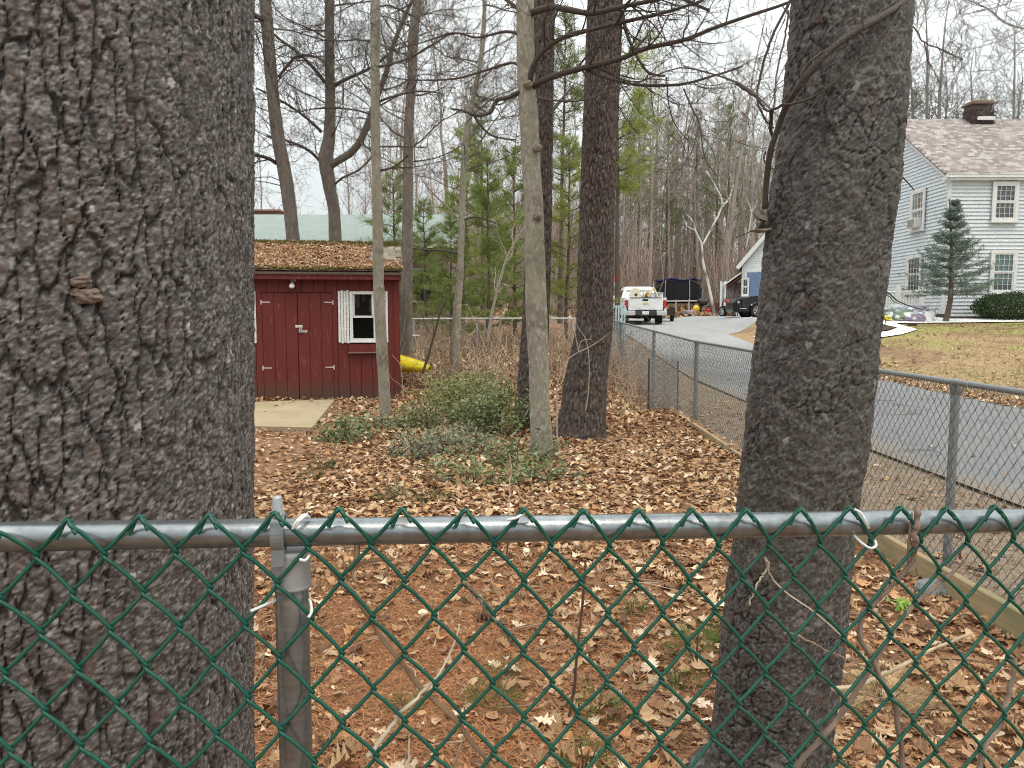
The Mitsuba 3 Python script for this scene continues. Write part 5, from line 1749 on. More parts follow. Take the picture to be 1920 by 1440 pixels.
xf(lambda m: quad(m, [(-.72, 2.12, 1.27), (.72, 2.12, 1.27), (.6, 2.225, 1.66), (-.6, 2.225, 1.66)], (.02, .024, .028)), body, 'rear_window', M, 'dark_glass')
for s in (-1, 1):
    xf(lambda m: (quad(m, [(s * .893, 2.3, 1.27), (s * .893, 3.05, 1.27), (s * .752, 2.98, 1.68), (s * .752, 2.44, 1.68)], (.02, .024, .028)), quad(m, [(s * .893, 3.12, 1.27), (s * .893, 3.85, 1.27), (s * .752, 3.4, 1.68), (s * .752, 3.06, 1.68)], (.02, .024, .028))), body, 'side_window', M, 'dark_glass')
    xf(lambda m: m.box((s * 1.04, 3.72, 1.34), (.2, .08, .2), WT, None, .03), k, 'mirror', M, 'gloss')
    xf(lambda m: m.box((s * .885, -.005, .97), (.15, .09, .36), (.42, .015, .02), None, .02), k, 'taillight', M, 'gloss')
tg = xf(lambda m: (m.box((0, .0, .97), (1.6, .07, .56), WT, None, .015), m.box((0, -.015, 1.255), (1.46, .09, .025), (.03, .03, .03))), k, 'tailgate', M, 'gloss')
xf(lambda m: m.box((-.02, -.04, 1.15), (.27, .02, .09), (.025, .025, .025), None, .01), tg, 'handle', M, 'satin')
bow = Polygon([(-.14, -.022), (-.055, -.022), (-.065, -.05), (.045, -.05), (.055, -.022), (.14, -.022), (.155, .022), (.065, .022), (.075, .05), (-.035, .05), (-.045, .022), (-.125, .022)])
xf(lambda m: slab(bow, -.05, -.034, m, (.62, .45, .12), 'y'), tg, 'emblem', mat4(M[:3, :3], M[:3, :3] @ np.array([-.02, 0, .98]) + M[:3, 3]), 'satin')
bp = xf(lambda m: (m.box((-.73, -.1, .55), (.48, .2, .22), (.5, .52, .52), None, .03), m.box((.73, -.1, .55), (.48, .2, .22), (.5, .52, .52), None, .03), m.box((0, -.08, .55), (.98, .2, .2), (.03, .03, .033), None, .02), m.box((0, -.16, .46), (.8, .1, .05), (.03, .03, .033))), k, 'bumper', M, 'satin')
xf(lambda m: m.box((-.02, -.19, .565), (.31, .012, .15), (.74, .75, .78)), bp, 'license_plate', M, 'satin')
for cx_ in (-.8, .8):
    for cy in (1.15, 4.6):
        wheel(k, M, np.array([cx_, cy, .41]), .41, .27)
xf(lambda m: (m.box((0, 2.4, .42), (1.2, 4.6, .16), (.02, .02, .02)), m.tube(np.array([[-.75, 1.15, .4], [.75, 1.15, .4]]), .09, 8, (.03, .03, .03), True)), k, 'chassis', M, 'matte')
# its load
mm = lambda p: M[:3, :3] @ np.asarray(p, float) + M[:3, 3]
kk = thing('cable_reel', 'cream coloured upright reel with a dark hole standing in the truck bed', 'reel')
a = np.linspace(0, 2 * np.pi, 40, endpoint=False)


def reel(m):
    P = Polygon(np.stack([.25 * np.sign(np.cos(a)) * np.abs(np.cos(a)) ** .7, .42 * np.sign(np.sin(a)) * np.abs(np.sin(a)) ** .7], 1)).difference(Point(.02, .12).buffer(.075))
    slab(P, .5, .78, m, (.76, .72, .55), 'y')


xf(reel, kk, 'drum', mat4(M[:3, :3], mm([-.4, 0, 1.28])), 'satin')
xf(lambda m: m.box((.02, .66, .12), (.14, .1, .14), (.12, .12, .07)), kk, 'core', mat4(M[:3, :3], mm([-.4, 0, 1.28])), 'satin')
kk = thing('work_machine', 'yellow and grey machine with cream hose lying in the truck bed beside the reel', 'machine')
xf(lambda m: (m.box((.16, .7, 1.3), (.34, .3, .3), (.12, .1, .08), None, .03), m.box((.2, .66, 1.42), (.2, .3, .22), (.55, .36, .04), None, .04), m.box((-.06, .7, 1.28), (.2, .25, .25), (.4, .42, .45), None, .03), m.box((.0, .75, 1.5), (.05, .05, .3), (.5, .5, .5))), kk, 'engine', M, 'satin')
xf(lambda m: (m.tube(curve([(.22, .5, 1.28), (.3, .5, 1.5), (.42, .55, 1.72), (.52, .6, 1.62), (.62, .6, 1.28)], 20), .045, 8, (.72, .66, .45), True), m.tube(curve([(-.02, .5, 1.3), (.1, .5, 1.5), (.2, .5, 1.58)], 10), .03, 6, (.7, .68, .6), True)), kk, 'hose', M, 'satin', True)
xf(lambda m: m.tube(np.array([(.6, .9, 1.1), (.5, 1.0, 1.98)]), .02, 5, (.62, .5, .25), True), kk, 'handle', M, 'matte')
kk = thing('tool_box', 'white tool box at the right side of the truck bed', 'box')
xf(lambda m: m.box((.72, 1.2, 1.36), (.4, 1.1, .24), (.6, .63, .65), None, .02), kk, 'body', M, 'satin')
xf(lambda m: (m.box((.72, 1.2, 1.5), (.44, 1.14, .03), (.72, .74, .75)), m.box((.72, .64, 1.4), (.08, .02, .05), (.1, .1, .1))), kk, 'lid', M, 'satin')

# black car seen from its side, front towards the left
CY = 36.2
wx = at(1409, 597, CY)[0]
cg = float(ground_z(wx, CY)) - .02
Mc = mat4(rotz(.03), [wx, CY, cg])
k = thing('black_car', 'shiny black sport utility car whose front sticks out left of the leaning trunk', 'car')
BK = (.012, .014, .017)
side = Polygon([(-1.02, .28), (-1.07, .5), (-1.03, .72), (-.85, .86), (-.3, .99), (.55, 1.06), (1.0, 1.12), (3.2, 1.16), (3.62, 1.0), (3.68, .6), (3.6, .3)]).difference(Point(0, .34).buffer(.40)).difference(Point(2.75, .34).buffer(.40))


def carbody(m):
    from shapely import box as sbox
    e = np.linspace(-.93, .93, 20)
    for y0, y1 in zip(e[:-1], e[1:]):
        w = max(abs(y0), abs(y1)) / .93
        off = .34 * w ** 3
        P = side.buffer(-.05 * w ** 8).intersection(sbox(-1.1 + off, 0, 3.75 - .2 * w ** 3, 1.2 - .05 * w ** 3))
        slab(P, y0, y1, m, BK, 'y')


body = xf(carbody, k, 'body', Mc, 'gloss')
xf(lambda m: m.mesh(trimesh.convex.convex_hull(np.array([[x, s * .84, 1.08] for s in (-1, 1) for x in (.62, 3.45)] + [[x, s * .62, 1.66] for s in (-1, 1) for x in (1.45, 3.1)] + [[x, s * .5, 1.7] for s in (-1, 1) for x in (1.7, 2.9)])), BK), k, 'cabin', Mc, 'gloss')
for s in (-1, 1):
    xf(lambda m: (quad(m, [(1.15, s * .842, 1.14), (2.1, s * .842, 1.14), (2.1, s * .665, 1.6), (1.6, s * .665, 1.6)], (.02, .022, .025)), quad(m, [(2.18, s * .842, 1.14), (3.15, s * .842, 1.14), (3.0, s * .665, 1.6), (2.18, s * .665, 1.6)], (.02, .022, .025))), k, 'side_window', Mc, 'dark_glass')
    xf(lambda m: m.box((.95, s * .98, 1.16), (.16, .2, .14), BK, None, .03), k, 'mirror', Mc, 'gloss')
    xf(lambda m: m.box((-.80, s * .70, .72), (.24, .26, .11), (.5, .52, .54), None, .03), k, 'headlight', Mc, 'gloss')
xf(lambda m: quad(m, [(.72, -.75, 1.12), (.72, .75, 1.12), (1.5, .6, 1.63), (1.5, -.6, 1.63)], (.02, .022, .025)), k, 'windshield', Mc, 'dark_glass')
xf(lambda m: (m.box((-.72, -.945, .44), (.3, .02, .035), (.55, .56, .57)), m.box((-1.06, 0, .5), (.03, 1.1, .16), (.03, .03, .03))), k, 'trim', Mc, 'satin')
MW = mat4(Mc[:3, :3] @ rotz(math.pi / 2), Mc[:3, 3])
for x in (0, 2.75):
    for s in (-.8, .8):
        wheel(k, MW, np.array([s, -x, .34]), .34, .22, (.62, .63, .64), 10)
xf(lambda m: m.box((1.4, 0, .36), (4.4, 1.5, .16), (.015, .015, .015)), k, 'underbody', Mc, 'matte')


# things round the far side of the parking area
def gyp(px, Y):
    x = at(px, 590, Y)[0]
    return np.array([x, Y, float(ground_z(x, Y))])


k = thing('trampoline', 'round trampoline with dark safety net and navy top edge behind the white pickup truck', 'trampoline')
c = gyp(1271, 55)
zt, zb = at(960, 526, 55)[2], at(960, 566, 55)[2]
R = 1.58
a = np.linspace(0, 2 * np.pi, 121)
net = MB()
for i in range(120):
    t0, t1 = a[i], a[i] + (a[1] - a[0]) * .95
    h = zt + .06 * math.cos(6 * t0)
    net.add([[c[0] + R * math.cos(t), c[1] + R * math.sin(t), z] for z in (zb, h) for t in (t0, t1)] , [[0, 1, 3], [0, 3, 2]], (.022, .024, .03))
part(k, 'net', net, 'matte')
part(k, 'edge_band', MB().tube(np.stack([c[0] + R * np.cos(a), c[1] + R * np.sin(a), zt + .06 * np.cos(6 * a)], 1), .06, 5, (.02, .025, .11)), 'matte', True)
part(k, 'pad', MB().tube(np.stack([c[0] + (R + .12) * np.cos(a), c[1] + (R + .12) * np.sin(a), a * 0 + zb - .03], 1), .12, 6, (.02, .03, .1), flat=.4), 'matte', True)
part(k, 'mat', MB().tube(np.array([[c[0], c[1], zb - .04], [c[0], c[1], zb - .02]]), R, 40, (.02, .02, .02), True), 'matte')
for i in range(6):
    t = i * math.pi / 3 - 2.35
    p = np.array([c[0] + (R + .1) * math.cos(t), c[1] + (R + .1) * math.sin(t), c[2]])
    part(k, 'pole', MB().tube(np.array([p, p + [0, 0, zb - c[2]], [c[0] + (R + .02) * math.cos(t), c[1] + (R + .02) * math.sin(t), zt + .02]]), .035, 6, (.42, .43, .45), True), 'satin', True)

k = thing('road_sign', 'small red panel above a white one on a post beside the thick dark pine trunk', 'sign')
c = gyp(1156, 44)
zt = at(960, 517, 44)[2]
part(k, 'post', MB().tube(np.array([c, [c[0], c[1], zt - .2]]), .03, 6, (.35, .36, .36), True), 'satin')
P = Polygon([(-.22, 0), (-.13, -.36), (.13, -.36), (.22, 0)])
part(k, 'panel', slab(P, -.05, -.02, MB(), (.6, .06, .05), 'y').add([], np.zeros((0, 3), int)) if False else MB().add(np.array(slab(P, -.05, -.02, MB(), (0, 0, 0), 'y').v[0]) + [c[0], c[1], zt], slab(P, -.05, -.02, MB(), (0, 0, 0), 'y').f[0], (.6, .06, .05)), 'satin')
part(k, 'lower_panel', MB().box((c[0], c[1] - .03, zt - .5), (.26, .03, .24), (.75, .77, .8)), 'satin')

k = thing('rear_rail_fence', 'pale rail fence behind the parking area between the truck and the tires', 'fence')
a_, b_ = gyp(1243, 49), gyp(1316, 48.5)
zr = at(960, 565, 49)[2]
part(k, 'rail', MB().tube(np.array([[a_[0], a_[1], zr], [b_[0], b_[1], zr + .02]]), .045, 6, (.55, .55, .53), True), 'matte')
for t in (0, .33, .66, 1):
    p = a_ + (b_ - a_) * t
    part(k, 'post', MB().box((p[0], p[1], (p[2] + zr) / 2 + .05), (.07, .07, zr - p[2] + .1), (.45, .45, .43)), 'matte')

k = thing('utility_trailer', 'dark low trailer standing right of the white pickup truck', 'trailer')
c = gyp(1254, 40)
part(k, 'bed', MB().box(c + [0, .6, .42], (.55, 1.6, .12), (.05, .04, .035)).box(c + [0, -.18, .55], (.55, .05, .3), (.05, .035, .03)), 'matte')
part(k, 'side_panel', MB().box(c + [.27, .6, .58], (.04, 1.6, .34), (.06, .04, .035)).box(c + [-.27, .6, .58], (.04, 1.6, .34), (.06, .04, .035)), 'matte')
wheel(k, mat4(np.eye(3), c), np.array([-.3, .7, .25]), .25, .14)
wheel(k, mat4(np.eye(3), c), np.array([.3, .7, .25]), .25, .14)

Yc = 46.5


def blob(c, s, col, seed, amp=.25, sub=3, sq=1.0):
    m = trimesh.creation.icosphere(sub, 1.0)
    v = np.sign(m.vertices) * np.abs(m.vertices) ** sq
    n = meshkit.fbm(v * 1.6 + seed, 3, seed)[:, None] - .5
    return v * np.asarray(s) * (1 + amp * 2 * n) + np.asarray(c), m.faces, col


c = gyp(1305, Yc)
k = thing('toy_slide', 'small yellow plastic toy at the far edge of the parking area', 'toy')
part(k, 'body', MB().add(*blob(c + [0, 0, .42], (.2, .2, .22), (.75, .52, .06), 3, .12)), 'satin', True)
part(k, 'foot', MB().box(c + [.02, 0, .14], (.46, .4, .2), (.72, .5, .06), None, .06), 'satin')
c = gyp(1293, 45.6)
k = thing('inflatable_tube', 'dark inflatable tube lying flat at the far edge of the parking area', 'inflatable')
a = np.linspace(0, 2 * np.pi, 28)
part(k, 'ring', MB().tube(np.stack([c[0] + .44 * np.cos(a), c[1] + .4 * np.sin(a), a * 0 + c[2] + .15], 1), .13, 10, (.06, .065, .075)), 'gloss', True)
part(k, 'cover', MB().add(*blob(c + [.02, 0, .27], (.3, .3, .09), (.3, .26, .42), 6, .2)), 'satin', True)
c = gyp(1318, 47)
k = thing('black_drum', 'black plastic drum lying on top of the open barrel beside the birch', 'drum')
part(k, 'body', MB().tube(np.array([c + [-.22, 0, .78], c + [-.2, 0, .8], c + [.2, 0, .8], c + [.22, 0, .78]]), [.2, .24, .24, .2], 18, (.03, .035, .035), True), 'satin', True)
part(k, 'band', MB().tube(np.array([c + [-.06, 0, .8], c + [.06, 0, .8]]), .252, 18, (.05, .055, .055), True), 'satin', True)
c = gyp(1326, 46.6)
k = thing('open_barrel', 'black barrel lying on its side, open end to the camera', 'barrel')
a = np.linspace(0, 2 * np.pi, 25)
mb = MB()
prof = [(.28, .1), (.31, .0), (.31, .8), (.25, .85)]
v = np.vstack([np.stack([c[0] + r_ * np.cos(a[:-1]), a[:-1] * 0 + c[1] + y_, c[2] + .32 + r_ * np.sin(a[:-1])], 1) for r_, y_ in prof])
mb.add(v, np.vstack([grid_faces(4, 24), grid_faces(4, 24)[:, ::-1]]), (.025, .025, .027))
part(k, 'shell', mb, 'satin', True)
part(k, 'rim', MB().tube(np.stack([c[0] + .31 * np.cos(a), a * 0 + c[1], c[2] + .32 + .31 * np.sin(a)], 1), .025, 6, (.3, .3, .3)), 'satin', True)
c = gyp(1328, 45.9)
k = thing('fuel_can', 'bright red can standing in front of the open black barrel', 'can')
part(k, 'body', MB().box(c + [0, 0, .22], (.26, .18, .42), (.6, .02, .03), None, .05), 'satin')
part(k, 'spout', MB().tube(np.array([c + [.05, 0, .42], c + [.1, 0, .52]]), .03, 8, (.6, .02, .03), True), 'satin')
c = gyp(1342, 46.2)
k = thing('wooden_bin', 'brown wooden bin of upright boards at the foot of the white birch', 'bin')
for i in range(7):
    part(k, 'board', MB().box(c + [-.27 + i * .09, -.28, .38 + .02 * (i % 3)], (.084, .025, .78), np.array((.17, .075, .055)) * (.8 + .1 * (i % 4))), 'matte')
part(k, 'side', MB().box(c + [-.3, 0, .38], (.025, .54, .74), (.15, .07, .05)).box(c + [.3, 0, .38], (.025, .54, .74), (.15, .07, .05)).box(c + [0, .28, .38], (.6, .025, .74), (.15, .07, .05)), 'matte')
c = gyp(1367, 42.5)
k = thing('riding_mower', 'red machine with black wheels half hidden behind the black car', 'mower')
part(k, 'hood', MB().box(c + [.1, 0, .62], (.5, .45, .3), (.55, .04, .03), None, .06).box(c + [-.1, 0, .86], (.3, .3, .16), (.6, .05, .035), None, .04), 'satin')
part(k, 'seat', MB().box(c + [.45, 0, .75], (.3, .4, .08), (.03, .03, .03), None, .03).box(c + [.58, 0, .95], (.08, .4, .36), (.03, .03, .03), None, .03), 'satin')
wheel(k, mat4(rotz(.4), c), np.array([-.32, .1, .3]), .3, .2)
wheel(k, mat4(rotz(.4), c), np.array([.42, -.1, .3]), .3, .2)
part(k, 'handlebar', MB().tube(curve([c + [-.4, -.1, .6], c + [-.34, -.1, .9], c + [-.15, -.1, 1.02], c + [.1, -.1, 1.0]], 12), .025, 6, (.04, .04, .04)), 'satin', True)


def chair(px, lab):
    c = gyp(px, 41.5)
    k = thing('garden_chair', lab, 'chair', 'white garden chairs')
    W = (.74, .75, .75)
    part(k, 'seat', MB().box(c + [0, 0, .42], (.46, .46, .035), W, None, .01), 'satin')
    b = part(k, 'backrest', MB().box(c + [0, .23, .88], (.46, .03, .06), W, None, .01), 'satin')
    for i in range(4):
        part(b, 'slat', MB().box(c + [-.16 + .107 * i, .23, .64], (.05, .02, .43), W), 'satin')
    for sx in (-1, 1):
        part(k, 'armrest', MB().box(c + [sx * .24, 0, .63], (.05, .46, .03), W), 'satin')
        for sy in (-1, 1):
            part(k, 'leg', MB().box(c + [sx * .22, sy * .2, .31], (.045, .045, .62), W), 'satin')


chair(1391, 'white plastic garden chair in front of the blue garage wall')
chair(1403, 'white plastic garden chair in front of the blue garage wall')

# the garage with the blue front
k = thing('garage', 'small white sided garage with blue front panel and side porch behind the black car', 'garage')
Yg = 45.0
g = float(ground_z(14, Yg)) - .05
A = at(1383, 503, Yg)
B = at(1442, 432, Yg)
x0, xm = A[0], B[0]
x1 = 2 * xm - x0
ze, zr = A[2], B[2]
part(k, 'wall', MB().box((xm + .1, Yg + 3, (g + ze) / 2), (x1 - x0 - .3, 5.9, ze - g), (.62, .64, .65)).mesh(trimesh.convex.convex_hull(np.array([[x0 + .25, y, ze - .01] for y in (Yg + .05, Yg + 5.9)] + [[x1 - .05, y, ze - .01] for y in (Yg + .05, Yg + 5.9)] + [[xm, y, zr - .15] for y in (Yg + .05, Yg + 5.9)])), (.62, .64, .65)), 'matte')
mb = MB()
n = int((zr - g) / .14)
for i in range(n):
    z = g + i * .14
    t = max(0, (z - ze) / (zr - ze))
    xa, xb = x0 + .25 + t * (xm - x0 - .25), x1 - .05 - t * (x1 - .05 - xm)
    if xb - xa > .1:
        mb.box(((xa + xb) / 2, Yg + .02, z + .07), (xb - xa, .03, .132), (.68, .7, .71), rotx(-.12))
part(k, 'clapboard', mb, 'matte', kind='stuff')
bx0, bx1 = at(1399, 530, Yg)[0], at(1470, 530, Yg)[0]
bz0, bz1 = at(960, 562, Yg)[2], at(960, 511, Yg)[2]
mb = MB()
n = int((bz1 - bz0) / .11)
for i in range(n):
    mb.box(((bx0 + bx1) / 2, Yg - .02, bz0 + .055 + i * .11), (bx1 - bx0, .03, .1), (.16, .24, .38), rotx(-.15))
f_ = part(k, 'front_panel', mb, 'matte')
mb = MB().box((bx0 - .05, Yg - .03, (bz0 + bz1) / 2), (.12, .06, bz1 - bz0 + .1), (.8, .8, .8)).box(((bx0 + bx1) / 2, Yg - .03, bz1 + .06), (bx1 - bx0 + .2, .06, .12), (.8, .8, .8))
part(k, 'trim', mb, 'white_paint')
wx0, wx1, wz0_, wz1_ = at(1406, 0, Yg)[0], at(1416, 0, Yg)[0], at(960, 553, Yg)[2], at(960, 523, Yg)[2]
sash_window(k, frame_at([(wx0 + wx1) / 2, Yg - .075, (wz0_ + wz1_) / 2], (1, 0, 0), (0, -1, 0)), wx1 - wx0, wz1_ - wz0_, 1, 2, None, .06)
for s in (-1, 1):
    sl = math.atan2(zr - ze, xm - x0)
    L = math.hypot(zr - ze, xm - x0) + .05
    part(k, 'roof', MB().box((xm - s * (xm - x0) / 2, Yg + 2.9, (ze + zr) / 2 + .05), (L, 6.4, .09), (.32, .32, .33), roty(-s * sl)), 'matte')
    part(k, 'rake_board', MB().box((xm - s * (xm - x0) / 2, Yg - .33, (ze + zr) / 2), (L, .05, .22), (.8, .8, .8), roty(-s * sl)), 'white_paint')
pa, pb = at(1358, 535, Yg), at(1389, 512, Yg)
mb = MB()
sl = math.atan2(pb[2] - pa[2], pb[0] - pa[0])
mb.box(((pa[0] + pb[0]) / 2, Yg + 1.2, (pa[2] + pb[2]) / 2), (math.hypot(pb[2] - pa[2], pb[0] - pa[0]), 3.0, .07), (.75, .76, .77), roty(-sl))
pr_k = part(k, 'porch_roof', mb, 'white_paint')
part(k, 'porch_ceiling', MB().box(((pa[0] + pb[0]) / 2 + .1, Yg + 1.3, (pa[2] + pb[2]) / 2 - .12), (math.hypot(pb[2] - pa[2], pb[0] - pa[0]) - .1, 2.7, .04), (.22, .1, .05), roty(-sl)), 'matte')
for px in (1366, 1374):
    x = at(px, 0, Yg)[0]
    part(k, 'porch_post', MB().box((x, Yg - .1, (g + pa[2]) / 2 + .15), (.1, .1, pa[2] - g + .2), (.75, .76, .77)), 'white_paint')
part(k, 'garage_door', MB().box(((at(1364, 0, Yg)[0] + x0) / 2 + .1, Yg + 2.6, g + 1.1), (1.3, .06, 2.1), (.7, .71, .72)), 'white_paint')

RG = mat4(rotz(-.29), (0, 0, 0))
piv = np.array([x0, Yg, 0])
RG[:3, 3] = piv - RG[:3, :3] @ piv
for key in list(scene):
    if key.startswith(k + '__'):
        scene[key] = put(scene[key], RG)

# pale blue slatted piece beside the truck
k = thing('slatted_gate', 'pale blue slatted gate standing at the far end of the grey fence beside the truck', 'gate')
c = gyp(1163, 24)
z0, z1 = c[2], at(960, 572, 24)[2]
for i, px in enumerate((1155, 1160, 1166, 1171)):
    x = at(px, 590, 24)[0]
    part(k, 'slat', MB().box((x, 24, (z0 + z1) / 2), (.045, .03, z1 - z0), (.42, .62, .70)), 'satin')
for z in (z0 + .2, (z0 + z1) / 2 + .1, z1 - .06):
    part(k, 'rail', MB().box((c[0], 24.04, z), (.34, .03, .06), (.42, .62, .70)), 'satin')

# bags stacked at the walkway, posts, flowers
rb = np.random.default_rng(41)
BAGS = [(1661, 596, 27.2, .5, (.05, .1, .07), 'green and white plastic mulch bag at the left front of the stack'), (1690, 594, 27.0, .42, (.09, .15, .1), 'dark green plastic bag with white flowers print at the middle front of the stack'), (1712, 597, 26.8, .42, (.22, .17, .26), 'purple and grey plastic bag at the right front of the stack'),
        (1662, 583, 27.5, .52, (.3, .36, .36), 'grey blue plastic bag on top of the left end of the stack'), (1690, 581, 27.4, .45, (.42, .47, .5), 'shiny grey plastic bag on top of the middle of the stack'), (1716, 583, 27.2, .42, (.34, .33, .42), 'lilac plastic bag on top of the right side of the stack'), (1731, 594, 27.0, .34, (.62, .64, .66), 'white plastic bag at the right end of the stack'), (1640, 590, 27.5, .5, (.05, .06, .08), 'black plastic bag at the left end of the stack beside the leaning trunk')]
for i, (px, py, Y, r_, col, lab) in enumerate(BAGS):
    c = at(px, py, Y)
    v, f, _ = blob([0, 0, 0], (r_, .38, .2), col, i + 2, .16, 4, .75)
    v = v * (1 + .05 * (meshkit.fbm(v * 14, 3, i)[:, None] - .5))
    t = meshkit.noise(v * [7, 7, 9], i)
    cc = np.where((t > .66)[:, None], (.66, .7, .68), np.where((t < .3)[:, None], np.array(col) * .4, col))
    cc = np.where(((t > .5) & (t < .56) & (i in (0, 1, 3)))[:, None], (.25, .36, .14), cc)
    solo('mulch_bag', lab, 'bag', MB().add(v + c, f, cc), 'gloss', True)
k = thing('white_bottle', 'small white pointed bag or bottle standing right of the stacked bags', 'bag')
c = gp(at(1738, 600, 26.6)[0], 26.6, .04)
scene[k] = shape(MB().tube(np.array([c, c + [0, 0, .02], c + [0, 0, .25], c + [.02, 0, .36]]), [.16, .19, .13, .03], 12, (.68, .7, .68), True), 'satin', True)
for px, lab in ((1706, 'left of two short dark stub posts at the edge of the lawn'), (1715, 'right of two short dark stub posts at the edge of the lawn')):
    x = at(px, 612, 25.4)[0]
    b = gp(x, 25.4)
    h = at(px, 606, 25.4)[2] - b[2]
    solo('stub_post', lab, 'post', MB().box(b + [0, 0, h / 2 - .05], (.11, .1, h + .1), (.06, .05, .045), None, .012), 'matte')
k = thing('daffodils', 'clump of yellow daffodils in the dark mulch bed beside the leaning trunk', 'flowers')
c = gp(at(1652, 610, 25.0)[0], 25.0, .08)
st, fl = MB(), MB()
for i in range(26):
    a, d = rb.uniform(0, 6.28), rb.uniform(.02, .3)
    p = c + [d * math.cos(a), d * .6 * math.sin(a), 0]
    q = p + [rb.normal(0, .04), rb.normal(0, .04), rb.uniform(.16, .3)]
    st.tube(np.array([p, q]), .006, 4, (.1, .2, .05))
    fl.add(*blob(q, (.045, .045, .035), (.8, .62, .04), i, .3, 1))
part(k, 'stem', st, 'matte')
part(k, 'flower', fl, 'matte')
k = thing('garden_stake', 'short hooked stake at the foot of the grey house wall left of the spruce', 'stake')
c = gp(at(1752, 597, 27.8)[0], 27.8, .05)
scene[k] = shape(MB().tube(curve([c, c + [0, 0, .3], c + [.04, 0, .36], c + [.12, 0, .34]], 10), .025, 6, (.35, .34, .33), True), 'matte', True)
# ---------------------------------------------------------------- shrubs and seedlings of the yard
def laurel(px, py, w, h, n, lab, col=(.085, .115, .05), seed=1, ln=.068):
    r = np.random.default_rng(seed)
    b = on_ground(px, py, 4, 25)
    k = thing('evergreen_shrub', lab, 'shrub')
    st = MB()
    P, N = [], []
    m = int(10 + 14 * w)
    for i in range(m):
        a = r.uniform(0, 6.28)
        d = math.sqrt(r.uniform(0, 1)) * w
        tip = b + [d * math.cos(a), d * .8 * math.sin(a), h * r.uniform(.45, 1.0) * (1 - .45 * d / w)]
        root = b + (tip - b) * [.35, .35, 0]
        root[2] = float(ground_z(root[0], root[1])) - .02
        pts = curve([root, (root + tip) / 2 + r.normal(0, .06, 3), tip], 8)
        st.tube(pts, np.linspace(.009, .003, 8), 4, (.12, .095, .07))
        for j in range(max(1, n // m)):
            s = r.uniform(.45, 1.0)
            q = pts[int(s * 7)] + r.normal(0, .075, 3) * [1, 1, .8]
            P.append(q)
            N.append(np.array([r.normal(0, .7), r.normal(0, .7) - .3, .8]))
    P, N = np.array(P), np.array(N)
    P = np.repeat(P, 2, 0) + r.normal(0, .05, (2 * len(P), 3))
    N = np.repeat(N, 2, 0) + r.normal(0, .3, (2 * len(N), 3))
    keep = P[:, 2] > ground_z(P[:, 0], P[:, 1])
    P, N = P[keep], N[keep]
    v, f, c = leaf_cloud(r, P, N, ln, ln * .36, col, .45)
    pale = np.repeat((r.uniform(0, 1, len(P)) < .16)[:, None], 5, 0)
    c = np.where(pale, np.array((.25, .27, .17)) * r.uniform(.8, 1.2), c)
    part(k, 'stem', st, 'matte', True)
    part(k, 'foliage', MB().add(v, f, c), 'leaf_green')


for i, (px, py, w, h, n, lab, col) in enumerate((
        (880, 792, .75, 1.1, 1500, 'tall leafy evergreen shrub at the back of the shrub bed, in front of the brush', (.2, .215, .08)),
        (925, 815, .7, .9, 1300, 'dark evergreen shrub at the left foot of the pine behind the grey maple', (.15, .18, .075)),
        (800, 808, .6, .5, 500, 'low evergreen shrub right of the slim trunk in front of the shed', (.15, .175, .075)),
        (845, 850, .7, .48, 560, 'greyish evergreen shrub in the middle of the shrub bed', (.19, .21, .14)),
        (775, 862, .5, .26, 200, 'greyish low shrub sprawling at the left side of the shrub bed', (.18, .2, .135)),
        (890, 905, .5, .3, 220, 'low green shrub at the front of the shrub bed', (.14, .18, .07)),
        (975, 872, .45, .34, 220, 'green shrub directly left of the grey maple foot', (.125, .165, .07)),
        (1035, 900, .4, .22, 100, 'small sparse shrub right below the grey maple foot', (.13, .19, .08)),
        (648, 826, .42, .3, 420, 'small dark green shrub near the right end of the concrete pad', (.11, .155, .065)),
        (705, 806, .4, .25, 150, 'low shrub at the left foot of the slim grey trunk', (.12, .16, .075)),
        (850, 740, .7, .55, 700, 'olive shrub at the edge of the brush behind the shrub bed', (.19, .2, .075)),
        (1000, 905, .34, .18, 80, 'low shrub at the right front edge of the shrub bed', (.12, .18, .075)))):
    laurel(px, py, w, h, n, lab, col, 200 + i)


def tuft(px, py, r_, h, n, lab, cat, name, col, seed, ln=.1, y0=1.6, wd=.0022):
    r = np.random.default_rng(seed)
    b = on_ground(px, py, y0, 25)
    k = thing(name, lab, cat)
    a, d = r.uniform(0, 6.28, n), np.sqrt(r.uniform(0, 1, n)) * r_
    P = np.stack([b[0] + d * np.cos(a), b[1] + d * np.sin(a), b[2] + r.uniform(0, 1, n) * h * (1 - .6 * d / r_)], 1)
    D = norm(np.stack([np.cos(a) * .7, np.sin(a) * .7, np.full(n, .55)], 1))
    v, f, c = needles(r, P, D, 6, ln, wd, np.array(col), .35, .2)
    part(k, 'foliage', MB().add(v, f, c), 'needle')
    st = MB()
    for i in range(3):
        st.tube(np.array([b - [0, 0, .02], b + [r.normal(0, r_ * .4), r.normal(0, r_ * .4), h]]), [.004, .002], 4, (.12, .09, .06))
    part(k, 'stem', st, 'matte')


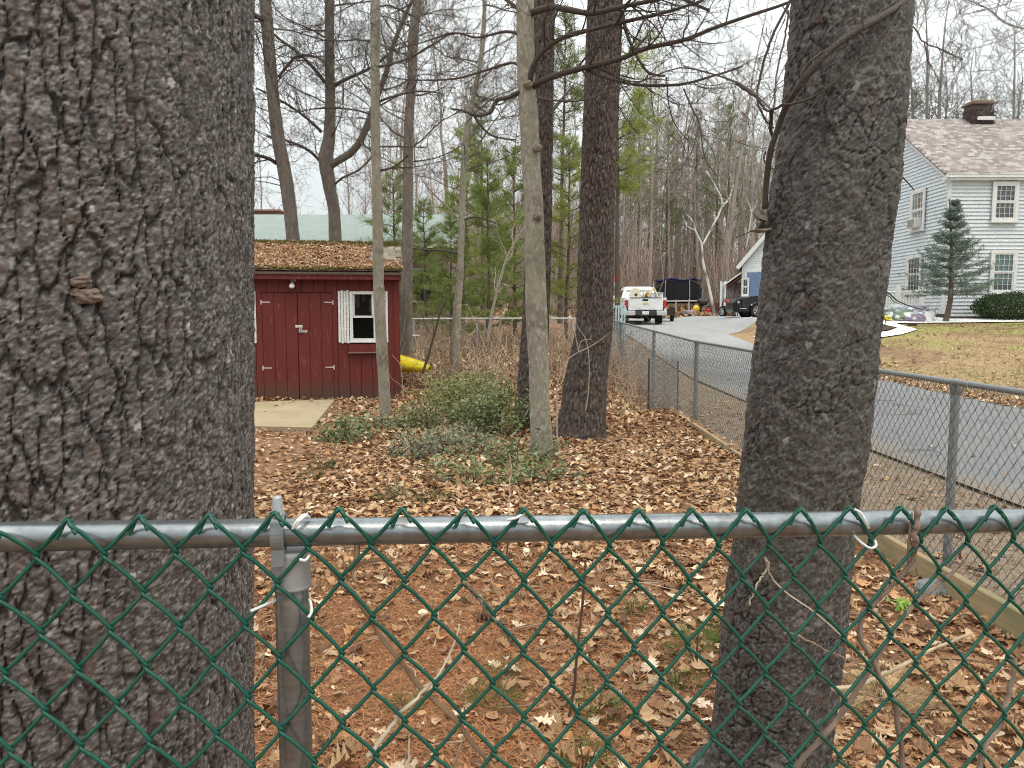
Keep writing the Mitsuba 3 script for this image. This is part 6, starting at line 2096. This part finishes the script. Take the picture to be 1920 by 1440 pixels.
NG = (.13, .2, .06)
for i, (px, py, r_, h, n, lab) in enumerate(((1305, 1235, .14, .16, 70, 'soft green pine seedling just left of the leaning trunk foot'), (1345, 1205, .1, .14, 50, 'green pine seedling touching the leaning trunk'), (1270, 1290, .09, .1, 36, 'small green pine seedling lower left of the leaning trunk'),
                                             (925, 1325, .1, .12, 46, 'green pine seedling in the middle of the needle carpet'), (945, 1275, .07, .1, 26, 'thin pine seedling above the one in the needle carpet'), (1120, 1340, .1, .1, 40, 'pine seedling low in the middle right of the foreground'),
                                             (605, 882, .14, .16, 60, 'dark green pine tuft left of the shrub bed on the bare soil'), (585, 898, .12, .1, 40, 'low pine tuft left in front of the bare soil'), (737, 940, .14, .16, 60, 'green pine tuft right of the post finial, above the top rail'), (1095, 1440, .1, .12, 40, 'pine seedling at the bottom border of the photo'), (815, 945, .14, .14, 50, 'green pine tuft in front of the shrub bed above the top rail'), (1185, 1155, .07, .09, 24, 'tiny pine seedling between the middle and the leaning trunk'), (760, 1335, .07, .06, 24, 'tiny moss green tuft below the crooked stick'))):
    tuft(px, py, r_, h, n, lab, 'seedling', 'pine_seedling', NG if py > 1000 else (.08, .13, .05), 300 + i, .085 if py > 1000 else .1)
tuft(1650, 1330, .13, .1, 90, 'dry straw coloured grass tuft right of the leaning trunk behind the mesh', 'grass tuft', 'dry_grass_tuft', (.5, .4, .24), 331, .2)
# young green weed
r = np.random.default_rng(66)
b = on_ground(1690, 1150, 1.6, 20)
k = thing('green_weed', 'bright green weed with toothed leaves in the leaf litter at the right', 'weed')
P = b + np.c_[r.normal(0, .035, 26), r.normal(0, .03, 26), r.uniform(.02, .07, 26)]
v, f, c = leaf_cloud(r, P, np.c_[r.normal(0, .5, 26), r.normal(0, .5, 26) - .4, np.ones(26)], .05, .022, (.2, .34, .06), .2)
part(k, 'leaves', MB().add(v, f, c), 'leaf_green')
mb = MB()
for q in P[::2]:
    mb.tube(np.array([b - [0, 0, .01], q]), .0015, 3, (.15, .25, .06))
part(k, 'stem', mb, 'matte')
# grey stone
m = trimesh.creation.icosphere(4, 1.0)
v = m.vertices * (1 + .45 * (meshkit.fbm(m.vertices * 1.7 + 4, 4, 3)[:, None] - .5) + .1 * (meshkit.fbm(m.vertices * 9, 3, 5)[:, None] - .5))
b = on_ground(1752, 1112, 1.6, 20)
solo('grey_stone', 'grey field stone in the leaves beside the edging board on the right', 'stone', MB().add(v * [.11, .09, .06] + b + [0, 0, .02], m.faces, (.2, .21, .205)), 'far_bark', True)

# ---------------------------------------------------------------- dry brush, saplings and brambles at the back of the yard
r = np.random.default_rng(91)
brush = MB()
n = 0
while n < 1700:
    y = r.uniform(14.2, 23)
    x = r.uniform(-3.4, 2.6) if y < 19.5 else r.uniform(-5, 4)
    if y < 17.5 and x < -2.3 + (y - 14) * -.15:
        continue
    if y < 15.5 and r.uniform() < .6:
        continue
    b = gp(x, y, -.03)
    L = r.gamma(3, .22) + .15
    a = r.uniform(0, 6.28)
    tip = b + np.array([math.cos(a) * L * r.uniform(.1, .9), math.sin(a) * L * .5, L * r.uniform(.35, 1.0)])
    mid = (b + tip) / 2 + r.normal(0, .12, 3) * L + [0, 0, .2 * L]
    c = np.array(((.46, .37, .26), (.34, .26, .2), (.56, .48, .36), (.26, .2, .16))[r.integers(0, 4)]) * r.uniform(.7, 1.2)
    brush.tube(np.array([b, b + (mid - b) * .6 + [0, 0, .05], mid, mid * .45 + tip * .55 + [0, 0, .03], tip]), np.linspace(.006, .0025, 5), 3, c)
    n += 1
solo('dry_brush', 'tangle of tan dry stems and brambles at the back of the yard', 'brush', brush, 'matte', True, kind='stuff')
brush = MB()
for i in range(420):
    y = r.uniform(12, 20)
    b = gp(np.interp(y, CP[:, 1], CP[:, 0]) + r.normal(-.25, .3), y, -.03)
    L = r.gamma(3, .18) + .15
    a = r.uniform(0, 6.28)
    tip = b + np.array([math.cos(a) * L * .6, math.sin(a) * L * .5, L * r.uniform(.4, 1.0)])
    brush.tube(np.array([b, (b + tip) / 2 + r.normal(0, .1, 3) * L + [0, 0, .1 * L], tip]), np.linspace(.005, .002, 3), 3, np.array((.35, .27, .2)) * r.uniform(.6, 1.3))
solo('fence_brush', 'thin dry stems growing along the far part of the grey fence', 'brush', brush, 'matte', True, kind='stuff')
# single pale vines in front of the thick pine
for j, (rows, lab, r0) in enumerate((([(1046, 815), (1044, 740), (1060, 680), (1085, 660)], 'pale forked sapling in front of the thick dark pine trunk', .012), ([(1098, 770), (1105, 690), (1100, 640), (1080, 605), (1075, 560)], 'thin pale vine hanging down the front of the thick dark pine trunk', .006), ([(756, 720), (752, 690), (735, 665)], 'pale thin bent stem at the right corner of the red shed', .008))):
    mb = MB()
    Y = 9.3 if j < 2 else 13.6
    pts = [at(x, y, Y) for x, y in rows]
    if j != 1:
        pts[0][2] = float(ground_z(pts[0][0], Y)) - .02
    mb.tube(curve(pts, 20), np.linspace(r0, r0 * .5, 20), 6, (.42, .35, .28))
    if j == 0:
        mb.tube(curve([at(1085, 660, 9.3), at(1110, 648, 9.3), at(1145, 622, 9.2)], 10), np.linspace(.006, .003, 10), 5, (.42, .35, .28))
        mb.tube(curve([at(1085, 660, 9.3), at(1090, 640, 9.3), at(1108, 636, 9.3)], 10), np.linspace(.006, .003, 10), 5, (.42, .35, .28))
        mb.tube(curve([at(1085, 660, 9.3), at(1078, 620, 9.3), at(1075, 590, 9.3)], 10), np.linspace(.006, .003, 10), 5, (.42, .35, .28))
    solo('pale_sapling', lab, 'sapling', mb, 'matte', True)

# ---------------------------------------------------------------- leaf litter and needles
r = np.random.default_rng(123)
LEAFC = np.array([(.46, .32, .2), (.36, .22, .125), (.56, .43, .31), (.24, .13, .075), (.31, .185, .11), (.15, .085, .055), (.64, .52, .4), (.42, .235, .12)])
LEAFP = np.array([.2, .19, .1, .14, .17, .09, .05, .06])


def leaf_template(kind):
    if kind == 0:          # lobed oak leaf
        t = np.array([0, .14, .24, .36, .46, .58, .68, .82, 1.0])
        w = np.array([.04, .1, .3, .16, .46, .22, .40, .2, .0])
    elif kind == 1:        # broad pointed leaf
        t = np.array([0, .2, .45, .7, .88, 1.0])
        w = np.array([.05, .3, .42, .3, .2, 0])
    elif kind == 2:
        t = np.array([0, .35, .7, 1.0])
        w = np.array([.06, .4, .34, .04])
    else:
        t = np.array([0, .5, 1.0])
        w = np.array([.12, .42, .05])
    n = len(t)
    v = np.vstack([np.c_[t - .5, w * 0], np.c_[t - .5 + (.06 if kind == 0 else 0) * (w > .25), w], np.c_[t - .5 + (.06 if kind == 0 else 0) * (w > .25), -w]])
    i = np.arange(n - 1)
    f = np.vstack([np.stack([i, i + 1, n + i + 1], 1), np.stack([i, n + i + 1, n + i], 1), np.stack([i, 2 * n + i + 1, i + 1], 1), np.stack([i, 2 * n + i, 2 * n + i + 1], 1)])
    return v, f


def leaves(r, P, kind, size, tilt=.2, lift=.012, pal=None):
    v0, f0 = leaf_template(kind)
    n, m = len(P), len(v0)
    s = size * r.uniform(.6, 1.35, (n, 1))
    x, y = v0[:, 0][None] * s, v0[:, 1][None] * s * r.uniform(.75, 1.2, (n, 1))
    k1, k2 = r.normal(1.6, 2.2, (n, 1)), r.normal(.8, 1.6, (n, 1))
    z = k1 * y ** 2 / s * .25 * 2 + k2 * x ** 2 / s * .35 + r.normal(0, .035, (n, m)) * s * (m > 8)
    a, tx, ty = r.uniform(0, 6.28, n), r.normal(0, tilt, n), r.normal(0, tilt, n)
    ca, sa = np.cos(a)[:, None], np.sin(a)[:, None]
    X, Y = x * ca - y * sa, x * sa + y * ca
    Z = z + np.tan(np.clip(tx, -1, 1))[:, None] * X + np.tan(np.clip(ty, -1, 1))[:, None] * Y
    Z = Z - np.minimum(Z.min(1, keepdims=True), 0) * .75
    V = np.stack([P[:, :1] + X, P[:, 1:2] + Y, P[:, 2:] + Z + r.uniform(.002, lift, (n, 1))], -1).reshape(-1, 3)
    F = (f0[None] + (np.arange(n) * m)[:, None, None]).reshape(-1, 3)
    C = LEAFC[r.choice(8, n, p=LEAFP if pal is None else pal)] * [1.05, 1.05, .99] * r.uniform(.75, 1.2, (n, 1))
    return V, F, np.repeat(np.clip(C, .02, .9), m, 0)


def scatter(r, n, x0, x1, y0, y1, dens=None):
    x, y = r.uniform(x0, x1, n), r.uniform(y0, y1, n)
    keep = np.ones(n, bool)
    if dens is not None:
        keep &= r.uniform(0, 1, n) < dens(x, y)
    for cx, cy, rr in ((-.95, 1.478, .46), (.83, 2.52, .24), (.98, 10, .4), (.22, 10.7, .25), (.34, 8.75, .2), (-1.95, 11.9, .12)):
        keep &= np.hypot(x - cx, y - cy) > rr
    keep &= ~np.array([pad.contains(Point(a, b)) and abs(hash((round(a, 3), round(b, 3)))) % 100 < 93 for a, b in zip(x, y)]) if (y0 < 13 < y1 + 3 and x0 < -3) else True
    q = np.c_[x, y] - SH[:2]
    uu, dd = q @ SX[:2], q @ SY[:2]
    keep &= ~((uu > -.02) & (uu < SW) & (dd > -.04) & (dd < SD))
    x, y = x[keep], y[keep]
    return np.c_[x, y, ground_z(x, y)]


def yard_density(x, y):
    """Thick under the trees, thin on the soil before the pad and on the needle carpet."""
    n = meshkit.fbm(np.stack([x * .9, y * .9, x * 0], -1), 3, 9)
    d = .55 + .9 * (n - .35)
    needle = np.exp(-((x + .4) / .95) ** 2 - ((y - 3.5) / 1.6) ** 2)
    d = d * (1 - .8 * needle)
    bare = np.exp(-((x + 2.7) / 1.0) ** 2 - ((y - 8.8) / 3.0) ** 2)
    d = d * (1 - .85 * bare)
    pad = np.exp(-((x + 3.3) / .95) ** 2 - ((y - 12.2) / 1.7) ** 2)
    return np.clip(d * (1 - .97 * pad), .02, 1)


lit = MB()
P = scatter(r, 9500, -2.6, 2.62, 1.6, 5.2, yard_density)
o = np.argsort(P[:, 1])
lit_near = P[o]
in_view = np.abs(lit_near[:, 0]) < lit_near[:, 1] * .64
pick = np.flatnonzero(in_view & (lit_near[:, 1] > 2.15))[:240]
rest = np.setdiff1d(np.arange(len(lit_near)), pick)
half_ = r.uniform(0, 1, len(rest)) < .6
lit.add(*leaves(r, lit_near[rest][half_], 0, .074, .17, .022))
lit.add(*leaves(r, lit_near[rest][~half_], 1, .046, .22, .022))
P = scatter(r, 40000, -6.2, 2.6, 5.2, 10.5, yard_density)
lit.add(*leaves(r, P, 2, .058, .22, .03))
P = scatter(r, 36000, -6.5, 2.55, 10.5, 21, yard_density)
lit.add(*leaves(r, P, 3, .075, .3, .04))
P = scatter(r, 16000, -2.8, 2.6, 1.6, 6.0)
lit.add(*leaves(r, P, 2, .021, .3, .015))
P = scatter(r, 26000, -22, -6.2, 3, 24)
lit.add(*leaves(r, P, 3, .09, .3, .03))
# strip on the other side of the fence and along the drive's edges
P = scatter(r, 2600, 2.6, 4.5, 3.0, 14, lambda x, y: np.where(x < 3.9, .28, .1))
lit.add(*leaves(r, P, 2, .06, .2, .012))
P = scatter(r, 5200, 8.35, 10.2, 8, 24, lambda x, y: np.exp(-((x - 8.7) / .55) ** 2) * .9 + .08)
P[:, 2] += .03
lit.add(*leaves(r, P, 3, .07, .2, .02))
P = scatter(r, 3600, 9.5, 22, 11, 27, lambda x, y: np.clip(meshkit.fbm(np.stack([x * .5, y * .7, x * 0], -1), 3, 4) * 2.2 - .8, .05, 1))
P[:, 2] += .02
lit.add(*leaves(r, P, 3, .07, .15, .012))
P = scatter(r, 420, 4.3, 8.3, 6, 22, lambda x, y: .15 + .85 * np.exp(-((x - 8.2) / .5) ** 2) + .5 * np.exp(-((x - 4.4) / .4) ** 2))
P[:, 2] += .03
lit.add(*leaves(r, P, 2, .05, .15, .006))
P = scatter(r, 14000, -12, 14, 44, 70)
lit.add(*leaves(r, P, 3, .22, .5, .1))
solo('leaf_litter', 'carpet of curled brown and tan oak leaves covering the yard', 'leaf litter', lit, 'matte', False, kind='stuff')
for i in pick:
    V, F, C = leaves(r, lit_near[i:i + 1], 0 if r.uniform() < .7 else 1, .088 if r.uniform() < .5 else .06, .2, .03)
    part('leaf_litter', 'leaf', MB().add(V, F, C), 'matte')
# leaves on the shed roof
n = 11000
uu = r.uniform(-.08, SW + .08, n)
tt = r.uniform(.0, 1.0, n)
keep = (uu > .42 + .3 * r.uniform(0, 1, n)) | (tt < .35) & (r.uniform(0, 1, n) < .55)
uu, tt = uu[keep], tt[keep]
P = ro + SX * (uu + .0)[:, None] + vy0 * (tt * 1.55)[:, None] if False else (sh(0, -.26, EZ + .1) + SX * uu[:, None] + norm(sh(0, 1.25, RZ) - sh(0, -.24, EZ + .04)) * (tt * 1.56)[:, None])
V, F, C = leaves(r, P * [1, 1, 1], 3, .052, .12, .012)
nrm = np.array([0, 0, 1.0])
slope = norm(sh(0, 1.25, RZ) - sh(0, -.24, EZ + .04))
m = len(leaf_template(3)[0])
Pc = np.repeat(P, m, 0)
rel = V - Pc
V[:, 2] += (rel[:, :2] @ slope[:2]) * slope[2] / np.linalg.norm(slope[:2])
rl = MB().add(V, F, C * [.85, .8, .78])
solo('roof_leaves', 'brown leaves covering the roof of the red shed', 'leaf litter', rl, 'matte', False, kind='stuff')
n = 3200
uu, tt = r.uniform(-.06, SW + .05, n), np.where(r.uniform(0, 1, n) < .75, 1 - np.abs(r.normal(0, .07, n)), np.abs(r.normal(0, .03, n)))
tt = np.clip(tt, 0, 1)
P = sh(0, -.26, EZ + .1) + SX * uu[:, None] + slope * (tt * 1.56)[:, None]
v, f, c = needles(r, P, np.tile([0, 0, 1.0], (n, 1)), 3, .05, .02, np.array((.16, .15, .05)), .9, .4)
solo('roof_moss', 'olive moss along the ridge and eave of the red shed roof', 'moss', MB().add(v, f, c), 'needle', kind='stuff')
# orange pine needles
n = 52000
x = np.r_[r.normal(-.3, .62, n // 2), r.uniform(-2.4, 2.5, n // 2)]
y = np.r_[r.normal(3.5, 1.0, n // 2), r.uniform(1.7, 6.2, n // 2)]
ok = (y > 1.6) & (y < 6.4) & (x < 2.6) & (x > -2.6)
x, y = x[ok], y[ok]
P = np.c_[x, y, ground_z(x, y) + r.uniform(.002, .022, len(x))]
a = r.uniform(0, 6.28, len(x))
D = np.c_[np.cos(a), np.sin(a), r.normal(0, .12, len(x))]
L = r.uniform(.05, .11, (len(x), 1))
w = np.c_[-np.sin(a), np.cos(a), a * 0] * .0013
v = np.stack([P - w, P + w, P + D * L * .55 + [0, 0, .004] + w, P + D * L * .55 + [0, 0, .004] - w, P + D * L], 1).reshape(-1, 3)
k0 = np.arange(len(x))[:, None] * 5
f = np.concatenate([k0 + [0, 1, 2], k0 + [0, 2, 3], k0 + [3, 2, 4]])
c = np.array((.40, .185, .085)) * r.uniform(.5, 1.3, (len(x), 1))
solo('pine_needles', 'orange brown carpet of fallen pine needles behind the green fence', 'pine needles', MB().add(v, f, np.repeat(c, 5, 0)), 'matte', kind='stuff')
# small fallen twigs
tw = MB()
for i in range(260):
    y = r.uniform(2, 11)
    p = gp(r.uniform(-.6 * y, min(.62 * y, 2.5)), y, .025)
    a = r.uniform(0, 6.28)
    L = r.uniform(.1, .5)
    q = p + [math.cos(a) * L, math.sin(a) * L, r.uniform(0, .06)]
    tw.tube(np.array([p, (p + q) / 2 + r.normal(0, .02, 3), q]), [.004, .003, .0015], 4, np.array((.3, .23, .17)) * r.uniform(.5, 1.5))
solo('fallen_twigs', 'thin grey brown twigs scattered in the leaf litter', 'twigs', tw, 'matte', True, kind='stuff')
# lawn and verge grass blades
n = 26000
x, y = r.uniform(8.8, 24, n), r.uniform(10.5, 27.6, n)
g = meshkit.fbm(np.stack([x * .45, y * .45, x * 0], -1), 4, 2)
ok = (r.uniform(0, 1, n) < .35 + g) & (x < y * .75)
ok &= ~np.array([WALK.contains(Point(a, b)) or BED.contains(Point(a, b)) for a, b in zip(x, y)])
x, y, g = x[ok], y[ok], g[ok]
P = np.c_[x, y, ground_z(x, y) + .015]
green = ss(.46, .6, g + .12 * ss(19, 26, y))[:, None]
v, f, c = needles(r, P, np.tile([0, 0, 1.0], (len(x), 1)), 3, .07, .012, np.array((1.0, 1, 1)), .8, .6)
cc = np.array((.36, .27, .15)) * (1 - green) + np.array((.2, .23, .07)) * green
solo('lawn_grass', 'short tan and green blades of the winter lawn', 'grass', MB().add(v, f, np.clip(c * np.repeat(cc, 9, 0), .01, .6)), 'matte', kind='stuff')
n = 9000
x, y = r.uniform(2.75, 4.3, n), r.uniform(3, 20, n)
P = np.c_[x, y, ground_z(x, y) + .01]
v, f, c = needles(r, P, np.tile([0, 0, 1.0], (n, 1)), 2, .05, .006, np.array((.25, .2, .1)), 1.0, .6)
solo('verge_grass', 'thin dull grass between the grey fence and the driveway', 'grass', MB().add(v, f, c), 'matte', kind='stuff')

# ---------------------------------------------------------------- the far woods


def bare_proto(seed, H, r0, first, last=3, L=4.2, k0=13, kids=(5, 4, 4), lift=.7, col=(.32, .275, .245), tcol=(.33, .28, .245), rmin=.011, spread=.75):
    r = np.random.default_rng(seed)
    n = 14
    z = np.linspace(0, H, n)
    w = np.cumsum(np.cumsum(r.normal(0, .05 * H / 18, (n, 2)), 0), 0) * .7 + np.cumsum(r.normal(0, .05, (n, 2)), 0)
    w -= w[:1]
    tr, cr = MB(), MB()
    rad = r0 * (1 - .93 * (z / H) ** .8)
    cc = np.array(tcol) * (1 + .25 * (meshkit.noise(np.c_[z * 1.3, z * 0, z * 0], seed)[:, None] - .5))
    tr.tube(np.c_[w, z], rad, 9, cc)
    for i in range(k0):
        zz = H * (first + (1 - first) * (i + r.uniform(.1, .9)) / k0)
        a = r.uniform(0, 6.28)
        d = norm([math.cos(a), math.sin(a), lift * r.uniform(.6, 1.4)])
        q = np.array([np.interp(zz, z, w[:, 0]), np.interp(zz, z, w[:, 1]), zz])
        t = (zz / H - first) / (1 - first)
        grow(cr, r, q, d, L * (1.1 - .6 * t) * r.uniform(.6, 1.2), max(.3 * np.interp(zz, z, rad), .018), 1, last, np.array(col), .15, .07, kids, spread, rmin)
    return shape(tr, 'far_bark', True), shape(cr, 'matte', True)


FAR = [bare_proto(401 + i, H, r0, fi, 3, L, k0, (5, 4, 4), lf) for i, (H, r0, fi, L, k0, lf) in enumerate(((17, .16, .34, 3.4, 15, .9), (19, .2, .4, 3.8, 15, .8), (15, .11, .3, 2.8, 15, 1.0), (20, .22, .45, 4.0, 14, .7), (13, .09, .24, 2.5, 15, .9), (16, .14, .2, 3.2, 16, .6)))]
WIDE = [bare_proto(431 + i, 17, .25, .22, 3, 5.0, 16, (6, 5, 5), .8, (.2, .185, .175), (.24, .22, .21), .012) for i in range(3)]
r = np.random.default_rng(55)
FG = 'slim bare trunks of the far woods'
spots = []
for i in range(100):
    Y = 49 + 66 * r.uniform(0, 1) ** 1.1
    px = r.uniform(1135, 1490)
    if 1218 < px < 1325 and Y < 60:
        Y += 13
    spots.append((px, Y, FAR[r.integers(0, 6)], 'slim bare tree in the crowded brown woods behind the parked vehicles', FG))
for i in range(20):
    spots.append((r.uniform(720, 1135), r.uniform(38, 80), FAR[r.integers(0, 6)], 'slim bare tree of the woods glimpsed behind the green young pines', 'bare trees behind the young pines'))
for i in range(7):
    spots.append((r.uniform(400, 740), r.uniform(42, 70), FAR[(2, 4, 5)[r.integers(0, 3)]], 'thin bare tree far behind the pale green roof', 'bare trees behind the green roof'))
for i in range(17):
    spots.append((r.uniform(1640, 2060), r.uniform(46, 66), WIDE[r.integers(0, 3)], 'bare twiggy tree top rising behind the roof of the grey house', 'bare trees behind the grey house'))
for px, Y, (tr, cr), lab, grp in spots:
    x = at(px, 590, Y)[0]
    b = gp(x, Y, -.15)
    k = thing('bare_tree', lab, 'tree', grp)
    M = mat4(rotz(r.uniform(0, 6.28)) @ rotx(r.normal(0, .025)), b, r.uniform(.85, 1.15) * (.95 if 'roof of the grey' in lab else 1))
    scene[f'{k}__trunk'] = put(tr, M)
    scene[f'{k}__crown'] = put(cr, M)
# tall pines in the far woods
FPINE = [pine_proto(501, 17, .42, 2.9, (.21, .25, .13), 9, .3), pine_proto(502, 15, .3, 2.6, (.22, .26, .12), 9, .3)]
for px, Y, i in ((1195, 58, 0), (1245, 62, 1), (1300, 66, 0), (1385, 70, 0), (1170, 66, 1), (1450, 60, 1), (1700, 58, 1), (1340, 74, 0), (1215, 72, 0), (1265, 80, 1), (1320, 84, 1), (1405, 82, 0), (1180, 84, 0), (1360, 64, 1)):
    x = at(px, 590, Y)[0]
    k = thing('tall_pine', 'tall pine with thin green boughs among the bare trunks of the far woods', 'pine tree', 'green pines in the far woods')
    M = mat4(rotz(r.uniform(0, 6.28)), gp(x, Y, -.1), r.uniform(.9, 1.15))
    for nm, s_ in zip(('trunk', 'limb', 'crown'), FPINE[i]):
        scene[f'{k}__{nm}'] = put(s_, M)
# white birches
for rows, Y, lab in (([[(1341, 572, 9), (1328, 531, 8), (1318, 489, 7), (1316, 460, 7), (1303, 430, 5), (1300, 417, 4), (1285, 401, 3)], [(1316, 462, 6), (1336, 424, 5), (1350, 397, 5), (1354, 380, 4), (1339, 345, 3.5), (1324, 319, 3)], [(1354, 382, 4), (1362, 380, 4), (1371, 362, 3), (1376, 345, 2)], [(1352, 392, 3), (1366, 372, 3)], [(1303, 430, 3), (1290, 425, 2.5), (1283, 412, 2)], [(1339, 345, 3), (1330, 330, 2), (1320, 322, 2)]], 44, 'curved white birch forking above the brown bin, in front of the dark woods'),
                     ([[(1396, 500, 4), (1399, 469, 4), (1405, 430, 4), (1409, 396, 4), (1402, 378, 3), (1396, 362, 2.5)], [(1409, 396, 3), (1416, 388, 2)]], 52, 'thin white birch rising left of the garage roof')):
    k = thing('white_birch', lab, 'birch tree')
    for i, rw in enumerate(rows):
        mb = MB()
        pts = [at(x, y, Y + .2 * i) for x, y, w in rw]
        if i == 0:
            pts[0][2] = float(ground_z(pts[0][0], Y)) - .1
        wd = np.interp(np.linspace(0, 1, 18), np.linspace(0, 1, len(rw)), [q[2] * .72 for q in rw]) / 2 / FOCAL * Y
        cc = np.where(r.uniform(0, 1, (18, 1)) < .2, (.2, .19, .18), (.62, .6, .56))
        mb.tube(curve(pts, 18), wd, 7, cc, True)
        part(k, 'trunk' if i == 0 else 'limb', mb, 'matte', True)
# thin saplings and twigs between the trunks
sap = MB()
for i in range(8000):
    Y = r.uniform(46, 120)
    px = r.uniform(690, 1500)
    if 1215 < px < 1330 and Y < 60:
        continue
    b = gp(at(px, 590, Y)[0], Y, -.05)
    L = r.gamma(2.5, 1.3) + .5
    tip = b + np.array([r.normal(0, .22) * L, r.normal(0, .22) * L, L])
    sap.tube(np.array([b, (b + tip) / 2 + r.normal(0, .06, 3) * L, tip]), np.linspace(.03, .012, 3), 3, np.array((.31, .24, .2)) * r.uniform(.6, 1.35))
    for j in range(2):
        q = b + (tip - b) * r.uniform(.4, .9)
        sap.tube(np.array([q, q + np.array([r.normal(0, .35), r.normal(0, .3), .4]) * L * .5]), [.014, .008], 3, np.array((.32, .25, .21)) * r.uniform(.6, 1.35))
solo('woodland_saplings', 'haze of thin brown saplings between the far trunks', 'saplings', sap, 'matte', True, kind='stuff')
# the edge of the woods beyond the left side of the yard, one mass
mass = MB()
for i in range(26):
    x, y = r.uniform(-75, -17), r.uniform(36, 80)
    M = mat4(rotz(r.uniform(0, 6.28)), gp(x, y, -.15), r.uniform(.85, 1.15))
    for sh_ in FAR[r.integers(0, 6)]:
        v, f, _, _, c = meshkit.WRITTEN[sh_['filename']]
        mass.add(v @ M[:3, :3].T + M[:3, 3], f, c)
solo('woodland_edge', 'far off edge of bare woods beyond the left side of the yard', 'woods', mass, 'matte', True, kind='stuff')
